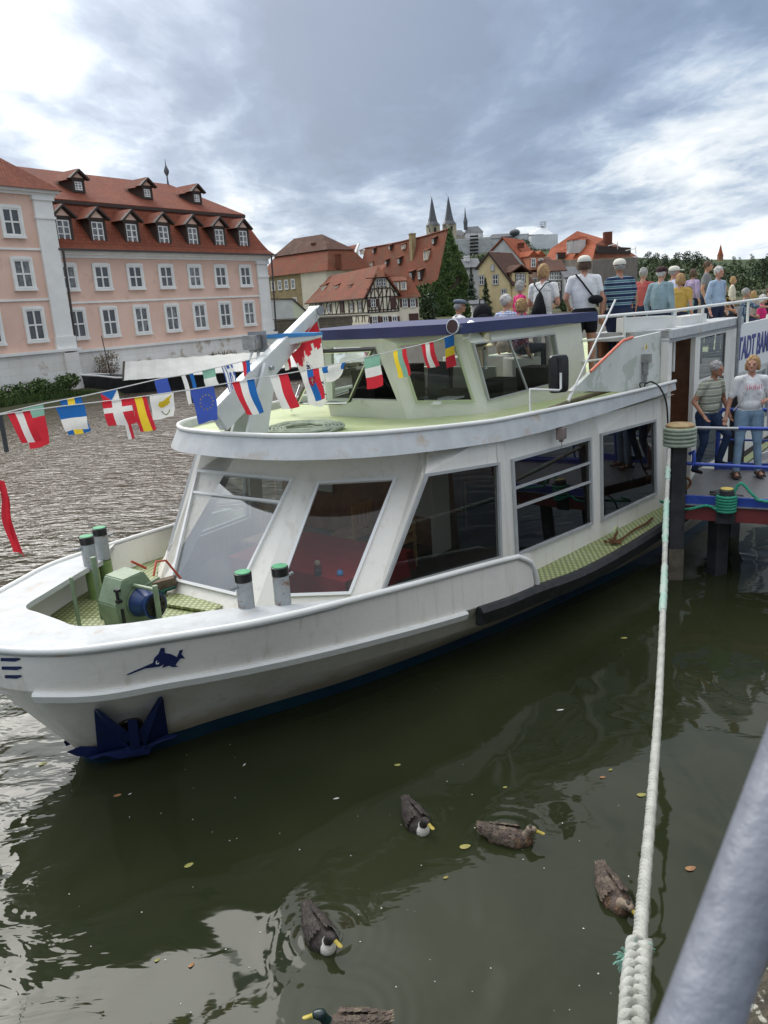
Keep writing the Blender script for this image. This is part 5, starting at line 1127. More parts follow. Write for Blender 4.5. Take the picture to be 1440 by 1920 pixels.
mb = MB(); pk_ = FD.P((ua + ub) / 2, FD.hit(977, 499)[1], .5); e1_ = FD.P(ua - .6, FD.hit(960, 513)[1], .5); e2_ = FD.P(ub + .6, FD.hit(992, 514)[1], .5)
mb.prism([e1_, pk_, pk_ + UPZ * .3, e1_ + UPZ * .3], FD.n * -6); mb.prism([pk_, e2_, e2_ + UPZ * .3, pk_ + UPZ * .3], FD.n * -6); mb.build('dormer_roof', TILEB, hy)
for px in (971, 980): window(FD, FD.hit(px, 521)[0], FD.hit(px, 521)[1], .9, 1.4, hy, 0, .12, fr=.1, sm=DARKT)
chimney(hy, FYg, FYg.hit(905, 490)[0], -3, zl, FYg.hit(905, 471)[1], 1.1, WPLA)
# white gable with bright orange roof
FO, wO = fac2(926, 540, 186, 948, 184); zO = FO.hit(944, 449)[1]; 
ho_ = thing('orange_roofed_house', 'white gabled house with bright orange tiled roof and salmon dormers', 'house', FO.P(3, 1))
ru = FO.hit(944, 449)[0]; mb = MB(); rr_ = FO.hit(998, 512)
mb.prism([FO.P(-1, 1), FO.P(rr_[0], 1), FO.P(rr_[0], rr_[1]), FO.P(ru, zO), FO.P(-1, FO.hit(925, 476)[1])], FO.n * -1); mb.build('wall', WPLA, ho_)
E1, E2, E0 = FO.P(ru, zO + .2, .4), FO.P(rr_[0], rr_[1], .4), FO.P(-1.3, FO.hit(925, 477)[1], .4); bk_ = atY(980, 456, 196) - E1; bk_.z = 0
mb = MB(); mb.prism([E1, E2, E2 + bk_, E1 + bk_], Vector((0, 0, .3))); mb.prism([E0, E1, E1 + bk_, E0 + bk_], Vector((0, 0, .3))); mb.build('roof', TILEO, ho_)
FP = Fac((FO.P(rr_[0], 0).x, FO.P(rr_[0], 0).y), math.atan2(.93, .36)); 
SALM = mat('salmon dormer plaster', (.60, .25, .15), .8)
mb = MB(); ua, ub = FP.hit(992, 540)[0], FP.hit(1024, 540)[0]; FP.box(mb, ua, ub, 1, FP.hit(1005, 510)[1], -6, 0); mb.build('side_wall', mat('peach plaster', (.62, .42, .30), .85), ho_)
for px in (1000, 1014):
    u, z = FP.hit(px, 506, .3); mb = MB(); w2 = 1.1; FP.box(mb, u - w2, u + w2, z, z + 3.0, -5, .3); o = mb.build('dormer', SALM, ho_); mb = MB(); mb.prism([FP.P(u - w2 - .3, z + 2.9, .6), FP.P(u + w2 + .3, z + 2.9, .6), FP.P(u, z + 4.1, .6)], FP.n * -6); mb.build('dormer_roof', TILEO, o); window(FP, u, z + 1.5, 1.0, 1.7, ho_, .3, .1, fr=.12)
window(FP, FP.hit(1003, 530)[0], FP.hit(1003, 530)[1], 1, 1.8, ho_, 0, .1, fr=.12)
chimney(ho_, FP, FP.hit(979, 460, -6)[0], -6, zO - 2, FP.hit(979, 455, -6)[1], 1.1, MATS['red brick'])
h2_, F2_ = simple('slate_hung_house', 'narrow slate-hung grey house with brown roof behind the woman with the backpack', 1030, 1059, 560, 168, 508, 490, SLW, TILEB, 'across', 9)
for (x, y) in ((1034, 517), (1043, 517), (1052, 517), (1037, 537), (1046, 537)): window(F2_, F2_.hit(x, y)[0], F2_.hit(x, y)[1], .9, 1.6, h2_, 0, .1, fr=.13)
h2_, F2_ = simple('brown_roofed_house', 'brown roofed grey house half hidden behind taller neighbours', 1016, 1036, 560, 178, 495, 484, GPLA, TILEB, 'across', 9)
h3_, F3_ = simple('white_narrow_house', 'narrow white house with dark roof left of the woman in white and black shorts', 1060, 1085, 560, 165, 520, 502, WPLA, SLATE, 'across', 9)
for (x, y) in ((1064, 532), (1072, 532), (1064, 550)): window(F3_, F3_.hit(x, y)[0], F3_.hit(x, y)[1], .9, 1.5, h3_, 0, .06, fr=.1)
h4_, F4_ = simple('white_shed', 'small white flat shed under the ivy gable', 886, 908, 590, 140, 571, 565, WPLA, SLATE, 'across', 5)
# ---- big orange-roofed storehouse on the right
FB, wB_ = fac2(1027, 540, 215, 1100, 185); FB2, wB2 = fac2(1100, 540, 185, 1200, 212)
bg = thing('storehouse', 'large storehouse with stepped orange tiled roof and brick chimney, right of the old houses', 'building', FB.P(5, 1))
E = [atY(1022, 487, 216), atY(1111, 487, 186), atY(1196, 481, 214)]; Mi = [atY(1033, 466, 218), atY(1118, 457, 192), atY(1170, 466, 212)]; Rg = [atY(1082, 433, 206), atY(1134, 448, 206)]
mb = MB(); mb.add(E + Mi + Rg, [(0, 1, 4, 3), (3, 4, 7, 6)]); mb.build('roof', TILEO, bg)
mb = MB(); mb.add(E + Mi + Rg, [(1, 2, 5, 4), (4, 5, 7)]); mb.build('side_roof', TILEM, bg)
mb = MB(); g_ = lambda p, dz=0: Vector((p.x, p.y, 1)); mb.add([g_(E[0]), g_(E[1]), g_(E[2]), E[0] - UPZ * .1, E[1] - UPZ * .1, E[2] - UPZ * .1], [(0, 1, 4, 3), (1, 2, 5, 4)]); mb.build('wall', mat('grey brown plaster', (.22, .19, .16), .9, (.17, .15, .13), .5, 1), bg)
mb = MB(); ld = []
for k in range(12):
    a = E[1].lerp(E[2], (k + .5) / 13).lerp(Mi[1].lerp(Mi[2], (k + .5) / 13), .55); mb.box(a + Vector((.3, -.6, .2)), (.9, .8, 1.6), .2)
mb.build('louvre_row', DARKT, bg)
for (px, py) in ((1074, 475), (1082, 475)): 
    p = atY(px, py, 198); f_ = Fac((p.x, p.y), FB.az); shed_dormer(bg, f_, 0, p.z, 1.2, 1.9, 3.0, 3, TILEO, WPLA)
p = atY(1053, 486, 204); f_ = Fac((p.x, p.y), FB.az); shed_dormer(bg, f_, 0, p.z, 1.2, 1.6, 1.6, 2, TILEO, DARKT)
mb = MB(); a = atY(1139, 455, 200); mb.box(a, (1.9, 1.6, 5.0)); mb.build('chimney', MATS['red brick'], bg)
mb = MB()
for px, py, q2 in ((1140, 461, 1158), (1173, 470, 1192)): a = atY(px, py, 195); b = atY(q2, py - 4, 198); mb.tube([a, b], .09, 4); mb.tube([atY(q2, py + 6, 198), atY(q2, py - 8, 198)], .1, 4)
mb.build('roof_antenna', STUC, bg)
# ---- the abbey on its hill
ab = thing('abbey', 'distant hilltop abbey with two slate spires, thin ridge turret and scaffolding', 'church', atY(860, 480, 600))
YA = 600; SAND = mat('pale sandstone', (.40, .35, .26), .9, (.33, .29, .21), .2, 1); SHEET = mat('white scaffold sheeting', (.74, .76, .77), .7, (.60, .62, .63), .12, 1, bump=.4, bscale=.6); SCAF = mat('grey scaffold netting', (.42, .42, .41), .8, (.54, .54, .53), .3, 1)
k_ = YA / FPX * 1.0
for (xa, ya, xb, yb, nm) in ((807, 369, 811, 423, 0), (838, 368, 842, 421, 0)):
    tp_ = atY(xa, ya, YA); bs = atY(xb, yb, YA); bs.x = tp_.x + .9; r_ = 4.3
    mb = MB(); mb.lathe([(r_ * 1.25, 0), (r_ * .8, 2.6), (r_ * .55, 7), (r_ * .28, 14), (.12, tp_.z - bs.z)], Vector((bs.x, bs.y, bs.z)), n=8); mb.tube([tp_, tp_ + UPZ * 1.8], .12, 4); mb.build('spire', SLATE, ab)
    mb = MB(); mb.box(Vector((bs.x, bs.y, bs.z - 7)), (7.8, 7.8, 14), .3); o = mb.build('tower', SAND, ab)
    mb = MB()
    for dx_ in (-1.8, 1.8): mb.box(Vector((bs.x + dx_ - .6, bs.y - 4.3, bs.z - 3.2)), (1.3, .5, 3.2), .3)
    mb.build('belfry_opening', INDARK, o)
tp_ = atY(871, 389, YA); bs = atY(872, 431, YA); mb = MB(); mb.lathe([(1.4, 0), (1.5, 5), (1.8, 5.2), (.7, 9), (.1, tp_.z - bs.z)], Vector((tp_.x + .3, YA, bs.z)), n=6); mb.build('ridge_turret', SLATE, ab)
def abox(nm, x0, x1, y0, y1, m_, Y=YA, dep=14, par=ab, roof=None, rm=None):
    a = atY(x0, (y0 + y1) / 2, Y); b = atY(x1, (y0 + y1) / 2, Y); z1 = atY((x0 + x1) / 2, y0, Y).z; z0 = atY((x0 + x1) / 2, y1, Y).z
    mb = MB(); mb.box(((a.x + b.x) / 2, Y + dep / 2, (z0 + z1) / 2), (b.x - a.x, dep, z1 - z0)); o = mb.build(nm, m_, par)
    if roof:
        z2 = atY((x0 + x1) / 2, roof, Y).z; mb = MB(); i_ = min(6, (b.x - a.x) * .2); mb.add([(a.x - .5, Y - .5, z1), (b.x + .5, Y - .5, z1), (b.x + .5, Y + dep, z1), (a.x - .5, Y + dep, z1), (a.x + i_, Y + dep / 2, z2), (b.x - i_, Y + dep / 2, z2)], [(0, 1, 5, 4), (1, 2, 5), (2, 3, 4, 5), (3, 0, 4)]); mb.build('roof', rm or SLATE, par)
    return o
abox('nave', 843, 874, 442, 466, SAND, roof=430); abox('choir', 873, 906, 436, 470, SCAF, 596, 12, roof=423)
abox('scaffolded_front', 852, 921, 446, 482, SCAF, 588, 8)
mb = MB()
for k in range(12): p0_ = atY(853 + k * 6, 440 + (k > 8) * 4, 587); p1_ = atY(853 + k * 6, 484, 587); mb.tube([p0_, (p0_.x, 587, p1_.z)], .12, 4)
for k in range(7): p0_ = atY(852, 445 + k * 6, 587); p1_ = atY(921, 445 + k * 6, 587); p1_.z = p0_.z; mb.tube([p0_, p1_], .12, 4)
mb.build('scaffolding', SCAF, ab)
mb = MB()
for k in range(6): p = atY(889, 443 + k * 6.5, 586.5); mb.box(p, (6, .5, 1.2))
mb.build('scaffold_stair', INDARK, ab)
abox('convent_wing', 916, 966, 446, 466, SCAF, 590, 12, roof=437, rm=SLATE); abox('convent_wing', 940, 962, 443, 456, SLATE, 585, 6)
ab2 = thing('wrapped_monastery_wing', 'distant monastery wing wrapped in white scaffold sheeting with a stair tower', 'building', atY(1020, 470, 585))
abox('wrapped_block', 996, 1046, 440, 468, SHEET, 580, 20, ab2); abox('wrapped_roof', 962, 1020, 438, 450, SHEET, 592, 14, ab2, roof=423, rm=SHEET)
a = atY(1008, 440, 582); b = atY(1030, 440, 582); tpk = atY(1018, 424, 588)
mb = MB(); mb.add([atY(992, 440, 580), atY(1036, 439, 580), atY(1036, 437, 598), atY(992, 437, 598), tpk], [(0, 1, 4), (1, 2, 4), (2, 3, 4), (3, 0, 4)]); mb.build('tented_roof', SHEET, ab2)
mb = MB(); tt = atY(1016, 416, 588)
for dx_ in (-1.6, 1.6):
    for dy_ in (-1.6, 1.6): mb.tube([(tpk.x + dx_, 588 + dy_, tpk.z - 2), (tpk.x + dx_, 588 + dy_, tt.z)], .14, 4)
for k in range(3): mb.box((tpk.x, 588, tpk.z + k * 1.4), (4.4, 4.4, .2))
mb.build('scaffold_tower', SCAF, ab2); mb = MB()
for k in range(18): p = atY(998 + k * 2.8, 441, 579.5); mb.tube([p - UPZ * 11, p + UPZ * .8], .09, 4)
mb.build('scaffold_pole', SCAF, ab2)
mb = MB(); mb.ball(atY(965, 436, 590), (4, 4, 2.4), 10, 6); mb.build('dark_cupola', SLATE, ab2)
# ---- church turret and villas among the trees at the right
tw = thing('church_turret', 'slender red spired church tower rising from the trees on the right', 'church', atY(1352, 500, 430)); YT = 430
a = atY(1351.5, 458, YT); b = atY(1352, 478, YT); mb = MB(); mb.lathe([(1.6, 0), (.9, 2.0), (.08, a.z - b.z)], Vector((a.x, YT, b.z)), n=8); mb.build('spire', TILEO, tw)
mb = MB(); mb.box((a.x, YT, b.z - 4), (2.3, 2.3, 8)); mb.build('tower', mat('red sandstone', (.30, .15, .09), .9), tw)
a = atY(1356, 505, YT); b = atY(1382, 505, YT); z1 = atY(1368, 500, YT).z; z2 = atY(1364, 484, YT).z
mb = MB(); mb.box(((a.x + b.x) / 2, YT + 3, z1 - 3), (b.x - a.x, 8, 8)); mb.build('nave_wall', CREAM, tw)
mb = MB(); mb.add([(a.x - .5, YT - 2, z1), (b.x + .5, YT - 2, z1), (b.x + .5, YT + 8, z1), (a.x - .5, YT + 8, z1), (a.x, YT + 3, z2), (b.x - 3.5, YT + 3, z2 - 1.5)], [(0, 1, 5, 4), (1, 2, 5), (2, 3, 4, 5), (3, 0, 4)]); mb.build('roof', TILEB, tw)
for (x, y, yr, wd_, lb_) in ((1388, 506, 497, 11, 'red roofed hillside villa just right of the church tower'), (1403, 502, 489, 7, 'villa with small domed turret among the dark pines')):
    p = atY(x, y, 420); v_ = thing('villa', lb_, 'house', (p.x, 420, p.z - 5)); mb = MB(); mb.box((p.x, 423, p.z - 2), (wd_, 6, 5)); mb.build('wall', CREAM, v_)
    zr_ = atY(x, yr, 420).z; mb = MB(); w2 = wd_ / 2 + .4; mb.add([(p.x - w2, 419.5, p.z + .5), (p.x + w2, 419.5, p.z + .5), (p.x + w2, 426.5, p.z + .5), (p.x - w2, 426.5, p.z + .5), (p.x, 423, zr_)], [(0, 1, 4), (1, 2, 4), (2, 3, 4), (3, 0, 4)]); mb.build('roof', TILEM, v_)

# ---- covered black barge by the palace
BK = mat('black barge hull', (.014, .014, .015), .5, (.03, .03, .03), 2, 1); TARP = mat('white barge cover', (.62, .61, .56), .6, (.52, .51, .47), .7, 1, bump=.3, bscale=2.5, streak=((.42, .41, .37), .5))
g0 = atz(168, 741, 0); g1 = atz(545, 710, 0); bd = (g1 - g0).normalized(); bn2 = Vector((-bd.y, bd.x, 0)); print('barge', g0, g1)
bt_ = thing('covered_barge', 'black river barge under a long white ridged cover, moored below the palace', 'barge', g0.lerp(g1, .5)); L_ = (g1 - g0).length + 5
secs = []
for t_, hw, sh in ((0, .05, 1.25), (.04, .8, 1.15), (.1, 1.5, 1.0), (.2, 1.9, .85), (.6, 2.0, .8), (1, 2.0, .8)):
    c = g0 + bd * L_ * t_ + bn2 * .6; rk = bd * (-.0 if t_ else -.5); secs.append([c - bn2 * hw * .8 - UPZ * .3, c - bn2 * hw + UPZ * sh + rk, c + bn2 * hw + UPZ * sh + rk, c + bn2 * hw * .8 - UPZ * .3])
mb = MB(); mb.grid(secs); mb.build('hull', BK, bt_)
mb = MB()
for sg in (-1, 1): mb.tube([s_[1 if sg < 0 else 2] + UPZ * .03 for s_ in secs], .06, 6)
mb.build('gunwale', STUC, bt_)
mb = MB(); rows = []
for k in range(40):
    t_ = .13 + .87 * k / 39; c = g0 + bd * L_ * t_ + bn2 * .6; rr = .05 * (k % 2)
    rows.append([c - bn2 * 2.25 + UPZ * (.85 + rr * .3), c - bn2 * 1.2 + UPZ * (1.35 + rr), c + UPZ * (1.85 + rr), c + bn2 * 1.2 + UPZ * (1.35 + rr), c + bn2 * 2.25 + UPZ * .85])
mb.grid(rows); mb.build('cover', TARP, bt_)
mb = MB(); c = g0 + bd * L_ * .13 + bn2 * .6; mb.beam(c - bn2 * 2.2 + UPZ * .85, c + UPZ * 1.85, .12, .14); mb.beam(c + bn2 * 2.2 + UPZ * .85, c + UPZ * 1.85, .12, .14); mb.tube([g0 + bd * 1.4 + bn2 * .5 + UPZ * .9, g0 + bd * 1.2 + bn2 * .5 + UPZ * 3.6], .03, 5); mb.build('cover_frame', DARKT, bt_)
mb = MB(); c = atY(468, 690, 56); tw_ = MB(); tw_.tube([c + (bd * math.cos(k * .52) + UPZ * math.sin(k * .52)) * .42 for k in range(12)], .14, 6, closed=True); tw_.build('tyre_fender', RUBBER, bt_, smooth=60)
# ================================================================== SALOON FURNITURE
tcx = st(atz(600, 1085, 1.32)); tpos = W(6.85, .35, .84)
tb_ = MB(); tb_.box(tpos + UPZ * .46, (1.9, 2.2, .03), -AZ + 0.0)
tab = thing('dining_table', 'saloon table under a wine red cloth behind the second bow window', 'table', tpos)
tb2 = MB(); c = tpos; TR_ = lambda a, b, z: c + S_ * a + P_ * b + UPZ * z
rows = []
for k in range(9):
    f_ = k / 8; rows.append([TR_(-.62, -.95 + 1.9 * f_, .14 + .03 * math.sin(k * 2.1)), TR_(-.66, -1.0 + 2 * f_, .46), TR_(0, -1 + 2 * f_, .475), TR_(.66, -1 + 2 * f_, .46), TR_(.72, -1 + 2 * f_, .14 + .03 * math.sin(k * 1.7))])
tb2.grid(rows); 
for f_ in (-1.0, 1.0): tb2.grid([[TR_(-.58 + 1.16 * k / 10, f_ * .95, .462) for k in range(11)], [TR_(-.58 + 1.16 * k / 10, f_ * (.98 + .03 * math.sin(k * 2)), .12) for k in range(11)]])
tb2.build('tablecloth', REDCLOTH, tab, smooth=50)
l_ = MB(); l_.box(TR_(0, 0, .22), (.1, .1, .44), -AZ); l_.build('leg', INWOOD, tab)
WOODC = mat('honey wood chair', (.50, .29, .13), .5, (.38, .21, .09), 8, 1)
chairp = None
for i, (a, b, rz_) in enumerate(((1.02, -.30, 0), (1.02, .45, 0), (.2, -1.25, 1.57))):
    lb = ('honey wood chair at the far left of the red table', 'honey wood chair tucked behind the red table by the aisle', 'honey wood chair at the far end of the red table')[i]
    if chairp is None:
        o = thing('wooden_chair', lb, 'chair', (0, 0, 0), 0, 'wooden chairs round the red saloon table'); chairp = o
        q_ = MB(); q_.box((0, 0, .42), (.42, .42, .04)); q_.build('seat', WOODC, o)
        q_ = MB(); q_.box((0, .2, .83), (.42, .03, .1)); q_.box((0, .2, .55), (.38, .025, .04)); 
        for k in range(4): q_.box((-.135 + k * .09, .2, .68), (.04, .02, .24))
        q_.build('backrest', WOODC, o)
        for sx in (-.18, .18):
            for sy in (-.18, .19): q_ = MB(); q_.box((sx, sy, .2 if sy < 0 else .42), (.035, .035, .4 if sy < 0 else .84)); q_.build('leg', WOODC, o)
    else:
        src = chairp; o = src.copy(); COL.objects.link(o); o['label'] = lb
        for ch in list(src.children): d_c = ch.copy(); COL.objects.link(d_c); d_c.parent = o
    o.location = TR_(a, b, 0); o.rotation_euler = (0, 0, -AZ - math.pi / 2 + rz_)
gl_ = MB(); g0_ = atz(597, 1078, 1.315); gl_.lathe([(.045, 0), (.05, .11), (.043, .11), (.04, .01)], g0_, n=8); v = gl_.build('flower_glass', glass('drinking glass', (.7, .75, .8), .05, .1), label='small square glass with blue marbles and a dried flower on the red table', cat='vase')
q_ = MB(); q_.lathe([(.035, .01), (.035, .05)], g0_, n=8); q_.build('blue_marbles', mat('blue marbles', (.04, .09, .2), .3), v); q_ = MB(); q_.ball(g0_ + UPZ * .15, .035, 8, 6); q_.build('dried_flower', mat('dried flower', (.35, .27, .2), .9), v)
q_ = MB(); c = atz(638, 1077, 1.315); q_.lathe([(.04, 0), (.042, .015), (.032, .045), (.01, .06)], c, n=14); q_.build('snow_globe', mat('blue plastic dome', (.03, .22, .55), .2), label='little bright blue domed ornament on the red tablecloth', cat='ornament', smooth=60)

# ================================================================== POST, GANGWAY, ROPES
ROPEW = mat('weathered white rope', (.46, .46, .42), .9, (.34, .35, .31), 9, 1, bump=.5, bscale=140)
ROPEA = mat('faded aqua rope', (.30, .46, .38), .9, (.42, .46, .41), 5, 1, bump=.5, bscale=140)
ROPEG = mat('green rope', (.03, .27, .17), .75, (.06, .33, .22), 14, 1, bump=.3, bscale=120)
ROPES = mat('sage rope', (.27, .33, .25), .9, (.37, .40, .32), 12, 1, bump=.5, bscale=140)
STEELD = mat('tarred steel', (.018, .019, .022), .55, (.05, .052, .055), 3.5, .8, bump=.2, bscale=30, stain=(.13, .11, .09), stscale=2.2, stlo=.62, sthi=.8)
pb = atz(1265, 1085, 0); PT = atY(1270, 812, pb.y).z
post = thing('mooring_post', 'black steel mooring post with sage rope wound round its top', 'post', pb)
pm_ = MB(); pdir = Vector((.98, -.2, 0)).normalized()
for a_, w2 in ((0, .20),): pm_.box(pb + UPZ * (PT / 2 - .25), (.20, .12, PT + .6), math.atan2(pdir.y, pdir.x))
pm_.box(pb + UPZ * (PT / 2 - .25) + Vector((.085, .10, 0)), (.03, .2, PT + .55), math.atan2(pdir.y, pdir.x)); pm_.box(pb + UPZ * (PT / 2 - .25) + Vector((-.085, .12, 0)), (.03, .2, PT + .55), math.atan2(pdir.y, pdir.x)); 
pm_.build('steel_pile', STEELD, post)
pm_ = MB(); pm_.box(pb + UPZ * .18, (.215, .135, .62), math.atan2(pdir.y, pdir.x)); pm_.build('silt_band', mat('dried silt', (.15, .13, .10), .9, (.09, .08, .06), 6, 1), post)
pm_ = MB(); pm_.lathe([(.20, 0), (.20, .3), (.17, .32), (.001, .325)], pb + UPZ * (PT - .18), n=20); pm_.build('post_head', mat('rusty ochre plate', (.35, .26, .12), .7, (.25, .15, .07), 9, 1), post, smooth=40)
for k in range(5):
    z_ = PT - .17 + k * .058; rc = .205
    pts = [pb + Vector((math.cos(a) * rc, math.sin(a) * rc, z_ + .058 * a / 6.283 * (0 if k == 4 else .3))) for a in [2 * math.pi * j / 40 for j in range(40)]]
    q_ = MB(); q_.tube(pts, .031, 9, closed=True, lobes=3, twist=70, amp=.22); q_.build('rope_turn', ROPES, post, smooth=60)
pm_ = MB(); c = pb + Vector((.16, .02, PT - .33)); pm_.tube([c, c + Vector((.04, -.05, .06)), c + Vector((.05, -.05, -.08)), c + Vector((.03, -.05, -.16))], .03, 8); pm_.build('blue_plug', mat('blue plug', (.02, .06, .35), .4), post, smooth=60)
pm_ = MB(); c = onplane(1284, 906, pb + Vector((.2, .1, 0)), pb + Vector((1.2, .0, 0)), pb + Vector((.2, .1, 1))); pm_.tube([c + Vector((math.cos(a) * .085, 0, math.sin(a) * .085)) for a in [2 * math.pi * j / 20 for j in range(20)]], .02, 8, closed=True); pm_.build('iron_ring', RUST, post, smooth=60)
# long mooring rope to the quay
def rope(name, pts, r, m, label, cat='rope', tw=60, n=9, lobes=3, amp=.22, step=None, par=None, group=None):
    q_ = MB(); P = catmull(pts, 12); L = sum((P[i + 1] - P[i]).length for i in range(len(P) - 1)); st_ = step or r * .55; out_ = []; acc = 0; nseg = int(L / st_)
    cum = [0]
    for i in range(len(P) - 1): cum.append(cum[-1] + (P[i + 1] - P[i]).length)
    j = 0
    for k in range(nseg + 1):
        d = L * k / nseg
        while j < len(P) - 2 and cum[j + 1] < d: j += 1
        out_.append(P[j].lerp(P[j + 1], (d - cum[j]) / max(1e-6, cum[j + 1] - cum[j])))
    q_.tube(out_, r, n, lobes=lobes, twist=tw, amp=amp)
    return q_.build(name, m, par, label=label, cat=cat, smooth=50, group=group)
R0 = pb + Vector((-.22, -.02, PT - .05))
rp = [atD(1254, 842, 11.2), atD(1249, 960, 9.6), atD(1244, 1120, 7.7), atD(1236, 1300, 5.9), atD(1222, 1500, 4.4), atD(1208, 1660, 3.5), atD(1199, 1772, 3.0)]
def laid(name, P, rs, off, pitch, m, label=None, par=None, step=.011, n=7, rfun=None):
    q_ = MB(); cum = [0]
    for i in range(len(P) - 1): cum.append(cum[-1] + (P[i + 1] - P[i]).length)
    N = int(cum[-1] / step); pts = [[], [], []]; rad = []; j = 0
    for k in range(N + 1):
        d = cum[-1] * k / N
        while j < len(P) - 2 and cum[j + 1] < d: j += 1
        p = P[j].lerp(P[j + 1], (d - cum[j]) / max(1e-6, cum[j + 1] - cum[j])); t_ = (P[j + 1] - P[j]).normalized(); a_ = t_.cross(UPZ).normalized(); b_ = a_.cross(t_)
        for s_i in range(3): th = 6.283 * d / pitch + s_i * 2.094; pts[s_i].append(p + (a_ * math.cos(th) + b_ * math.sin(th)) * off)
        rad.append(rs * (1 + .06 * math.sin(d * 37) + .04 * math.sin(d * 91)))
    for s_ in pts: q_.tube(s_, rad, n)
    return q_.build(name, m, par, label=label, cat='rope' if label else None, smooth=70)
mr = laid('mooring_rope', catmull(rp, 14), .0165, .0142, .115, ROPEW, 'long white mooring rope running from the black post down to the quay')
q_ = MB()
for a, b, rr in ((0.0, .06, .045), (.10, .24, .050), (.26, .32, .046), (.36, .50, .048)):
    pass
P = catmull(rp[:4], 24)
for (i0, i1, m2) in ((8, 13, 0), (20, 34, 0), (40, 52, 0)):
    seg = []
    for i in range(i0, i1): 
        for k in range(4): seg.append(P[i].lerp(P[i + 1], k / 4) + Vector((random.uniform(-.005, .005), random.uniform(-.005, .005), 0)))
    q2 = MB(); q2.tube(seg, [.030 + .008 * random.random() for _ in seg], 10); q2.build('chafe_wrapping', ROPEA, mr, smooth=60)
# heavy braided splice near the quay
sp_ = [atD(1199, 1768, 3.0), atD(1192, 1840, 2.75), atD(1187, 1930, 2.5), atD(1180, 2050, 2.3)]; Ps = catmull(sp_, 40); q_ = MB()
for s_i in range(3):
    pts = []
    for i, p in enumerate(Ps):
        d = (Ps[min(i + 1, len(Ps) - 1)] - Ps[max(0, i - 1)]).normalized(); a_ = d.cross(UPZ).normalized(); b_ = a_.cross(d); th = i * .235 + s_i * 2.094
        pts.append(p + a_ * (.026 * math.sin(th)) * 1.25 + b_ * (.020 * math.sin(2 * th)))
    q_.tube(pts, .021, 10, lobes=3, twist=140, amp=.25)
q_.build('braided_splice', ROPEW, mr, smooth=50)
q_ = MB(); random.seed(4)
for c, nn in ((Ps[6], 60), (Ps[16] + Vector((-.035, 0, 0)), 36)):
    for k in range(nn):
        th = random.uniform(0, 6.28); d = Vector((math.cos(th) * (1 if nn > 50 else .8), .2 * math.sin(th), random.uniform(-.9, .9))).normalized() * random.uniform(.03, .065)
        if nn < 50: d.x = -abs(d.x)
        q_.tube([c + d * .35, c + d * .8 + Vector((0, 0, -.004)), c + d + Vector((0, 0, -.012))], .0016, 3)
q_.build('frayed_yarn', mat('aqua frayed yarn', (.28, .55, .46), .8), mr)
# gangway
GZ = 1.25
G0, G1 = atz(1276, 934, GZ), atz(1440, 943, GZ); gd = (G1 - G0); gd.z = 0; gd.normalize(); gn = Vector((-gd.y, gd.x, 0)); G2 = G0 + gd * 6
back = atz(1340, 879, GZ); gw = (back - G0).dot(gn); print('gangway', st(G0), gw)
CHK = bpy.data.materials.new('checker plate'); CHK.use_nodes = True; t = CHK.node_tree; t.nodes.clear(); q = NT(t); pos = q.n('ShaderNodeNewGeometry').outputs['Position']
mp = q.n('ShaderNodeMapping', {0: pos, 2: (0, 0, R(20)), 3: (16, 16, 16)}).outputs[0]; ck = q.n('ShaderNodeTexChecker', {'Vector': mp, 'Scale': 1.0}).outputs[1]
cc = q.mix(ck, (.13, .13, .13, 1), (.24, .24, .235, 1)); cc = q.mix(q.smooth(q.noise(pos, 3, 5, .6), .5, .75, 0, .6), cc, (.16, .12, .09, 1))
p_ = q.n('ShaderNodeBsdfPrincipled', {'Base Color': cc, 'Roughness': .45, 'Metallic': .5, 'Normal': q.n('ShaderNodeBump', {'Height': ck, 'Strength': .5, 'Distance': .004}).outputs[0]}); o = q.n('ShaderNodeOutputMaterial'); t.links.new(p_.outputs[0], o.inputs[0])
BLUEP = mat('chipped blue paint', (.02, .055, .30), .4, (.03, .07, .36), 6, 1, stain=(.3, .32, .36), stscale=7, stlo=.64, sthi=.72)
REDB = mat('dull red beam paint', (.20, .035, .035), .55, (.15, .028, .028), 4, 1, stain=(.1, .06, .05), stscale=5, stlo=.6, sthi=.75)
gw_ = thing('gangway', 'steel gangway with checker plate deck, blue railings and dull red side beam', 'gangway', G0)
mb = MB(); mb.prism([G0, G2, G2 + gn * gw, G0 + gn * gw], UPZ * -.03); mb.build('deck_plate', CHK, gw_)
mb = MB(); mb.beam(G0 - UPZ * .0 - gn * .035, G2 - gn * .035, .05, .12); mb.build('kerb_strip', BLUEP, gw_)
mb = MB(); mb.beam(G0 - UPZ * .19 - gn * .02, G2 - UPZ * .19 - gn * .02, .10, .22); mb.beam(G0 - UPZ * .19 + gn * gw, G2 - UPZ * .19 + gn * gw, .10, .22); mb.build('side_beam', REDB, gw_)
mb = MB(); mb.beam(G0 - UPZ * .068 - gn * .05, G2 - UPZ * .068 - gn * .05, .12, .015); mb.build('edge_plate', STEEL, gw_)
for k in range(5): mb = MB(); mb.beam(G0 + gd * (.4 + k * 1.3) - UPZ * .2, G0 + gd * (.4 + k * 1.3) - UPZ * .2 + gn * gw, .08, .14); mb.build('cross_beam', STEELD, gw_)
for (px, py) in ((1352, 1000), (1500, 1000)):
    c = G0 + gd * ((atz(px, 975, GZ - .5) - G0).dot(gd)) + gn * .35; mb = MB(); mb.box(Vector((c.x, c.y, .2)), (.22, .2, 2.2), .3); mb.build('support_pile', STEELD, gw_)
GA = G0 - gn * .02
def gp(x, y): return onplane(x, y, GA, GA + gd, GA + UPZ)
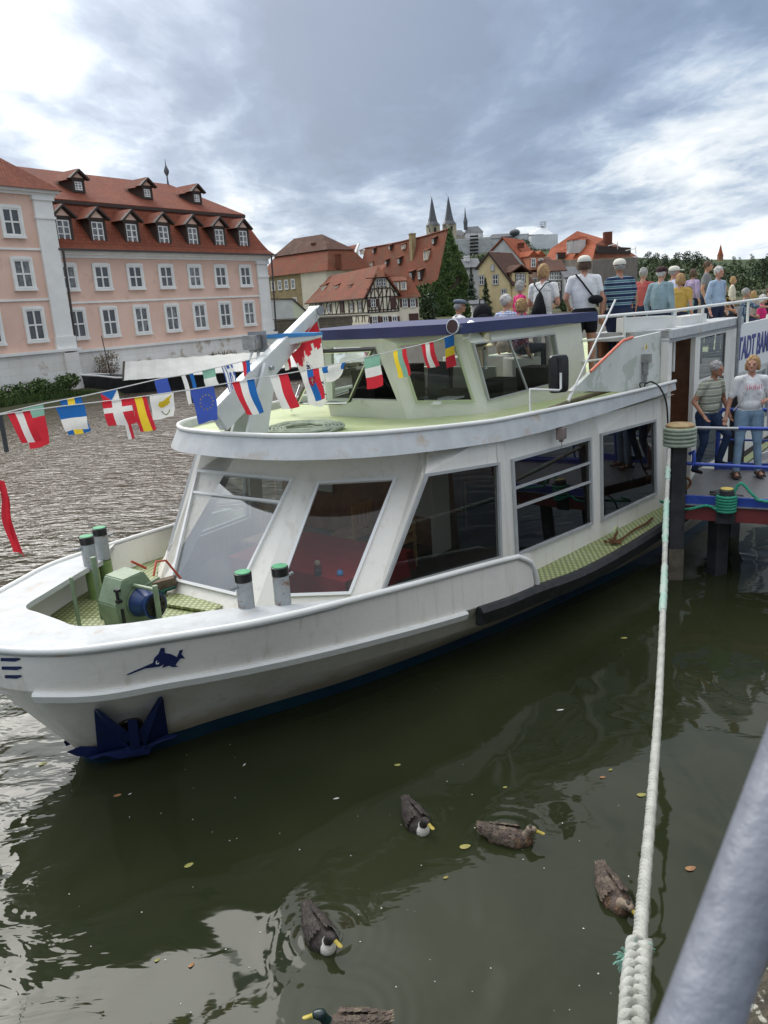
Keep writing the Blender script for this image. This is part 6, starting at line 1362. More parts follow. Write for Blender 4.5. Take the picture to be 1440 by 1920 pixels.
mb = MB(); mb.tube([gp(1292, 802), gp(1440, 805), gp(1440, 805) + gd * 4], .024, 8); mb.build('handrail', STEEL, gw_, smooth=60)
mb = MB(); mb.tube([gp(1385, 803) - gn * .003, gp(1440, 805) + gd * 4 - gn * .003], .026, 8); mb.tube([gp(1287, 869), gp(1345, 872), gp(1440, 877), gp(1440, 877) + gd * 4], .026, 8); mb.build('blue_rail', BLUEP, gw_, smooth=60)
GBk = G0 + gn * gw
def gb_(x, y): return onplane(x, y, GBk, GBk + gd, GBk + UPZ)
mb = MB(); a = gb_(1343, 879); a.z = GZ; tz = gb_(1343, 768).z
mb.tube([a, Vector((a.x, a.y, tz - .1)), Vector((a.x, a.y, tz)) + gd * .06, Vector((a.x, a.y, tz)) + gd * .4, Vector((a.x, a.y, tz)) + gd * 5], .034, 10); mb.tube([Vector((a.x, a.y, (GZ + tz) / 2)), Vector((a.x, a.y, (GZ + tz) / 2)) + gd * 5], .018, 8)
for k in range(4): c = a + gd * (1.2 + k * 1.2); mb.tube([c, Vector((c.x, c.y, tz))], .025, 8)
mb.build('blue_rail', BLUEP, gw_, smooth=60)
mb = MB(); mb.beam(a + UPZ * .06 + gn * .02, a + UPZ * .06 + gd * 5, .03, .12); mb.build('kerb_strip', BLUEP, gw_)
mb = MB(); c = a + gn * .25 + gd * .28; mb.box(Vector((c.x, c.y, 1.2)), (.2, .16, 2.9), .3); mb.build('guide_pile', STEELD, gw_)
mb = MB(); mb.beam(a + gn * .5 + gd * .6 + UPZ * .1, a + gn * .3 + gd * 3 + UPZ * 1.15, .09, .12); mb.build('white_stringer', WHITE2, gw_)
# bollard with green rope
bc = onplane(1362, 950, GA - gn * .02, GA + gd, GA + UPZ) ; bc.z = GZ - .12; bc = bc - gn * .06
mb = MB(); mb.lathe([(.10, -.06), (.10, .30), (.085, .315), (.001, .318)], bc, n=18); bo_ = mb.build('rope_bollard', STEELD, gw_, smooth=40)
mb = MB(); mb.lathe([(.088, .316), (.088, .325), (.001, .326)], bc, n=18); mb.build('bollard_cap', mat('worn yellow cap', (.55, .42, .10), .6), bo_)
mb = MB(); mb.tube([bc + UPZ * .23 - gd * .22, bc + UPZ * .23 + gd * .22], .014, 6); mb.build('bollard_pin', STEELD, bo_); mb = MB(); mb.box(bc - UPZ * .12, (.26, .05, .16), math.atan2(gd.y, gd.x)); mb.build('bollard_bracket', STEELD, bo_)
gr = thing('green_mooring_line', 'bright green rope coiled on the gangway bollard and running back to the boat', 'rope', bc)
for k in range(6):
    z_ = bc.z + .0 + k * .042; pts = [bc * 1.0 + Vector((math.cos(a) * .125, math.sin(a) * .125, z_ - bc.z)) for a in [2 * math.pi * j / 32 for j in range(32)]]
    q_ = MB(); q_.tube(pts, .024, 8, closed=True, lobes=3, twist=90); q_.build('rope_turn', ROPEG, gr, smooth=60)
rope('rope_run', [bc - gd * .1 - gn * .08 + UPZ * .02, gp(1325, 945) - gn * .1, gp(1290, 951) - gn * .12, onplane(1262, 948, W(12.5, 3.15, 0), W(13, 3.15, 0), W(12.5, 3.15, 1)), onplane(1238, 940, W(12.3, 3.05, 0), W(13, 3.05, 0), W(12.3, 3.05, 1))], .022, ROPEG, None, None, tw=90, par=gr)
rope('rope_run', [bc + gd * .08 + UPZ * .24, gp(1390, 905) - gn * .05, gp(1415, 927) - gn * .1, gp(1445, 938) - gn * .12, gp(1445, 938) + gd * 1.5 - gn * .3 - UPZ * .1], .022, ROPEG, None, None, tw=90, par=gr)
rope('water_hose', [pb + Vector((.12, .1, 1.9)), pb + Vector((.25, .3, 1.2)), pb + Vector((.3, .5, .95)), pb + Vector((.2, .6, .5)), pb + Vector((.15, .6, .1))], .013, BLACK, 'thin black hose hanging behind the mooring post', 'hose', tw=0, lobes=0, n=6, step=.04)
# coil of rope on the saloon roof, another by the casing
def coil(name, c, r0, r1, nturn, rr, m, label, ex=1.0, az=0.0, zf=None, layers=1, seed=1):
    random.seed(seed); q_ = MB(); pts = []; N = 36
    for l in range(layers):
        for k in range(nturn * N):
            t_ = k / (nturn * N); a = 2 * math.pi * k / N; r = (r0 + (r1 - r0) * (t_ if l % 2 == 0 else 1 - t_)) * (1 + .03 * math.sin(a * 3 + l)); v = Vector((math.cos(a) * r * ex, math.sin(a) * r, 0)); v.rotate(Quaternion((0, 0, 1), az)); pts.append(c + v + UPZ * (rr * (1 + l * 1.7) + .01 * random.random()))
    q_.tube(pts, rr, 7, lobes=3, twist=120, amp=.25); return q_.build(name, m, label=label, cat='rope', smooth=60)
cc_ = atz(567, 808, 2.87)
coil('rope_coil', Vector((cc_.x, cc_.y, cc_.z - .035)) + S_ * .12 - P_ * .1, .22, .50, 6, .021, ROPES, 'flat oval coil of sage rope lying on the green saloon roof', 1.05, -AZ, layers=2)
cc_ = atz(1118, 724, 2.82); coil('rope_coil', cc_ + Vector((0, 0, .0)), .14, .34, 4, .024, ROPES, 'small loose coil of green rope beside the stair casing', 1.1, .3, layers=3, seed=3)
rope('old_hawser', [atz(1025, 770, 2.84), atz(1062, 756, 2.84), atz(1100, 744, 2.84), atz(1150, 730, 2.84), atz(1186, 724, 2.84)], .035, mat('muddy old hawser', (.12, .11, .07), .9, (.2, .17, .12), 10, 1, bump=.5, bscale=90), 'thick muddy hawser lying along the green roof edge', tw=70)
# deck eye with rusty chain
ey = MB(); e_ = atz(1153, 1003, .84); fx_ = Vector((.9, -.43, 0)); 
vs = []
for k in range(20): a = 2 * math.pi * k / 20; vs.append((math.cos(a), math.sin(a)))
o1 = [e_ + S_ * a * .085 + UPZ * (b * .085 + .05) for a, b in vs]; i1 = [e_ + S_ * a * .038 + UPZ * (b * .038 + .05) for a, b in vs]; th_ = P_ * .03
ey.add(o1 + i1 + [p + th_ for p in o1] + [p + th_ for p in i1], [(i, (i + 1) % 20, 20 + (i + 1) % 20, 20 + i) for i in range(20)] + [(40 + (i + 1) % 20, 40 + i, 60 + i, 60 + (i + 1) % 20) for i in range(20)] + [(i, 40 + i, 40 + (i + 1) % 20, (i + 1) % 20) for i in range(20)] + [(20 + i, 20 + (i + 1) % 20, 60 + (i + 1) % 20, 60 + i) for i in range(20)])
ey.build('mooring_eye', GREEN, boat, smooth=40)
chn = MB(); pth = catmull([e_ + P_ * .03 + UPZ * .03, atz(1150, 1018, .83), atz(1165, 1013, .83), atz(1190, 995, .83), atz(1212, 983, .83), atz(1224, 972, .84)], 10); random.seed(2)
for i in range(0, len(pth) - 1, 1):
    a, b = pth[i], pth[i + 1]; d = (b - a).normalized(); sd_v = d.cross(UPZ).normalized() if i % 2 else UPZ
    chn.tube([a + d * .035 * math.cos(t_) + sd_v * .018 * math.sin(t_) + UPZ * .015 for t_ in [2 * math.pi * j / 8 for j in range(8)]], .0075, 5, closed=True)
for k in range(14):
    a = atz(1148 + random.uniform(-14, 14), 1014 + random.uniform(-4, 4), .84); th = random.uniform(0, 3.1); d = Vector((math.cos(th), math.sin(th), 0)); sd_v = d.cross(UPZ)
    chn.tube([a + d * .035 * math.cos(t_) + sd_v * .018 * math.sin(t_) for t_ in [2 * math.pi * j / 8 for j in range(8)]], .0075, 5, closed=True)
chn.build('rusty_chain', RUST, label='rusty chain lying on the green side deck below the last window', cat='chain')
# tangle by the winch
rope('rope_tangle', [W(4.75, -.7, 1.16), W(4.9, -.55, 1.3), W(5.05, -.5, 1.22), W(5.15, -.62, 1.2), W(5.0, -.75, 1.3), W(4.85, -.65, 1.2), W(5.2, -.45, 1.25)], .022, mat('dark green rope', (.02, .07, .05), .8), 'dark green rope heaped behind the anchor winch', tw=90)
q_ = MB(); q_.beam(W(5.0, -.75, 1.24), W(5.25, -.5, 1.30), .12, .12); q_.build('timber_block', WOODD, label='dark timber block lying under the rope behind the winch', cat='timber')

# ------------------------------------------------------------------ anchor at the bow
ac = atz(247, 1360, .45)
an = thing('anchor', 'navy blue stockless anchor housed against the white bow', 'anchor', ac)
def AP(px, py, off=0.0):     # plane of the hull near the hawse pipe
    A = W(3.75, .60, .9); B = W(4.4, .98, .9); C_ = W(3.95, .42, .15); n_ = (B - A).cross(C_ - A).normalized(); n_ = n_ if n_.dot(EYE - A) > 0 else -n_
    p = onplane(px, py, A, B, C_); r = ray(px, py).normalized(); q_ = HULLBVH.ray_cast(EYE, r)[0]; p = q_ if q_ is not None and (q_ - p).length < .8 else p; return p - r * (off / max(.3, abs(r.dot(n_)))) , n_
n_a = AP(247, 1360)[1]
hw = MB(); c, _ = AP(244, 1358, .01); u_a = S_; hv = n_a.cross(S_).normalized()
hw.lathe([(.115, -.02), (.115, .02), (.095, .025), (.09, -.02)], c, n_a, 20); hw.build('hawse_pipe', mat('rusty hawse', (.10, .07, .05), .7), an, smooth=40)
hw = MB(); hw.lathe([(.09, .0), (.001, .001)], c + n_a * .004, n_a, 16); hw.build('hawse_mouth', INDARK, an)
def slab(pxs, o0, o1):
    a = [AP(x, y, o0)[0] for x, y in pxs]; b = [AP(x, y, o1)[0] for x, y in pxs]; n__ = len(a); mb = MB()
    mb.add(a + b, [tuple(range(n__)), tuple(range(n__, 2 * n__))[::-1]] + [(i, n__ + i, n__ + (i + 1) % n__, (i + 1) % n__) for i in range(n__)]); return mb
def poly3(pts, fs, nm):
    mb = MB(); mb.add([AP(x, y, o_)[0] for x, y, o_ in pts], fs); mb.build(nm, NAVY, an)
for L_ in (1, 0):
    ap_, ib, ob, om = ((176, 1331), (235, 1402), (184, 1420), (178, 1372)) if L_ else ((306, 1308), (269, 1400), (316, 1380), (311, 1345))
    rg = (204, 1352) if L_ else (292, 1345); ex = -7 if L_ else 6
    # broad blade, thick rib along the inner edge
    poly3([(*ap_, .05), (*ob, .03), (*ib, .10), (ap_[0] - ex * .6, ap_[1] - 2, .13), (ib[0] - ex, ib[1] - 2, .20), (ob[0], ob[1], -.03), (ap_[0], ap_[1], -.02), (ib[0], ib[1], -.02)], [(0, 1, 2), (0, 2, 4, 3), (3, 4, 7, 6), (0, 6, 5, 1), (0, 3, 6), (1, 5, 7, 2), (2, 7, 4)], 'fluke')
    poly3([(ap_[0] - ex * .3, ap_[1] - 3, .13), (ap_[0] - ex * 1.5, ap_[1], .15), (ib[0] - ex * 2.2, ib[1] - 22, .20), (ib[0] + ex * .5, ib[1] - 2, .20), (ap_[0] - ex * 1.5, ap_[1], .02), (ib[0] - ex * 2.2, ib[1] - 22, .02)], [(0, 3, 2, 1), (1, 2, 5, 4)], 'fluke_rib')
m_ = slab([(163, 1420), (190, 1412), (232, 1402), (268, 1400), (310, 1378), (336, 1376), (328, 1384), (303, 1391), (284, 1402), (280, 1414), (222, 1423), (195, 1417), (172, 1424)], .06, .16); m_.build('crown', NAVY, an, bevel=.005)
m_ = slab([(234, 1400), (272, 1396), (273, 1410), (236, 1416)], .15, .21); m_.build('crown_block', NAVY, an, bevel=.005)
m_ = slab([(239, 1350), (257, 1348), (264, 1402), (244, 1406)], .10, .24); m_.build('shank', NAVY, an, bevel=.006)
m_ = slab([(124, 1410), (150, 1400), (182, 1400), (188, 1414), (168, 1420), (145, 1418)], .0, .05); m_.build('fluke_tip', NAVY, an, bevel=.004)
m_ = slab([(119, 1390), (128, 1385), (140, 1394), (124, 1399)], -.2, -.15); m_.build('fluke_tip', NAVY, an)
# brass bell hanging from the horn bracket
bp = BELLPOS; bl = thing('ship_bell', 'brass ship bell with a white knotted pull under the wheelhouse roof edge', 'bell', bp - UPZ * .3)
q_ = MB(); q_.lathe([(.135, -.26), (.14, -.25), (.105, -.215), (.08, -.15), (.07, -.06), (.055, -.03), (.02, -.01), (.02, .03)], bp, n=24); q_.build('bell_body', BRASS, bl, smooth=60)
q_ = MB(); q_.tube([bp - UPZ * .22, bp - UPZ * .31], .02, 8); q_.build('clapper', BLACK, bl)
q_ = MB(); q_.tube([bp - UPZ * (.31 + k * .012) for k in range(22)], [.014 + .006 * (k % 3 == 0) + (.012 if k > 18 else 0) for k in range(22)], 8); q_.build('bell_pull', ROPEW, bl, smooth=60)

# ------------------------------------------------------------------ bunting
FC = dict(r=(.52, .03, .045), w=(.66, .66, .63), b=(.02, .12, .36), y=(.72, .52, .04), k=(.015, .015, .017), g=(.03, .22, .12), e=(.05, .09, .36), l=(.20, .38, .30), d=(.04, .045, .05), G=(.06, .11, .33), n=(.02, .03, .16), o=(.28, .33, .10))
FM = {k: mat('flag cloth ' + k, v, .8, tuple(x * .8 for x in v), 12, .8, bump=.15, bscale=60) for k, v in FC.items()}
for k, m_ in FM.items():   # thin cloth lets light through
    t = m_.node_tree; q = NT(t); pr_ = next(n for n in t.nodes if n.type == 'BSDF_PRINCIPLED'); o_ = next(n for n in t.nodes if n.type == 'OUTPUT_MATERIAL'); tl = q.n('ShaderNodeBsdfTranslucent', {0: (*[min(1, x * 1.3) for x in FC[k]], 1)}); mx_ = q.n('ShaderNodeMixShader', {0: .38, 1: pr_.outputs[0], 2: tl.outputs[0]}); t.links.new(mx_.outputs[0], o_.inputs[0])
KEYS = list(FC)
def flag(par, a, b, drop, lean, rule, nu=12, nv=14, seed=0, lab=None, taper=.0):
    """cloth from cord point a to b hanging by drop; rule(u, v) -> colour key"""
    random.seed(seed); ph = random.uniform(0, 6); mb = MB(); rows = []; d = (b - a); W_ = d.length; nn = d.cross(UPZ).normalized()
    for j in range(nv + 1):
        v = j / nv; row = []
        for i in range(nu + 1):
            u = i / nu; uu = .5 + (u - .5) * (1 - taper * v)
            p = a + d * uu + Vector((0, 0, -drop * v)) + Vector((d.x, d.y, 0)) * lean * v + nn * (.10 * W_ * v * math.sin(u * 5 + ph + v * 2) + .05 * W_ * math.sin(v * 6 + ph)); p.z += .02 * W_ * math.sin(u * 6 + ph) * v; row.append(p)
        rows.append(row)
    mb.grid(rows); used = []
    for k in range(len(mb.f)):
        j, i = divmod(k, nu); c_ = rule((i + .5) / nu, (j + .5) / nv)
        if c_ not in used: used.append(c_)
        mb.m[k] = used.index(c_)
    return mb.build('flag', [FM[c_] for c_ in used], par, label=lab, smooth=80)
V = lambda *c: (lambda u, v: c[min(len(c) - 1, int(u * len(c)))])
Hh = lambda *c: (lambda u, v: c[min(len(c) - 1, int(v * len(c)))])
def nordic(bg, cr, hor=True): return lambda u, v: cr if (abs(u - .5) < .13 or abs(v - .38) < .1) else bg
def czech(u, v): return 'b' if abs(u - .5) < .5 - v * 1.0 and v < .5 else ('w' if u > .5 else 'r')
def greece(u, v): return ('w' if (abs(u - .75) < .08 or abs(v - .2) < .07) else 'G') if (u > .45 and v < .42) else ('G' if int(u * 9) % 2 == 0 else 'w')
bow_top = onplane(-150, 800, W(2.9, 0, 0), W(2.9, 1, 0), W(2.9, 0, 1)); bow_top = atD(-140, 797, 6.2)
end1 = hc + hd * .05 + UPZ * .0
lineA = [(-5, 778), (105, 763), (250, 746), (360, 730), (435, 717), (540, 700), (600, 689), (720, 662), (815, 640), (850, 627)]
lineB = [(-5, 777), (80, 757), (150, 744), (210, 731), (300, 710), (350, 702), (415, 687), (465, 675), (535, 655), (578, 640)]
def mkline(L, endp, nm, lab):
    A, B = bow_top, endp
    pts = [onplane(x, y, A, B, A + UPZ) for x, y in L]
    root = thing(nm, lab, 'bunting', pts[0] - UPZ * .4)
    mb = MB(); mb.tube([A] + pts + [B] if (pts[-1] - B).length > .05 else [A] + pts, .006, 5); mb.build('cord', mat('white cord', (.6, .6, .57), .8), root)
    def at(x):
        for i in range(len(L) - 1):
            if L[i][0] <= x <= L[i + 1][0]: return pts[i].lerp(pts[i + 1], (x - L[i][0]) / (L[i + 1][0] - L[i][0]))
        return pts[-1]
    return root, at
rA, atA = mkline(lineA, end1, 'bunting_line', 'front string of small European flags from the bow to the wheelhouse horn')
endB = X0(578, 640) ; rB, atB = mkline(lineB, endB, 'bunting_line', 'rear string of small European flags from the bow to the mast crosstree')
def PXM(p): return (p - EYE).dot(_f) / FPX
EUS = lambda u, v: 'e'
for k, (x0, x1, dy, lean, rule, lab, tp_) in enumerate([
    (-4, 4, 72, 0, V('d'), 'plain dark grey flag at the left end', 0), (12, 54, 60, .35, V('r', 'w', 'r'), 'red and white striped flag', .1), (104, 156, 48, .1, Hh('b', 'w'), 'blue and white flag', .15), (187, 243, 48, .1, nordic('r', 'w'), 'red flag with white cross', 0), (243, 272, 66, .35, V('r', 'y', 'y', 'r'), 'red and yellow flag', 0),
    (280, 325, 46, -.05, V('w'), 'white flag with yellow island', .1), (357, 401, 66, .1, V('e'), 'blue flag with ring of gold stars', .1), (433, 474, 66, .4, V('r', 'w', 'b'), 'red, white and blue striped flag', .3), (502, 538, 66, .5, V('w', 'r'), 'white and red striped flag', .1),
    (563, 597, 60, .3, lambda u, v: 'w' if u < .3 else ('b' if u < .68 else 'r'), 'white, blue and red flag with a shield', .15), (604, 648, 30, -.1, lambda u, v: 'b' if (u < .25 or u > .85) and v < .4 else 'w', 'white flag with blue ends', .5), (681, 711, 60, .1, Hh('l', 'w', 'r'), 'green, white and red flag', 0),
    (736, 760, 52, .3, V('y', 'l', 'r'), 'yellow, green and red flag', .1), (787, 811, 46, .4, V('r', 'w', 'r'), 'narrow red and white striped flag', .1), (832, 857, 58, .12, Hh('b', 'y', 'r'), 'blue, yellow and red flag by the horn', 0)]):
    a, b = atA(x0), atA(x1); a, b = (a, b) if x0 > -4 else (atA(-5), atA(4)); fl = flag(rA, a, b, dy * PXM(a), lean, rule, seed=k, lab=lab, taper=tp_)
    nn = (b - a).cross(UPZ).normalized(); nn = nn if nn.dot(EYE - a) > 0 else -nn; W_ = (b - a).length
    if k == 6:
        q_ = MB(); c = (a + b) / 2 - UPZ * dy * PXM(a) * .42 + (b - a) * .04 + nn * .03; r_ = W_ * .27; dh = (b - a).normalized()
        for j in range(12): t_ = j * .5236; p = c + (dh * math.cos(t_) + UPZ * math.sin(t_)) * r_; q_.add([p + (dh * math.cos(m * 1.2566 * .5 + 1.57) + UPZ * math.sin(m * 1.2566 * .5 + 1.57)) * (.012 if m % 2 == 0 else .005) for m in range(10)], [tuple(range(10))])
        q_.build('star_ring', FM['y'], fl)
    if k == 5:
        q_ = MB(); c = (a + b) / 2 - UPZ * dy * PXM(a) * .42 + nn * .028; dh = (b - a).normalized(); sh = [(-.28, -.02), (-.22, .1), (-.05, .12), (.1, .22), (.36, .32), (.2, .12), (.24, .02), (.08, -.06), (-.08, -.12), (-.2, -.12)]
        q_.add([c + dh * x * W_ + UPZ * y * W_ for x, y in sh], [tuple(range(10))]); q_.build('island_mark', FM['y'], fl)
        q_ = MB()
        for sg in (-1, 1): q_.tube([c - UPZ * .42 * W_ + nn * .004, c - UPZ * .34 * W_ + dh * sg * .12 * W_ + nn * .004, c - UPZ * .24 * W_ + dh * sg * .17 * W_ + nn * .004], .005, 4)
        q_.build('olive_sprig', FM['o'], fl)
    if k == 9:
        q_ = MB(); c = a.lerp(b, .5) - UPZ * .33 * W_ * 1.6 + nn * .03; dh = (b - a).normalized()
        q_.add([c + dh * x * W_ + UPZ * y * W_ for x, y in ((-.17, .2), (.17, .2), (.17, -.05), (.0, -.25), (-.17, -.05))], [(0, 1, 2, 3, 4)]); q_.build('shield', FM['r'], fl)
        q_ = MB(); c += nn * .004; q_.add([c + dh * x * W_ + UPZ * y * W_ for x, y in ((-.02, .16), (.02, .16), (.02, -.12), (-.02, -.12))], [(0, 1, 2, 3)]); q_.add([c + dh * x * W_ + UPZ * y * W_ for x, y in ((-.1, .05), (.1, .05), (.1, .02), (-.1, .02))], [(0, 1, 2, 3)]); q_.add([c + nn * .001 + dh * x * W_ + UPZ * y * W_ for x, y in ((-.06, .12), (.06, .12), (.06, .09), (-.06, .09))], [(0, 1, 2, 3)]); q_.build('double_cross', FM['w'], fl)
    if k == 3:
        c = a.lerp(b, .82) - UPZ * dy * PXM(a); f2 = flag(rA, c - (b - a) * .12, c + (b - a) * .1, 30 * PXM(a), .2, V('w', 'r'), 4, 8, seed=30, lab='folded tail of the red flag with white cross')
for k, (x0, x1, dy, lean, rule, lab, tp_) in enumerate([
    (40, 81, 78, .02, lambda u, v: 'l' if v < .28 else 'r', 'green and red flag', .1), (110, 151, 68, .15, nordic('b', 'y'), 'blue flag with yellow cross', 0), (187, 219, 42, .1, czech, 'blue, white and red wedge flag', 0), (289, 314, 55, .3, V('e'), 'small blue flag with stars', 0),
    (340, 362, 56, .25, V('w', 'k', 'b'), 'white, black and blue flag', 0), (377, 401, 32, .15, Hh('l', 'w'), 'green and white flag', 0), (415, 435, 50, .4, greece, 'blue and white striped flag with white cross', 0), (453, 467, 34, .1, V('r', 'b'), 'red and blue flag', 0), (528, 540, 38, .3, V('w', 'r'), 'small white and red flag near the mast', 0)]):
    a, b = atB(x0), atB(x1); flag(rB, a, b, dy * PXM(a), lean, rule, seed=50 + k, lab=lab, taper=tp_)
# company burgee on the halyard
QB = [X0(546, 664, .12), X0(591, 604, .12), X0(614, 742, .12), X0(577, 757, .12)]
mb = MB(); rows = []; nb = 20
for j in range(27):
    v = j / 26; rows.append([QB[0].lerp(QB[1], i / nb).lerp(QB[3].lerp(QB[2], i / nb), v) + P_ * (.05 * math.sin(i / nb * 7 + v * 3)) - UPZ * (.10 * (1 - abs(i / nb - .55) * 2) * v) for i in range(nb + 1)])
mb.grid(rows)
for k in range(len(mb.f)):
    j, i = divmod(k, nb); zig = .20 + .14 * (1 - abs((i / nb * 4.0) % 1 * 2 - 1)); mb.m[k] = 0 if (j + .5) / 26 < zig else 1
bf = mb.build('company_flag', [FM['r'], FM['w']], label='large white flag with red jagged head and blue print hanging from the mast', cat='flag', smooth=80)
def flagtext(txt, u0, v0, v1, size):
    a = QB[0].lerp(QB[1], u0).lerp(QB[3].lerp(QB[2], u0), v0); b = QB[0].lerp(QB[1], u0).lerp(QB[3].lerp(QB[2], u0), v1); xd = (b - a).normalized(); nn = (EYE - a).normalized(); yd = nn.cross(xd).normalized(); nn = xd.cross(yd); a = a + nn * .09
    q_ = MB(); text_mesh(q_, txt, size, Matrix(((xd.x, yd.x, nn.x, a.x), (xd.y, yd.y, nn.y, a.y), (xd.z, yd.z, nn.z, a.z), (0, 0, 0, 1))), .0008, bold=.002); q_.build('flag_lettering', FM['n'], bf)
flagtext('Personenschifffahrt', .36, .36, .8, .06); flagtext('Kropf', .76, .74, 1, .075)
q_ = MB(); a = QB[0].lerp(QB[2], .55); nn = (EYE - a).normalized(); a += nn * .09
for k in range(5): q_.tube([a + P_ * .07 * math.cos(t_ * .5 + k * .4) + UPZ * (.12 * math.sin(t_ * .4) + .02 * k) for t_ in range(8)], .0025, 4)
q_.build('crest_print', FM['n'], bf)
mb = MB(); mb.tube([X0(592, 586, .1), QB[1], QB[0]], .005, 5); mb.tube([X0(592, 586, .1), X0(604, 640, .1), X0(612, 700, .1)], .006, 5); mb.build('halyard', ROPEW, bf)
# hanging red cloth at the bow staff
a = atD(-14, 890, 6.3); b = atD(3, 903, 6.3); mb = MB()
rows = []
for j in range(18):
    v = j / 17; wv = .05 * math.sin(v * 7); rows.append([a.lerp(b, i / 4) - UPZ * (.66 * v - .10 * (i / 4) * v * 0) + Vector((.07 * v + wv * .3 + .012 * math.sin(i * 2 + v * 9), .02 * math.sin(i * 2 + v * 5), 0)) + Vector((-.03 * v * (i == 0), 0, 0)) for i in range(5)])
mb.grid(rows); fl_ = mb.build('bow_flag', FM['r'], label='limp red flag hanging at the left edge from the bow staff', cat='flag', smooth=80)
mb = MB(); mb.tube([W(2.85, 0, 1.6), bow_top + UPZ * .15], .02, 8); mb.build('flag_staff', WHITE2, fl_)

# ------------------------------------------------------------------ quay rail and quay edge at the viewer's side
RAILM = mat('grey painted quay rail', (.19, .205, .24), .5, (.13, .14, .17), 4.5, 1, bump=.3, bscale=35, stain=(.20, .205, .23), stscale=6, stlo=.55, sthi=.75)
ra, rb_ = atD(1312, 1920, .56), atD(1440, 1560, .62); rdn = (rb_ - ra).normalized()
mb = MB(); mb.tube([ra - rdn * .6, ra - rdn * .2, ra, rb_, rb_ + rdn * .5, rb_ + rdn * 3], .027, 24); ro = mb.build('quay_railing', RAILM, label='blurred grey steel hand rail of the quay at the lower right', cat='railing', smooth=80)
mb = MB()
for k in (-.5, 1.6): c = ra + rdn * k; mb.tube([c, Vector((c.x, c.y, 2.65))], .022, 12)
mb.tube([ra - rdn * .6 - UPZ * .45, rb_ + rdn * 3 - UPZ * .45], .014, 10); mb.build('railing_post', RAILM, ro, smooth=80)
QS = mat('lichen spotted quay stone', (.10, .085, .06), .9, (.06, .052, .04), 20, 1, bump=1, bscale=70, stain=(.52, .50, .42), stscale=32, stlo=.56, sthi=.62)
qa = atz(1375, 1925, 2.65); q1 = Vector((rdn.x, rdn.y, 0)).normalized(); qn = Vector((q1.y, -q1.x, 0)); 
mb = MB(); mb.prism([qa - q1 * 4, qa + q1 * 9, qa + q1 * 9 + qn * 3, qa - q1 * 4 + qn * 3], UPZ * -.25); qo = mb.build('quay_edge', QS, kind='structure')
mb = MB(); mb.prism([qa - q1 * 4 + UPZ * -.25 + qn * .06, qa + q1 * 9 + UPZ * -.25 + qn * .06, qa + q1 * 9 + qn * 3 - UPZ * .25, qa - q1 * 4 + qn * 3 - UPZ * .25], UPZ * -3); mb.build('quay_wall', WALLS, kind='structure')
# ================================================================== PEOPLE AND DUCKS
def capsule(mb, a, b, ra, rb, n=10):
    a = Vector(a); b = Vector(b); d = b - a
    if d.length < 1e-5: d = Vector((0, 0, 1e-4)); b = a + d
    d.normalize(); u = d.orthogonal().normalized(); v = d.cross(u); vs = []; R_ = []
    for k in range(4): t = math.pi / 2 * (1 - k / 4 * 1.0); R_.append((a - d * ra * math.sin(t), ra * math.cos(t)))
    for k in range(1, 5): t = math.pi / 2 * (k / 4); R_.append((b + d * rb * math.sin(t) , rb * math.cos(t)))
    R_.insert(4, (b, rb)); R_[3:4] = [R_[3], (a, ra)]
    R_[0] = (R_[0][0], .001); R_[-1] = (R_[-1][0], .001)
    for c, r in R_:
        for j in range(n): th = 2 * math.pi * j / n; vs.append(c + (u * math.cos(th) + v * math.sin(th)) * r)
    k = len(R_); mb.add(vs, [(i * n + j, i * n + (j + 1) % n, (i + 1) * n + (j + 1) % n, (i + 1) * n + j) for i in range(k - 1) for j in range(n)] + [tuple(range(n))[::-1], tuple(range((k - 1) * n, k * n))])
def ellipsoid(mb, c, r, rot=None, n=14, k=10):
    sub = MB(); sub.ball((0, 0, 0), r, n, k); c = Vector(c); M = rot.to_matrix() if isinstance(rot, (Quaternion,)) else rot
    mb.add([(M @ Vector(p) if M is not None else Vector(p)) + c for p in sub.v], sub.f)
def remeshed(mb, voxel, smooth_it=4, fac=.5):
    me = bpy.data.meshes.new('tmp'); me.from_pydata([tuple(v) for v in mb.v], [], mb.f); me.update()
    o = bpy.data.objects.new('tmp', me); COL.objects.link(o); m_ = o.modifiers.new('r', 'REMESH'); m_.mode = 'VOXEL'; m_.voxel_size = voxel; m_.use_smooth_shade = True
    if smooth_it: s_ = o.modifiers.new('s', 'SMOOTH'); s_.iterations = smooth_it; s_.factor = fac
    dg = bpy.context.evaluated_depsgraph_get(); r = bpy.data.meshes.new_from_object(o.evaluated_get(dg)); bpy.data.objects.remove(o); bpy.data.meshes.remove(me); return r
def assign(me, prims, tags):
    n = len(me.polygons); c = np.empty(n * 3); me.polygons.foreach_get('center', c); c = c.reshape(-1, 3); best = np.full(n, 1e9); idx = np.zeros(n, dtype=np.int32)
    for (a, b, ra, rb, tg) in prims:
        a = np.array(a); b = np.array(b); d = b - a; L = max(1e-9, d @ d); t = np.clip(((c - a) @ d) / L, 0, 1); ds = np.linalg.norm(c - (a + t[:, None] * d), axis=1) - (ra + (rb - ra) * t)
        m_ = ds < best; best[m_] = ds[m_]; idx[m_] = tags.index(tg)
    me.polygons.foreach_set('material_index', idx)
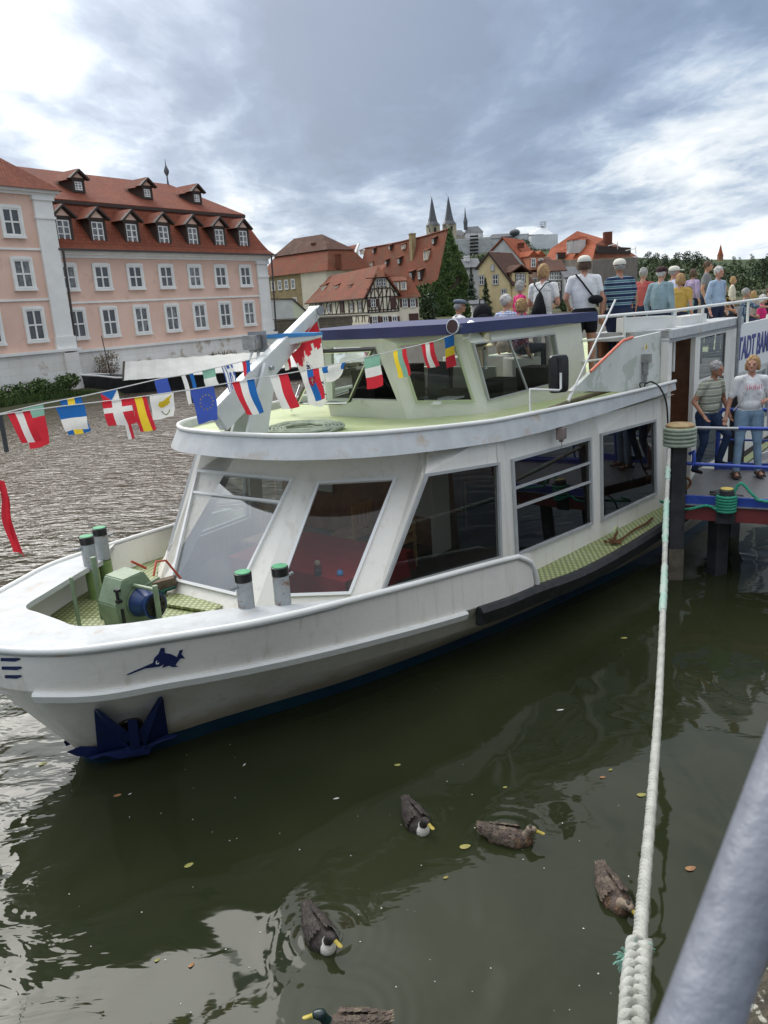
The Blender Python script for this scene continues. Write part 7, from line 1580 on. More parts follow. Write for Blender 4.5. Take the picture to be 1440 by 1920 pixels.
def cloth(nm, c, kind=None, c2=None, per=.06, c3=None):
    if nm in MATS: return MATS[nm]
    m = mat(nm, c, .85, tuple(x * .78 for x in c), 7, .9, bump=.9, bscale=8)
    if kind:
        t = m.node_tree; q = NT(t); pr_ = next(n for n in t.nodes if n.type == 'BSDF_PRINCIPLED'); ob = q.n('ShaderNodeTexCoord').outputs['Object']; sp = q.n('ShaderNodeSeparateXYZ', {0: ob})
        if kind == 'stripe':
            f_ = q.math('FRACT', q.math('DIVIDE', sp.outputs[2], per)); r_ = q.ramp(f_, [(0, c), (.38, c), (.39, c3 or c2), (.47, c3 or c2), (.48, c2), (.78, c2), (.79, c3 or c2), (.86, c3 or c2), (.87, c)]); r_.node.color_ramp.interpolation = 'CONSTANT'; src = r_
        elif kind == 'plaid':
            f1 = q.math('GREATER_THAN', q.math('FRACT', q.math('DIVIDE', sp.outputs[2], per)), .55); f2 = q.math('GREATER_THAN', q.math('FRACT', q.math('DIVIDE', q.math('ADD', sp.outputs[0], sp.outputs[1]), per)), .55)
            src = q.mix(q.math('MULTIPLY', q.math('ADD', f1, f2), .5), (*c, 1), (*c2, 1))
        elif kind == 'floral':
            nf = q.n('ShaderNodeTexVoronoi', {'Vector': ob, 'Scale': 1 / per}).outputs[0]; src = q.mix(q.smooth(nf, .35, .45), (*c2, 1), (*c, 1))
        for l in list(t.links):
            if l.to_socket == pr_.inputs['Base Color']: t.links.remove(l)
        t.links.new(src, pr_.inputs['Base Color'])
    return m
SKIN = mat('weathered skin', (.46, .24, .16), .55, (.40, .19, .125), 9, .8, bump=.05); SKIN2 = mat('tanned skin', (.36, .17, .10), .55, (.30, .14, .085), 9, .8)
EYEB = mat('dark eye', (.02, .015, .012), .3); LIPM = mat('lip', (.35, .11, .09), .5)
HAIRM = dict(white=mat('white hair', (.58, .56, .53), .8, (.42, .41, .39), 40, 1, bump=.8, bscale=60), grey=mat('grey hair', (.24, .23, .22), .8, (.38, .37, .35), 40, 1, bump=.8, bscale=60), blond=mat('blond hair', (.42, .26, .11), .7, (.28, .16, .065), 45, 1, bump=.8, bscale=60), brown=mat('brown hair', (.10, .055, .03), .7, (.06, .035, .02), 40, 1, bump=.8, bscale=60))
def person(label, x, y, zf, h, az, pose='stand', shirt=None, pants=None, skin=None, hair='grey', hairlen=0, hat=None, sleeves=.55, shorts=False, arms=((-.05, .03), (-.05, .03)), lean=0.0, turn=0.0, build=1.0, glasses=False, shoes=None, legs=None, collar=False, voxel=.0125, female=False, crook=None, group=None):
    """arms: per side either ('pt', elbow, hand) in body space or small offsets from hanging"""
    skin = skin or SKIN; shoes = shoes or BLACK; s = h / 1.75; prims = []; mb = MB(); Vv = Vector
    def cap(a, b, ra, rb, tg): a = Vv(a) * s; b = Vv(b) * s; ra *= s; rb *= s; capsule(mb, a, b, ra, rb); prims.append((tuple(a), tuple(b), ra, rb, tg))
    def blobe(c, r, tg, rot=None):
        ellipsoid(mb, Vv(c) * s, tuple(k * s for k in r), rot); m_ = min(r); ax = r.index(max(r)); e = Vv((0, 0, 0)); e[ax] = max(r) - m_; e = (rot @ e) if rot is not None else e
        prims.append((tuple((Vv(c) - e) * s), tuple((Vv(c) + e) * s), m_ * s * 1.02, m_ * s * 1.02, tg))
    B_ = build; sit = pose == 'sit'; hz = .50 if sit else .93; dz_ = hz - .93
    rotl = Matrix.Rotation(-lean, 3, 'X'); hip = Vv((0, 0, hz))
    def T(p): p = Vv(p); p.z += dz_; return hip + rotl @ (p - hip)
    # torso: stacked ellipsoids for pelvis, belly, chest, shoulders
    for c, r, tg in (((0, -.01, .93), (.165 * B_, .115 * B_, .12), 'p'), ((0, .01, 1.06), (.155 * B_, .12 * B_, .13), 's'), ((0, .0, 1.22), (.165 * B_, .115 * B_, .15), 's'), ((0, -.01, 1.36), (.17, .095, .09), 's')):
        e = T(c); ellipsoid(mb, e * s, tuple(k * s for k in r)); prims.append((tuple((e - rotl @ Vv((r[0] * .55, 0, 0))) * s), tuple((e + rotl @ Vv((r[0] * .55, 0, 0))) * s), r[1] * s, r[1] * s, tg))
    e = T((0, 0, 1.2)); ellipsoid(mb, e * s, tuple(k * s for k in (.172 * B_, .118 * B_, .30)), rotl); prims.append((tuple(T((0, 0, 1.05)) * s), tuple(T((0, 0, 1.33)) * s), .12 * s, .12 * s, 's'))
    if female:
        for sg in (-1, 1): cap(T((sg * .06, .062, 1.29)), T((sg * .075, .068, 1.25)), .062, .064, 's')
    sh = [T((sg * .185, 0, 1.415)) for sg in (-1, 1)]
    for sg, q_ in zip((-1, 1), sh): cap(T((sg * .05, -.005, 1.435)), q_, .062, .060, 's')
    cap(T((0, -.01, 1.43)), T((0, .01, 1.53)), .052, .050, 'k')
    # head
    hc_ = T((0, .025, 1.635)); Rh = Matrix.Rotation(turn, 3, 'Z') @ rotl
    def Hd(p): return hc_ + Rh @ Vv(p)
    blobe(hc_, (.076, .092, .108), 'k', Rh); blobe(Hd((0, .028, -.052)), (.055, .06, .055), 'k', Rh)
    cap(Hd((0, .088, .012)), Hd((0, .108, -.026)), .010, .016, 'k'); cap(Hd((-.045, .074, .028)), Hd((.045, .074, .028)), .014, .014, 'k'); cap(Hd((0, .086, -.072)), Hd((0, .082, -.09)), .018, .016, 'k')
    for sg in (-1, 1): cap(Hd((sg * .078, -.004, .012)), Hd((sg * .082, -.01, -.022)), .013, .010, 'k')
    # legs
    for i, sg in enumerate((-1, 1)):
        if legs: kn_, an_ = Vv(legs[i][0]), Vv(legs[i][1])
        elif sit: kn_ = Vv((sg * .13, .42, .50)); an_ = Vv((sg * .12, .44, .09))
        else: kn_ = Vv((sg * .105, .01, .50)); an_ = Vv((sg * .11, -.01, .09))
        hp_ = Vv((sg * .095, 0, hz - .02)); ptg = 'p'; fat = 1.05 if not shorts else 1.0
        cap(hp_, hp_.lerp(kn_, .5), .098 * B_ * fat, .085 * B_ * fat, 'p'); cap(hp_.lerp(kn_, .5), kn_, .082 * fat, .060 * fat, 'k' if shorts else 'p')
        cap(kn_, kn_.lerp(an_, .35), .056 * fat, .057 * fat, 'k' if shorts else 'p'); cap(kn_.lerp(an_, .35), an_, .057 * fat, .040 * fat + (0 if shorts else .012), 'k' if shorts else 'p')
        cap(an_ + Vv((0, -.03, -.045)), an_ + Vv((sg * .015, .13, -.062)), .038, .028, 'h')
    # arms
    for i, sg in enumerate((-1, 1)):
        a_ = arms[i]; S0 = sh[i]
        if a_[0] == 'pt': el, ha = T(a_[1]), T(a_[2])
        else: el = S0 + rotl @ Vv((sg * (.045 + .02 * B_), a_[0], -.29)); ha = el + Vv((sg * .0, .05 + a_[1], -.25))
        if (el - S0).length > .33: el = S0 + (el - S0).normalized() * .30
        f1 = S0.lerp(el, sleeves) if sleeves < 1 else el
        cap(S0, f1, .062, .056, 's'); 
        if sleeves < 1: cap(f1, el, .047, .040, 'k')
        f2 = el.lerp(ha, min(1, max(0, sleeves - 1))) if sleeves > 1 else el
        if sleeves > 1: cap(el, f2, .052, .042, 's')
        cap(f2, ha, .040, .026, 'k')
        d = (ha - el).normalized(); fwd = Vv((0, 1, 0)); sdv = d.cross(fwd); sdv = sdv.normalized() if sdv.length > .2 else Vv((1, 0, 0)); pn_ = sdv.cross(d).normalized()
        pc = ha + d * .055; cap(ha + d * .015, pc + d * .01, .026, .030, 'k'); cap(pc - sdv * .018, pc + sdv * .018, .020, .020, 'k')
        for k, ln in enumerate((.062, .072, .068, .052)):
            b0 = pc + d * .022 + sdv * (.027 - k * .018); m1 = b0 + d * ln * .55 + pn_ * .006; m2 = m1 + d * ln * .4 + pn_ * .022; cap(b0, m1, .0095, .009, 'k'); cap(m1, m2, .009, .0075, 'k')
        cap(pc - d * .02 + sdv * .026, pc + d * .02 + sdv * .05 + pn_ * .015, .0115, .009, 'k')
        if i == 1: right_hand = pc
        else: left_hand = pc
    me = remeshed(mb, voxel * s, 3, .45)
    tags = ['s', 'p', 'k', 'h']; me.materials.clear()
    for m_ in (shirt, pants, skin, shoes): me.materials.append(m_)
    assign(me, prims, tags)
    o = bpy.data.objects.new('person', me); COL.objects.link(o); rz_ = -az; o.location = (x, y, zf); o.rotation_euler = (0, 0, rz_); WM[o.name] = Matrix.Translation((x, y, zf)) @ Matrix.Rotation(rz_, 4, 'Z'); tag(o, label, 'person', group)
    MW = WM[o.name]; wpt = lambda p: MW @ (Vv(p) * s)
    def child(m2, nm, mt, sm=60, vox=None, it=2):
        if vox:
            mm_ = remeshed(m2, vox, it); mm_.materials.clear(); mm_.materials.append(mt); c_ = bpy.data.objects.new(nm, mm_); COL.objects.link(c_); c_.parent = o; return c_
        mm_ = bpy.data.meshes.new(nm); mm_.from_pydata([tuple(v) for v in m2.v], [], m2.f); mm_.materials.append(mt); mm_.update(); mm_.polygons.foreach_set('use_smooth', [True] * len(mm_.polygons)); mm_.set_sharp_from_angle(angle=R(sm)); c_ = bpy.data.objects.new(nm, mm_); COL.objects.link(c_); c_.parent = o; return c_
    random.seed(int(x * 977 + y * 131))
    e_ = MB()
    for sg in (-1, 1): e_.ball(Hd((sg * .032, .085, .008)) * s, tuple(k * s for k in (.011, .008, .006)), 8, 5)
    child(e_, 'eyes', EYEB)
    e_ = MB(); e_.ball(Hd((0, .091, -.050)) * s, tuple(k * s for k in (.022, .008, .005)), 8, 5); child(e_, 'mouth', LIPM)
    if glasses:
        e_ = MB()
        for sg in (-1, 1): e_.ball(Hd((sg * .034, .098, .010)) * s, tuple(k * s for k in (.028, .006, .020)), 10, 6); e_.tube([Hd((sg * .06, .09, .015)) * s, Hd((sg * .085, .0, .015)) * s], .004, 4)
        child(e_, 'sunglasses', BLACK)
    if hair:
        e_ = MB(); ellipsoid(e_, Hd((0, -.016, .022 if not hat else .0)) * s, tuple(k * s for k in ((.088, .098, .100) if not hat else (.084, .094, .072))), Rh)
        for k in range(46 + 30 * hairlen):
            th = random.uniform(0, 6.283); ph = random.uniform(-.1 - .75 * (hairlen > 0), 1.45); r_ = .088; p = Vv((math.cos(th) * math.cos(ph) * .084, math.sin(th) * math.cos(ph) * .092 - .018, math.sin(ph) * .100 + .022))
            if p.y > .03 and p.z < .045: continue
            if hat and p.z > .025: continue
            if hairlen == 0 and p.z < -.02 and p.y > -.02: continue
            capsule(e_, Hd(p) * s, Hd(p * 1.06 + Vv((0, -.004, -.022 - .012 * hairlen))) * s, .019 * s, .013 * s, 6)
        if hairlen >= 1:
            for k in range(16): th = math.pi + (k / 15) * math.pi; capsule(e_, Hd((math.cos(th) * .082, math.sin(th) * .08, .0)) * s, Hd((math.cos(th) * .088, math.sin(th) * .088, -.07 - .09 * (hairlen - 1))) * s, .026 * s, .018 * s, 6)
        h_o = child(e_, 'hair', HAIRM[hair], vox=.009 * s, it=1)
    if hat:
        hm_, kind = hat; e_ = MB()
        if kind == 'cap':
            prf = [(1.0, 0), (1.02, .25), (.93, .6), (.7, .88), (.35, 1.02), (.02, 1.05)]; vs = []; n_ = 18
            for r_, z_ in prf:
                for j in range(n_): th = 2 * math.pi * j / n_; vs.append(Hd((math.cos(th) * r_ * .099, math.sin(th) * r_ * .112 - .010, .028 + z_ * .088)) * s)
            e_.add(vs, [(i * n_ + j, i * n_ + (j + 1) % n_, (i + 1) * n_ + (j + 1) % n_, (i + 1) * n_ + j) for i in range(len(prf) - 1) for j in range(n_)])
            rows = [[Hd((math.sin(a) * .092 * (1 - .0 * k), .085 + k * .042 * math.cos(a) + .018 * math.cos(a) - .0, .046 - .006 * k - .02 * (math.sin(a) ** 2) * .5)) * s for a in [(-1.25 + 2.5 * j / 8) for j in range(9)]] for k in range(3)]
            e_.grid(rows, thick=(0, 0, .006))
        else:   # flat cap
            ellipsoid(e_, Hd((0, .008, .078)) * s, tuple(k * s for k in (.104, .128, .046)), Rh @ Matrix.Rotation(-.12, 3, 'X')); e_.ball(Hd((0, .12, .052)) * s, tuple(k * s for k in (.07, .04, .012)), 10, 6)
        child(e_, 'cap', hm_)
    if collar: e_ = MB(); e_.tube([T((math.cos(a) * .062, math.sin(a) * .062 + .0, 1.475 + .012 * math.sin(-a))) * s for a in [6.283 * j / 14 for j in range(14)]], .014 * s, 6, closed=True); child(e_, 'collar', shirt)
    o['_']=0; del o['_']
    return o, wpt, T, s, (left_hand, right_hand)
DZ = 2.98
def onDeck(px, py, D, zf=DZ, sit=False):
    p = atD(px, py, D); return p.x, p.y, ((p.z - zf) / (1.75 if not sit else 1.32) * 1.75)
WT = cloth('white cotton', (.72, .72, .72)); JEANS = cloth('pale jeans', (.20, .30, .40)); NAVYC = cloth('navy trousers', (.02, .028, .055)); BLKC = cloth('black cloth', (.012, .012, .014)); BEIGE = cloth('beige trousers', (.36, .31, .24)); DENIM = cloth('pale denim jacket', (.22, .31, .34)); PINKC = cloth('magenta top', (.55, .03, .16)); WTR = cloth('white trousers', (.62, .62, .60))
PLAID = cloth('blue plaid shirt', (.62, .66, .74), 'plaid', (.04, .09, .32), .035); FLOR = cloth('plum floral blouse', (.10, .03, .09), 'floral', (.45, .30, .42), .03); STRP = cloth('navy and teal striped polo', (.015, .03, .075), 'stripe', (.07, .17, .20), .088, (.35, .42, .45)); POLO = cloth('beige striped polo', (.33, .34, .27), 'stripe', (.20, .21, .18), .12, (.55, .55, .42)); LACE = cloth('white lace blouse', (.70, .70, .68), 'floral', (.50, .50, .48), .02); PATT = cloth('navy patterned shirt', (.03, .055, .11), 'floral', (.20, .25, .32), .04)
CAPW_ = mat('cream cap', (.60, .58, .50), .8); CAPB = mat('black cap', (.015, .014, .016), .8, (.2, .05, .06), 30, .3); CAPG = mat('blue grey tweed', (.10, .125, .16), .9, (.15, .17, .2), 60, 1)
LAP = (('pt', (-.24, .05, 1.15), (-.12, .28, 1.05)), ('pt', (.24, .05, 1.15), (.12, .28, 1.05)))
def deckp(label, px, py, D, az, sit=False, **k):
    if D < 0:
        q_ = onplane(px, py, W(10, -D, 0), W(20, -D, 0), W(10, -D, 1)); D = (q_ - EYE).dot(_f)
    x, y, h = onDeck(px, py, D, sit=sit); h = max(1.5, min(1.92, h)); zf = DZ
    if sit: zf = atD(px, py, D).z - 1.32 * h / 1.75
    r = person(label, x, y, zf, h, R(az), 'sit' if sit else 'stand', **k)
    if sit:   # something to sit on
        p = r[1]; z_ = zf + .36 * h / 1.75
        b_ = MB(); b_.box(Vector((x, y, (DZ + z_ - .02) / 2)), (.5, .5, max(.05, z_ - .02 - DZ)), -R(az)); seats.append(b_)
    return r
seats = []
for lb_, px_, py_, t_, az_, c_, hr_ in (('grey-haired man in a faded red shirt just behind the striped polo shirt', 1206, 503, 1.0, 40, (.42, .10, .09), 'grey'), ('brown-haired woman in a lilac top standing behind the mustard blouse', 1300, 505, .2, 70, (.38, .30, .46), 'brown'), ('tall white-haired man in a light blue shirt behind the black and gold top', 1347, 500, -.6, 150, (.34, .44, .56), 'white'), ('blond woman in a cream cardigan between the rail posts on the upper deck', 1374, 520, .6, 110, (.55, .50, .42), 'blond')):
    deckp(lb_, px_, py_, -t_ if t_ > 0 else 15.2, az_, shirt=cloth('cloth %d' % px_, c_), pants=NAVYC, hair=hr_, hairlen=1 if hr_ in ('brown', 'blond') else 0, sleeves=1.5)
deckp('seated man in a flat cap and white polo shirt, frontmost on the upper deck', 859, 562, 13.8, 75, True, shirt=WT, pants=BEIGE, hair='grey', hat=(CAPG, 'flat'), skin=SKIN2, collar=True, arms=(LAP[0], ('pt', (.26, .1, 1.18), (.10, .36, 1.12))), glasses=True)
deckp('white-haired man in a blue plaid shirt seated beside the curly-haired woman', 948, 553, 13.4, 55, True, shirt=PLAID, pants=BEIGE, hair='white', sleeves=.9, build=1.15, turn=-.5)
deckp('curly grey-blond woman in a plum floral blouse seated next to the plaid shirt', 976, 561, 12.9, 80, True, shirt=FLOR, pants=NAVYC, hair='blond', hairlen=1, sleeves=1.6, female=True)
deckp('grey-haired woman in magenta and sunglasses behind the seated couple', 974, 527, 14.4, 80, shirt=PINKC, pants=BLKC, hair='grey', hairlen=1, glasses=True, female=True)
bw = deckp('blond woman in white lace blouse with a black sling backpack, standing', 1017, 496, 12.7, 35, shirt=LACE, pants=WTR, hair='blond', hairlen=1, female=True, turn=-.25, lean=.06, arms=(('pt', (-.24, .02, 1.15), (-.1, .26, 1.1)), ('pt', (.25, -.0, 1.14), (.08, .26, 1.12))))
ww = deckp('woman in white cap, white T-shirt and black shorts with a crossbody bag', 1096, 479, 12.2, 8, shirt=WT, pants=BLKC, shorts=True, hair='brown', hairlen=1, hat=(CAPW_, 'cap'), female=True, build=1.12, arms=(('pt', (-.27, .0, 1.15), (-.2, .2, 1.02)), (-.02, .05)))
sm_ = deckp('broad man in a navy and teal striped polo and cream cap, back to the camera', 1163, 485, 12.6, -5, shirt=STRP, pants=NAVYC, hair='grey', hat=(CAPW_, 'cap'), build=1.28, skin=SKIN2, arms=((-.02, -.02), (-.03, .02)), turn=-.3)
deckp('person in a pale denim jacket and black patterned cap', 1240, 500, 13.4, 50, shirt=DENIM, pants=NAVYC, hair='white', hat=(CAPB, 'cap'), sleeves=1.9, build=1.15)
deckp('man in a cream baseball cap and pale shirt looking right', 1263, 499, 14.8, 85, shirt=cloth('pale checked shirt', (.5, .52, .6), 'plaid', (.3, .34, .48), .02), pants=BEIGE, hair='grey', hat=(CAPW_, 'cap'))
deckp('short blond person just in front of the man with cream baseball cap', 1276, 514, 14.0, 40, shirt=cloth('mustard blouse', (.5, .33, .08)), pants=NAVYC, hair='blond', hairlen=1)
deckp('tallest standing person right of the baseball caps, in a grey shirt', 1326, 490, -.8, 120, shirt=cloth('grey shirt', (.2, .2, .21)), pants=NAVYC, hair='brown', build=1.1)
deckp('seated person in teal, nearest the middle of the white rail', 1290, 538, -1.3, 140, True, shirt=cloth('soft teal top', (.12, .26, .25)), pants=NAVYC, hair='brown', hairlen=1, female=True)
deckp('seated person in a black and gold top leaning a tanned arm on the rail', 1355, 533, -1.3, 150, True, shirt=cloth('black and gold top', (.015, .014, .013), 'floral', (.45, .30, .08), .05), pants=BLKC, hair='blond', hairlen=2, skin=SKIN2, female=True, arms=(LAP[0], ('pt', (.3, .12, 1.2), (.1, .33, 1.12))))
deckp('grey-haired person in a navy patterned shirt seated by the banner', 1398, 541, -2.3, 95, True, shirt=PATT, pants=NAVYC, hair='grey', sleeves=1.3, arms=(LAP[0], ('pt', (.28, .15, 1.3), (.25, .42, 1.28))))
deckp('blond person between the navy patterned shirt and the magenta top', 1413, 546, -1.3, 60, True, shirt=cloth('dusty blouse', (.3, .25, .25)), pants=NAVYC, hair='blond', hairlen=1)
deckp('pale blond woman in a bright magenta top at the right edge', 1430, 553, -2.35, 130, True, shirt=PINKC, pants=BLKC, hair='white', hairlen=1, female=True)
deckp('dark-haired person behind the magenta top at the far right', 1442, 540, -.9, 90, True, shirt=BLKC, pants=BLKC, hair='brown')
sx_ = thing('deck_bench', 'benches and stools under the seated passengers on the upper deck', 'bench', seats[0].v[0])
for b_ in seats: b_.build('seat', WHITE2, sx_, bevel=.01)
# bags
def localbag(par, pts_fn, m_, nm, label, cat): o = pts_fn.build(nm, m_, label=label, cat=cat, smooth=60); return o
wp = bw[1]; q_ = MB()
for k, (z_, w2, d2) in enumerate(((1.33, .03, .02), (1.2, .09, .05), (1.0, .135, .08), (.93, .11, .06))): pass
sec = [(1.34, .015, .01), (1.26, .06, .035), (1.1, .11, .06), (.98, .135, .07), (.93, .12, .05)]
rows = [[wp((.02 + math.cos(a) * w2, -.14 - d2 + math.sin(a) * d2 * 1.3, z_)) for a in [6.283 * j / 12 for j in range(13)]] for z_, w2, d2 in sec]; q_.grid(rows)
for sg in (-1, 1): q_.tube([wp((.0, -.14, 1.34)), wp((sg * .1, -.11, 1.46)), wp((sg * .14, .02, 1.485)), wp((sg * .17, .11, 1.35))], .010, 5)
q_.build('sling_backpack', BLKC, label='black drawstring backpack on the blond woman in white lace', cat='backpack', smooth=60)
wp = ww[1]; q_ = MB(); q_.tube([wp((-.13, -.06, 1.49)), wp((-.05, -.135, 1.38)), wp((.08, -.15, 1.2)), wp((.17, -.12, 1.08)), wp((.2, .0, 1.02))], .014, 5); ellipsoid(q_, wp((.14, -.17, 1.12)), (.12, .06, .07)); q_.build('crossbody_bag', BLKC, label='black crossbody bag across the back of the white T-shirt', cat='bag', smooth=60)
bp_ = atD(905, 592, 13.2); q_ = MB(); ellipsoid(q_, bp_, (.17, .12, .20)); ellipsoid(q_, bp_ + Vector((0, -.1, -.06)), (.12, .06, .1)); q_.tube([bp_ + Vector((-.05, 0, .18)), bp_ + Vector((-.04, 0, .27)), bp_ + Vector((.04, 0, .27)), bp_ + Vector((.05, 0, .18))], .012, 6); q_.build('black_rucksack', BLKC, label='black rucksack standing by itself behind the wheelhouse roof edge', cat='rucksack', smooth=60)
# gangway
fp = atz(1398, 893, GZ + .0); hz2 = onplane(1403, 672, fp, fp + Vector((1, 0, 0)), fp + UPZ).z - GZ
lw = person('woman in white T-shirt with pink print and pale jeans standing on the gangway', fp.x, fp.y, GZ + .03, hz2, R(190), shirt=WT, pants=JEANS, hair='blond', hairlen=1, female=True, sleeves=.8, build=1.08, shoes=SKIN, voxel=.011, legs=[((-.12, .05, .5), (-.16, .02, .09)), ((.14, .06, .5), (.16, .06, .09))], arms=(('pt', (-.30, -.02, 1.14), (-.14, .2, 1.12)), ('pt', (.27, -.02, 1.14), (.33, .04, .90))), turn=-.4)
wp = lw[1]; q_ = MB()
for sg in (-1, 1):
    ax = -.16 if sg < 0 else .16; ay = .02 if sg < 0 else .06
    q_.hexa([wp((ax + sg * .015 + a, ay + b, c)) for c in (.0, .03) for a, b in ((-.045, -.08), (.045, -.08), (.05, .19), (-.05, .19))])
    for yy in (.03, .11): q_.tube([wp((ax + sg * .015 + math.cos(a) * .048, ay + yy, .03 + math.sin(a) * .055)) for a in [3.1416 * j / 8 for j in range(9)]], .012, 5)
    q_.tube([wp((ax + math.cos(a) * .05, ay - .05 + math.sin(a) * .05, .10)) for a in [6.283 * j / 12 for j in range(12)]], .009, 5, closed=True)
mm_ = q_.build('sandals', mat('dark brown leather', (.05, .03, .02), .6), lw[0], smooth=50)
q_ = MB(); pk_m = mat('pink shirt print', (.62, .16, .24), .8)
for k in range(9):
    xx = -.11 + k * .0275; yy = .128 + .02 - abs(xx) * .16; q_.beam(wp((xx, yy, 1.29)), wp((xx + .006 * (k % 2), yy, 1.36 - .012 * (k % 3))), .018, .004)
q_.build('shirt_print', pk_m, lw[0])
q_ = MB(); q_.tube([wp((.13, .07, 1.47)), wp((.10, .14, 1.3)), wp((.17, .12, 1.1)), wp((.23, .04, .98))], .012, 5); q_.tube([wp((-.30, .02, 1.05)), wp((-.3, .1, .6)), wp((-.24, .14, .75)), wp((-.22, .17, 1.1))], .035, 7); q_.build('shoulder_strap', mat('grey strap and jacket', (.55, .55, .53), .8), lw[0], smooth=60)
pm2 = atD(1330, 679, 12.3); zfm = .83
hm2 = 1.82
pr2 = person('man in a grey striped polo and dark jeans stepping out of the cabin door', pm2.x, pm2.y, pm2.z - hm2 * .985, hm2, R(150), shirt=POLO, pants=cloth('dark jeans', (.02, .035, .075)), hair='grey', skin=SKIN2, build=1.18, lean=.16, legs=[((-.12, .30, .62), (-.10, .18, .22)), ((.12, .06, .5), (.13, -.08, .09))], arms=(('pt', (-.30, .02, 1.16), (-.26, .20, .95)), ('pt', (.30, -.05, 1.14), (.30, .16, .98))), voxel=.011, shoes=BLKC, turn=.2)
wp = lw[1]
ap = onplane(1258, 783, dA - dn * .0, dB, dA + UPZ) - dn * .25
p3_ = person('man in a white shirt mostly hidden behind the door post, holding out a bottle', ap.x - .40, ap.y - .05, ap.z - 1.05, 1.72, R(85), shirt=WT, pants=NAVYC, hair=None, skin=SKIN2, arms=(('pt', (-.2, .1, 1.12), (-.02, .34, 1.05)), (-.05, .05)), lean=-.05)
q_ = MB(); c = onplane(1262, 783, dA, dB, dA + UPZ) - dn * .2; dv = (UPZ * .5 + S_ * .62 - P_ * .1).normalized(); q_.lathe([(.03, -.09), (.032, -.08), (.032, .06), (.015, .11), (.013, .16)], c, dv, 12); bo2 = q_.build('beer_bottle', mat('brown bottle glass', (.025, .01, .005), .1), label='small brown bottle held out at the cabin door', cat='bottle', smooth=60)
q_ = MB(); q_.lathe([(.033, -.05), (.033, .03)], c, dv, 12); q_.build('bottle_label', mat('bottle label', (.5, .48, .42), .6), bo2, smooth=60)

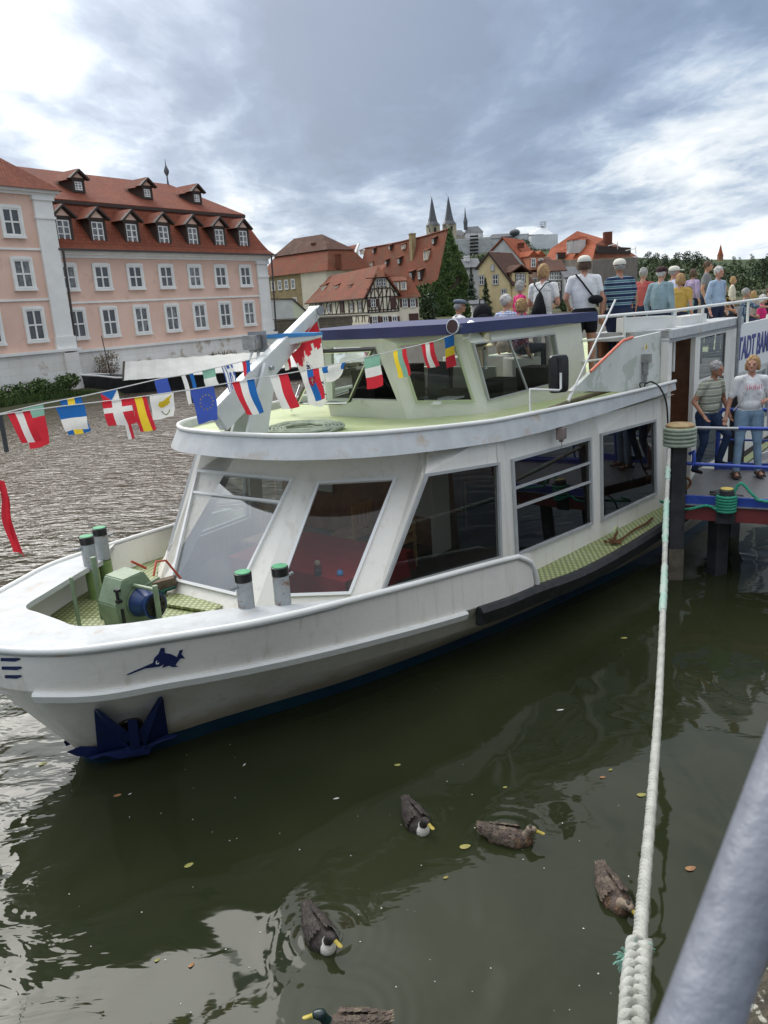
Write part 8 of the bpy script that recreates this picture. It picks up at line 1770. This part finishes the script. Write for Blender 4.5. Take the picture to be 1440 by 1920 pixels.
# ---- ducks
DB = mat('dark brown duck feathers', (.060, .043, .033), .7, (.13, .095, .07), 45, 1, bump=.6, bscale=90, island=.5); DBK = mat('blackish duck feathers', (.022, .017, .015), .65, (.055, .042, .034), 40, 1, bump=.6, bscale=90, island=.5); DM = mat('mottled brown breast', (.24, .155, .10), .8, (.045, .028, .02), 60, 1, bump=.6, bscale=90)
DWH = mat('white duck breast', (.62, .60, .54), .8, (.45, .42, .36), 60, .6, bump=.5, bscale=90); DHD = mat('tan duck head', (.27, .21, .15), .7, (.15, .11, .08), 80, 1); DGR = mat('bottle green head', (.008, .035, .022), .3, (.01, .02, .03), 30, 1); BILL = mat('yellow olive bill', (.46, .36, .05), .4, (.32, .25, .04), 30, 1); DTIP = mat('pale feather edge', (.26, .20, .15), .8, (.13, .10, .07), 60, 1)
def duck(label, px0, py0, px1, py1, kind, turn=0.0, dive=0.0, size=1.0):
    a, b = atz(px0, py0, .04), atz(px1, py1, .04); d = b - a; az = math.atan2(d.y, d.x) - math.pi / 2; c = a.lerp(b, .5); s = size
    body, breast, head = dict(brown=(DB, DM, DHD), magpie=(DBK, DWH, DBK), hen=(DB, DM, DHD), drake=(DB, DM, DGR))[kind]
    mb = MB(); prims = []
    def cap(p, q_, ra, rb, tg, flat=1.0): p = Vector(p) * s; q_ = Vector(q_) * s; capsule(mb, p, q_, ra * s, rb * s, 12); prims.append((tuple(p), tuple(q_), ra * s, rb * s, tg))
    cap((0, -.255, .085), (0, -.16, .05), .012, .05, 'b'); cap((0, -.16, .045), (0, -.02, .03), .058, .088, 'b'); cap((0, -.02, .03), (0, .09, .028), .090, .080, 'b'); cap((-.034, -.12, .022), (-.034, .06, .022), .056, .07, 'b' if kind == 'magpie' else 'c'); cap((.034, -.12, .022), (.034, .06, .022), .056, .07, 'b' if kind == 'magpie' else 'c')
    cap((0, .10, .025), (0, .13, .035), .076, .062, 'c'); Rz = Matrix.Rotation(turn, 3, 'Z')
    nb_ = Vector((0, .13, .08)); hp = nb_ + Rz @ Vector((0, .035 + dive * .03, .068 - dive * .035)); cap((0, .125, .055), nb_, .052, .038, 'c' if kind == 'magpie' else 'n'); cap(nb_, hp, .036, .030, 'n'); cap(hp, hp + Rz @ Vector((0, .028, .004)), .036, .029, 'h')
    me = remeshed(mb, .0075 * s, 4); me.materials.clear()
    for m_ in (body, breast, (DBK if kind == 'magpie' else (head if kind != 'brown' else DHD)), head): me.materials.append(m_)
    assign(me, prims, ['b', 'c', 'n', 'h'])
    o = bpy.data.objects.new('duck', me); COL.objects.link(o); o.location = (c.x, c.y, -.012); o.rotation_euler = (R(-2), 0, az); tag(o, label, 'duck', 'ducks on the calm water')
    WM[o.name] = Matrix.Translation((c.x, c.y, -.012)) @ Matrix.Rotation(az, 4, 'Z'); MW = WM[o.name]; Wp = lambda p: MW @ (Vector(p) * s)
    hb = hp + Rz @ Vector((0, .05, -.004)); q_ = MB(); rows = []
    for k, (yy, w2, h2, zz_) in enumerate(((0, .017, .018, .0), (.02, .015, .012, -.004), (.045, .017, .007, -.008), (.062, .014, .004, -.009), (.068, .004, .002, -.009))):
        rows.append([Wp(hb + Rz @ Vector((math.cos(t_) * w2, yy, zz_ + math.sin(t_) * h2))) for t_ in [6.283 * j / 10 for j in range(11)]])
    q_.grid(rows); q_.build('bill', BILL, o, smooth=80)
    q_ = MB()
    for sg in (-1, 1): q_.ball(Wp(hp + Rz @ Vector((sg * .031, .022, .012))), .0055 * s, 8, 6)
    q_.build('eye', BLACK, o, smooth=80)
    if kind in ('hen', 'brown'):
        q_ = MB()
        for sg in (-1, 1): q_.ball(Wp(hp + Rz @ Vector((sg * .030, .004, .012))), (.010 * s, .022 * s, .005 * s), 8, 5)
        q_.ball(Wp(hp + Rz @ Vector((0, 0, .031))), (.016 * s, .026 * s, .008 * s), 8, 5); q_.build('eye_stripe', DBK, o, smooth=80)
    random.seed(int(px0)); 
    for sg in (-1, 1):     # wings: overlapping feathers
        q_ = MB(); e2 = MB()
        for r_i in range(7):
            for c_i in range(5):
                yy = .07 - r_i * .040; ang = .25 + c_i * .27; rx_ = .088 - max(0, -yy - .05) * .28; rr = 1.05 + .012 * (7 - r_i)
                p = Vector((sg * math.sin(ang) * (rx_ + .004 * (6 - r_i)), yy + random.uniform(-.006, .006), .030 + math.cos(ang) * (rx_ + .006 + .003 * (6 - r_i)) * (.98 if c_i else 1.0) + max(0, -yy - .08) * .16))
                L_f = .062 + .006 * r_i; dirf = Vector((-sg * .18 * (c_i / 4) * (r_i / 6), -1, -.10 + .10 * (r_i > 3))).normalized(); nrm = Vector((sg * math.sin(ang), 0, math.cos(ang))); sdv = dirf.cross(nrm).normalized(); w2 = .017 + .001 * r_i
                pts = [p + nrm * .001, p + dirf * L_f * .4 + sdv * w2 + nrm * .003, p + dirf * L_f * .8 + sdv * w2 * .8 + nrm * .005, p + dirf * L_f + nrm * .006, p + dirf * L_f * .8 - sdv * w2 * .8 + nrm * .005, p + dirf * L_f * .4 - sdv * w2 + nrm * .003]
                q_.add([Wp(v) for v in pts], [tuple(range(6))]); 
                pts2 = [v + dirf * .0015 - nrm * .0008 for v in pts[2:5]]; e2.add([Wp(v) for v in (pts[2], pts2[0], pts2[1] + dirf * .0015, pts2[2], pts[4], pts[3])], [tuple(range(6))])
        w_o = q_.build('wing', body, o); e2.build('feather_edge', DTIP if kind != 'magpie' else DM, w_o)
    q_ = MB()
    for k in range(-2, 3):
        p = Vector((k * .012, -.215, .085)); dirf = Vector((k * .10, -1, .32)).normalized(); sdv = Vector((1, 0, 0)); L_f = .075
        q_.add([Wp(v + Vector((0, 0, abs(k) * -.002))) for v in (p, p + dirf * L_f * .5 + sdv * .011, p + dirf * L_f, p + dirf * L_f * .5 - sdv * .011)], [(0, 1, 2, 3)])
    q_.build('tail_feathers', DTIP if kind != 'magpie' else DBK, o)
    if kind in ('hen', 'magpie'): q_ = MB(); q_.ball(Wp((.07 if px1 > px0 else -.07, -.12, -.005)), (.03, .022, .012), 8, 5); q_.build('foot', mat('orange foot', (.5, .14, .03), .5), o)
    return o
duck('black-brown duck with a round white breast, farthest from the quay', 766, 1512, 797, 1560, 'magpie', .3)
duck('speckled brown hen duck seen from the side with an olive bill', 912, 1558, 1000, 1574, 'hen', 0)
duck('brown duck close to the mooring rope, diving forward with tail towards the boat', 1131, 1638, 1172, 1712, 'brown', .35, 1.0)
duck('black-brown duck with white speckled breast in the middle of the foreground', 580, 1712, 622, 1785, 'magpie', .35)
duck('green headed drake at the bottom edge of the photo', 722, 1918, 590, 1925, 'drake', 0)
# ================================================================== VEGETATION
LEAF = {}
def leafmat(nm, c, c2): return mat(nm, c, .6, c2, .3, 1, island=.6, spec=.25)
L_BUSH = leafmat('fresh bush leaf', (.052, .092, .022), (.09, .13, .04)); L_IVY = leafmat('ivy leaf', (.050, .095, .024), (.085, .13, .04)); L_DARK = leafmat('dark tree leaf', (.032, .056, .026), (.055, .08, .034)); L_MID = leafmat('hill tree leaf', (.052, .08, .032), (.08, .10, .042)); L_CON = leafmat('blue green needle', (.03, .055, .036), (.045, .075, .05)); L_DRY = leafmat('dry stem', (.22, .16, .09), (.14, .10, .06))
BARK = mat('tree bark', (.05, .038, .028), .9, (.08, .06, .045), 2, 1)
def leaves(mb, blobs, n, size, rnd, droop=0.0, shell=.55):
    tot = sum(b[1] ** 2 for b in blobs)
    for c, r, *sq in blobs:
        sq = sq[0] if sq else .8; c = Vector(c)
        for k in range(max(4, int(n * r * r / tot))):
            d = Vector((rnd.gauss(0, 1), rnd.gauss(0, 1), rnd.gauss(0, 1))).normalized(); rr = r * (shell + (1 - shell) * rnd.random() ** .6) * (1 + .25 * noise.noise(d * 2.3 + c))
            p = c + Vector((d.x * rr, d.y * rr, d.z * rr * sq)); u = Vector((rnd.gauss(0, 1), rnd.gauss(0, 1), rnd.gauss(0, 1))).normalized(); v = d.cross(u).normalized(); s = size * rnd.uniform(.6, 1.3); nn = (d * .6 + u * .6).normalized(); a = nn.orthogonal().normalized() * s; b = nn.cross(a).normalized() * s * .6
            mb.add([p - a, p + b, p + a - Vector((0, 0, droop * s)), p - b], [(0, 1, 2, 3)])
def tree(label, x, y, z0, h, r, m, n=900, ls=.5, seed=1, name='broadleaf_tree', nb=9, group=None, trunkh=.4):
    rnd = random.Random(seed); t = thing(name, label, 'tree', (x, y, z0), group=group); mb = MB(); blobs = []
    for k in range(nb):
        a = rnd.uniform(0, 6.28); q_ = rnd.random(); zz_ = trunkh + (1 - trunkh) * (k + .5) / nb; wid = math.sin(math.pi * min(.95, max(.12, (zz_ - trunkh) / (1 - trunkh) * .8 + .15))); blobs.append(((x + math.cos(a) * r * .55 * wid * q_ ** .5, y + math.sin(a) * r * .55 * wid, z0 + h * zz_ - r * .2), r * rnd.uniform(.38, .62) * (.6 + .5 * wid)))
    leaves(mb, blobs, n, ls, rnd); mb.build('crown', m, t)
    mb = MB(); mb.tube([(x, y, z0 - 1), (x + .1 * r, y, z0 + h * trunkh), (x, y, z0 + h * .75)], [r * .09, r * .065, r * .02], 7)
    for b in blobs[::2]: mb.tube([(x, y, z0 + h * trunkh * .8), b[0]], [r * .04, r * .012], 5)
    mb.build('trunk', BARK, t); return t
def conifer(label, x, y, z0, h, r, m, n=1200, ls=.35, seed=1, name='conifer'):
    rnd = random.Random(seed); t = thing(name, label, 'tree', (x, y, z0)); mb = MB()
    for k in range(n):
        v = rnd.random() ** 1.4; a = rnd.uniform(0, 6.28); tier = .75 + .25 * math.sin(v * 40); rr = r * (1 - v) * (.55 + .45 * rnd.random() ** .4) * tier; p = Vector((x + math.cos(a) * rr, y + math.sin(a) * rr, z0 + .08 * h + v * h * .92)); d = Vector((math.cos(a), math.sin(a), -.35)).normalized(); s = ls * rnd.uniform(.6, 1.3) * (1.1 - v * .5); sd = d.cross(UPZ).normalized() * s * .45
        mb.add([p - d * s * .5, p + sd, p + d * s, p - sd], [(0, 1, 2, 3)])
    mb.build('crown', m, t); mb = MB(); mb.tube([(x, y, z0 - 1), (x, y, z0 + h * .95)], [r * .10, .03], 6); mb.build('trunk', BARK, t)
# ivy on the barn: gable and the wall beside it
rnd = random.Random(5); mb = MB()
zl = zBe; apex = BG.P(BG.hit(840, 431)[0], zBr + .4)
def ivypt(s_, u, z, dep): return (BG if s_ else BS).P(u, z, dep)
gR = BGw + 1.0; zRr = BG.hit(878, 534)[1]; ua_ = BG.hit(840, 431)[0]
for k in range(15000):
    if k % 4:
        u = rnd.uniform(-.6, gR); top_ = zBe + (zBr - zBe) * max(0, u) / ua_ if u < ua_ else zBr + (zRr - zBr) * (u - ua_) / max(.1, BGw - ua_)
        z = .8 + (top_ + .5 - .8) * rnd.random() ** .9; s_ = 1
        den = noise.noise(Vector((u * .35, z * .35, 3))); lim = .42
        if den > lim and z < top_ - 1: continue
        dep = .2 + .9 * (.5 + .5 * noise.noise(Vector((u * .6, z * .45, 1)))) + rnd.uniform(-.2, .25); p = BG.P(u, z, dep); n0 = BG.n
    else:
        u = BSw - rnd.random() ** 1.6 * 12; z = .8 + (zBe - .6) * rnd.random(); dep = .2 + .9 * (.5 + .5 * noise.noise(Vector((u * .6, z * .45, 7)))) + rnd.uniform(-.2, .2)
        if z > zBe - .1 + .8 * noise.noise(Vector((u * .8, 0, 0))): continue
        p = BS.P(u, z, dep); n0 = BS.n
    nn = (n0 + Vector((rnd.gauss(0, .6), rnd.gauss(0, .6), rnd.gauss(.25, .6)))).normalized(); s = rnd.uniform(.16, .34); a = nn.orthogonal().normalized() * s; b = nn.cross(a).normalized() * s
    mb.add([p - a, p + b, p + a, p - b], [(0, 1, 2, 3)])
mb.build('climbing_ivy', L_IVY, label='dense green ivy covering the gable of the big tiled barn', cat='ivy')
for i, (px, py, pyt, Y, wpx, kind, lb) in enumerate([(806, 615, 545, 140, 26, 'b', 'round dark bush at the foot of the ivy covered gable'), (886, 600, 500, 148, 16, 'c', 'blue green spruce between the ivy gable and the yellow house'), (912, 590, 520, 143, 13, 'c2', 'mid green cypress before the yellow gabled house'), (870, 610, 565, 132, 20, 'b2', 'bushy shrub just behind the man in the flat cap'), (1056, 585, 560, 150, 9, 'b', 'small potted tree before the slate-hung house')]):
    a = atY(px, py, Y); top_ = atY(px, pyt, Y).z; r = wpx / FPX * Y; z0 = max(.8, a.z) if kind[0] == 'c' else max(.8, a.z)
    if kind[0] == 'c': conifer(lb, a.x, Y, .9, top_ - .9, r * 1.2, L_CON if kind == 'c' else L_MID, 1500, .42, i)
    else: tree(lb, a.x, Y, .9, top_ - .9, r, L_BUSH if kind == 'b2' else L_DARK, 900, .3, 10 + i, 'garden_bush', trunkh=.15)
# trees on and below the hill
hill_list = [(862, 470, 482, 500, 14), (880, 478, 489, 495, 14), (905, 478, 487, 480, 12), (985, 447, 470, 540, 16), (1002, 462, 480, 545, 15), (1022, 466, 482, 540, 15), (1010, 470, 482, 520, 12), (968, 446, 460, 545, 10)]
right_list = [(1215, 471, 498, 330, 11), (1230, 474, 505, 340, 14), (1248, 476, 505, 350, 14), (1262, 484, 505, 350, 12), (1272, 472, 505, 330, 15), (1290, 470, 505, 335, 16), (1306, 470, 505, 330, 16), (1322, 480, 510, 320, 15), (1340, 492, 515, 330, 12), (1366, 498, 520, 350, 12), (1374, 480, 505, 400, 7), (1386, 481, 505, 400, 5), (1392, 500, 525, 300, 14), (1408, 474, 505, 380, 8), (1418, 492, 520, 260, 16), (1432, 482, 525, 240, 20), (1446, 472, 525, 260, 22), (1462, 470, 525, 280, 24), (1378, 512, 530, 260, 16), (1350, 512, 535, 270, 16), (1240, 500, 530, 290, 18), (1270, 502, 530, 290, 18), (1300, 505, 532, 280, 18), (1200, 484, 515, 300, 12)]
names = {}
for i, (px, pyt, pyb, Y, wpx) in enumerate(hill_list + right_list):
    hl = i < len(hill_list); a = atY(px, pyb, Y); tz = atY(px, pyt, Y).z; r = wpx / FPX * Y
    z0 = a.z; tree('one of the leafy trees below the abbey on the hill slope' if hl else 'one of the massed dark green trees on the skyline at the right', a.x, Y, z0, tz - z0, r * 1.05, L_DARK if i % 3 else L_MID, 500 if hl else 1100, r * .085, 100 + i, group='trees on the abbey hill' if hl else 'trees on the right skyline', trunkh=.03, nb=8)
# undergrowth masses so no bare ground shows between the trees
def mass(name, label, pts, Y, hgt, n, ls, m, seed):
    rnd = random.Random(seed); mb = MB()
    for (px, py) in pts:
        a = atY(px, py, Y); leaves(mb, [((a.x, Y + rnd.uniform(-6, 6), a.z), hgt * rnd.uniform(.7, 1.2), .6)], n, ls, rnd)
    o = mb.build(name, m, kind='stuff'); o['label'] = label
mass('far_woodland', 'distant woodland covering the slope below the hilltop', [(1190 + k * 9, 505 + (k % 3) * 7) for k in range(30)], 300, 3.6, 110, .55, L_MID, 3)
mass('far_woodland', 'trees and gardens filling the flat bank beyond the river on the right', [(1180 + k * 8, 528 + (k % 4) * 8) for k in range(36)], 235, 3.4, 150, .42, L_MID, 5)
mass('far_woodland', 'leafy gardens behind the passengers at the right', [(1110 + k * 10, 556 + (k % 3) * 8) for k in range(36)], 175, 2.6, 150, .34, L_MID, 6)
mass('far_woodland', 'green scrub on the slope under the abbey', [(856 + k * 7, 486 + (k % 2) * 5) for k in range(30)], 470, 5, 90, .7, L_MID, 4)
# left bank: bushes, weeds, debris
def bankpt(px, py, Y=None): return atz(px, py, .6)
rnd = random.Random(9)
for i, (px, py, rp, lb) in enumerate([(15, 728, .0, 'weedy green bush at the left edge of the far bank'), (55, 728, 0, 'flowering weeds on the bank below the left wing of the palace'), (95, 722, 0, 'taller green shrub at the right end of the bank weeds')]):
    u_, zt_ = PF.hit(px, (712, 714, 700)[i], 2.0); c = PF.P(u_, .3, 2.0); t = thing('bank_bush', lb, 'bush', c); mb = MB(); blobs = []; hb_z = zt_ - .3
    for k in range(14): blobs.append((c + PF.d * rnd.uniform(-1.3, 1.3) + PF.n * rnd.uniform(-.6, .7) + UPZ * rnd.uniform(.1, hb_z * .7), rnd.uniform(.35, .6)))
    leaves(mb, blobs, 2600, .075, rnd); mb.build('foliage', L_BUSH, t)
    mb = MB()
    for b in blobs: mb.tube([c, b[0]], [.02, .008], 4)
    mb.build('stem', BARK, t)
rnd = random.Random(12); mb = MB()
for k in range(7000):
    px = rnd.uniform(-60, 165); c = PF.P(PF.hit(px, 740, 2)[0], rnd.uniform(.2, .35), rnd.uniform(1.2, 3.2)); a = rnd.uniform(0, 6.28); hh = rnd.uniform(.15, .5) * (1 if px < 125 else .4); d = Vector((math.cos(a), math.sin(a), 0)); mb.add([c - d * .025, c + d * .025, c + d * rnd.uniform(-.1, .14) + UPZ * hh], [(0, 1, 2)])
o = mb.build('bank_weeds', L_BUSH, kind='stuff'); o['label'] = 'grass and weeds along the foot of the palace wall'
bk2 = MB(); us_ = [-44, -36, -30, -26, -23, -20, -18, -16.5]
bk2.grid([[PF.P(u, -.3, 4.4 - .5 * (i == 7) - .3 * (i % 2)) for i, u in enumerate(us_)], [PF.P(u, .18, 3.6 - .9 * (i == 7) - .3 * (i % 2)) for i, u in enumerate(us_)], [PF.P(u, .38, 1.8) for u in us_], [PF.P(u, .5, .2) for u in us_]]); bk2.build('bank_strip', EARTH, kind='structure')
c = PF.P(PF.hit(205, 715, 1)[0], .9, 1.0); t = thing('dry_bush', 'dry brown twiggy bush standing by the bow of the barge', 'bush', c - UPZ * .5); mb = MB(); leaves(mb, [(c + Vector((rnd.uniform(-.8, .8), 0, rnd.uniform(.2, 1.4))), .5) for k in range(8)], 700, .06, rnd, shell=.2); mb.build('foliage', L_DRY, t)
mb = MB()
for k in range(26): mb.tube([c - UPZ * .4, c + Vector((rnd.uniform(-1, 1), rnd.uniform(-.4, .4), rnd.uniform(.6, 1.8)))], [.02, .006], 4)
mb.build('stem', L_DRY, t)
mb = MB()
for k in range(500):
    px = rnd.choice([rnd.uniform(385, 440), rnd.uniform(150, 175)]); c = PF.P(PF.hit(px, 690)[0], rnd.uniform(.6, 1.5) if px > 200 else rnd.uniform(.3, .9), .3 + rnd.uniform(0, .4)); mb.add([c, c + Vector((.06, 0, .02)), c + Vector((rnd.uniform(-.1, .1), 0, rnd.uniform(.15, .4)))], [(0, 1, 2)])
o = mb.build('dry_grass', L_DRY, kind='stuff'); o['label'] = 'tufts of dry grass on the ledge of the palace plinth'
# floating leaves and flecks on the water
LY = mat('yellow green floating leaf', (.26, .28, .06), .5, (.30, .24, .07), 30, 1); LB = mat('orange brown floating leaf', (.28, .14, .06), .5); FW = mat('white floating feather', (.6, .6, .56), .7)
for (px, py, s, m_, lb, az_) in [(354, 1622, .055, LY, 'oval yellow green leaf floating alone on the dark water', .6), (872, 1587, .065, LY, 'ragged green leaf floating between the two middle ducks', .2), (745, 1434, .045, LY, 'small green leaf floating above the farthest duck', .1), (220, 1491, .05, LB, 'orange brown leaf floating under the anchor', .3), (1203, 1490, .06, LY, 'pale green leaf floating just left of the mooring rope', .1), (1130, 1457, .04, LB, 'small tan leaf floating beside the ripples', .2), (1145, 1443, .03, LY, 'tiny tan leaf floating right of the ripples', .5), (947, 1476, .03, LY, 'small yellow leaf floating above the hen duck', .2), (836, 1645, .03, LY, 'tiny yellow leaf floating below the hen duck', .4), (80, 1432, .06, LY, 'yellow leaf floating left of the bow', .3), (295, 1800, .028, LY, 'tiny yellow leaf floating at the lower left', .4), (359, 1809, .035, LB, 'crumpled orange leaf floating at the lower left', .8), (630, 1497, .05, FW, 'white feather floating in the boat shadow', .2), (1050, 1331, .07, FW, 'long white feather floating near the rope', .1), (1170, 1196, .06, LY, 'green leaf floating below the side deck', .1), (1295, 1628, .06, LB, 'thin brown leaf floating right of the rope', .2), (243, 1489, .035, FW, 'white fleck floating beside the orange brown leaf', .9), (458, 1434, .045, FW, 'curved white feather floating by the bow shadow', 1.2)]:
    c = atz(px, py, .006); mb = MB(); n_ = 12; rr = []
    for k in range(n_): a = 6.283 * k / n_; r = s * .78 * (1 if m_ is not FW else .8); v = Vector((math.cos(a) * r, math.sin(a) * r * (.5 if m_ is not FW else .28) * (1 - .25 * math.cos(a)), .003 * math.sin(a * 2))); v.rotate(Quaternion((0, 0, 1), az_)); rr.append(c + v * (1 + .12 * math.sin(k * 5)))
    mb.add(rr + [c + UPZ * .006], [(k, (k + 1) % n_, n_) for k in range(n_)]); mb.build('floating_leaf' if m_ is not FW else 'floating_feather', m_, label=lb, cat='leaf' if m_ is not FW else 'feather')
rnd = random.Random(3); mb = MB()
for k in range(70):
    c = atz(rnd.uniform(100, 1200), rnd.uniform(1380, 1900), .004); s = rnd.uniform(.002, .007); mb.add([c + Vector((-s, 0, 0)), c + Vector((0, -s, 0)), c + Vector((s, 0, 0)), c + Vector((0, s, 0))], [(0, 1, 2, 3)])
o = mb.build('floating_specks', FW, kind='stuff'); o['label'] = 'scattered pale specks floating on the dark water'
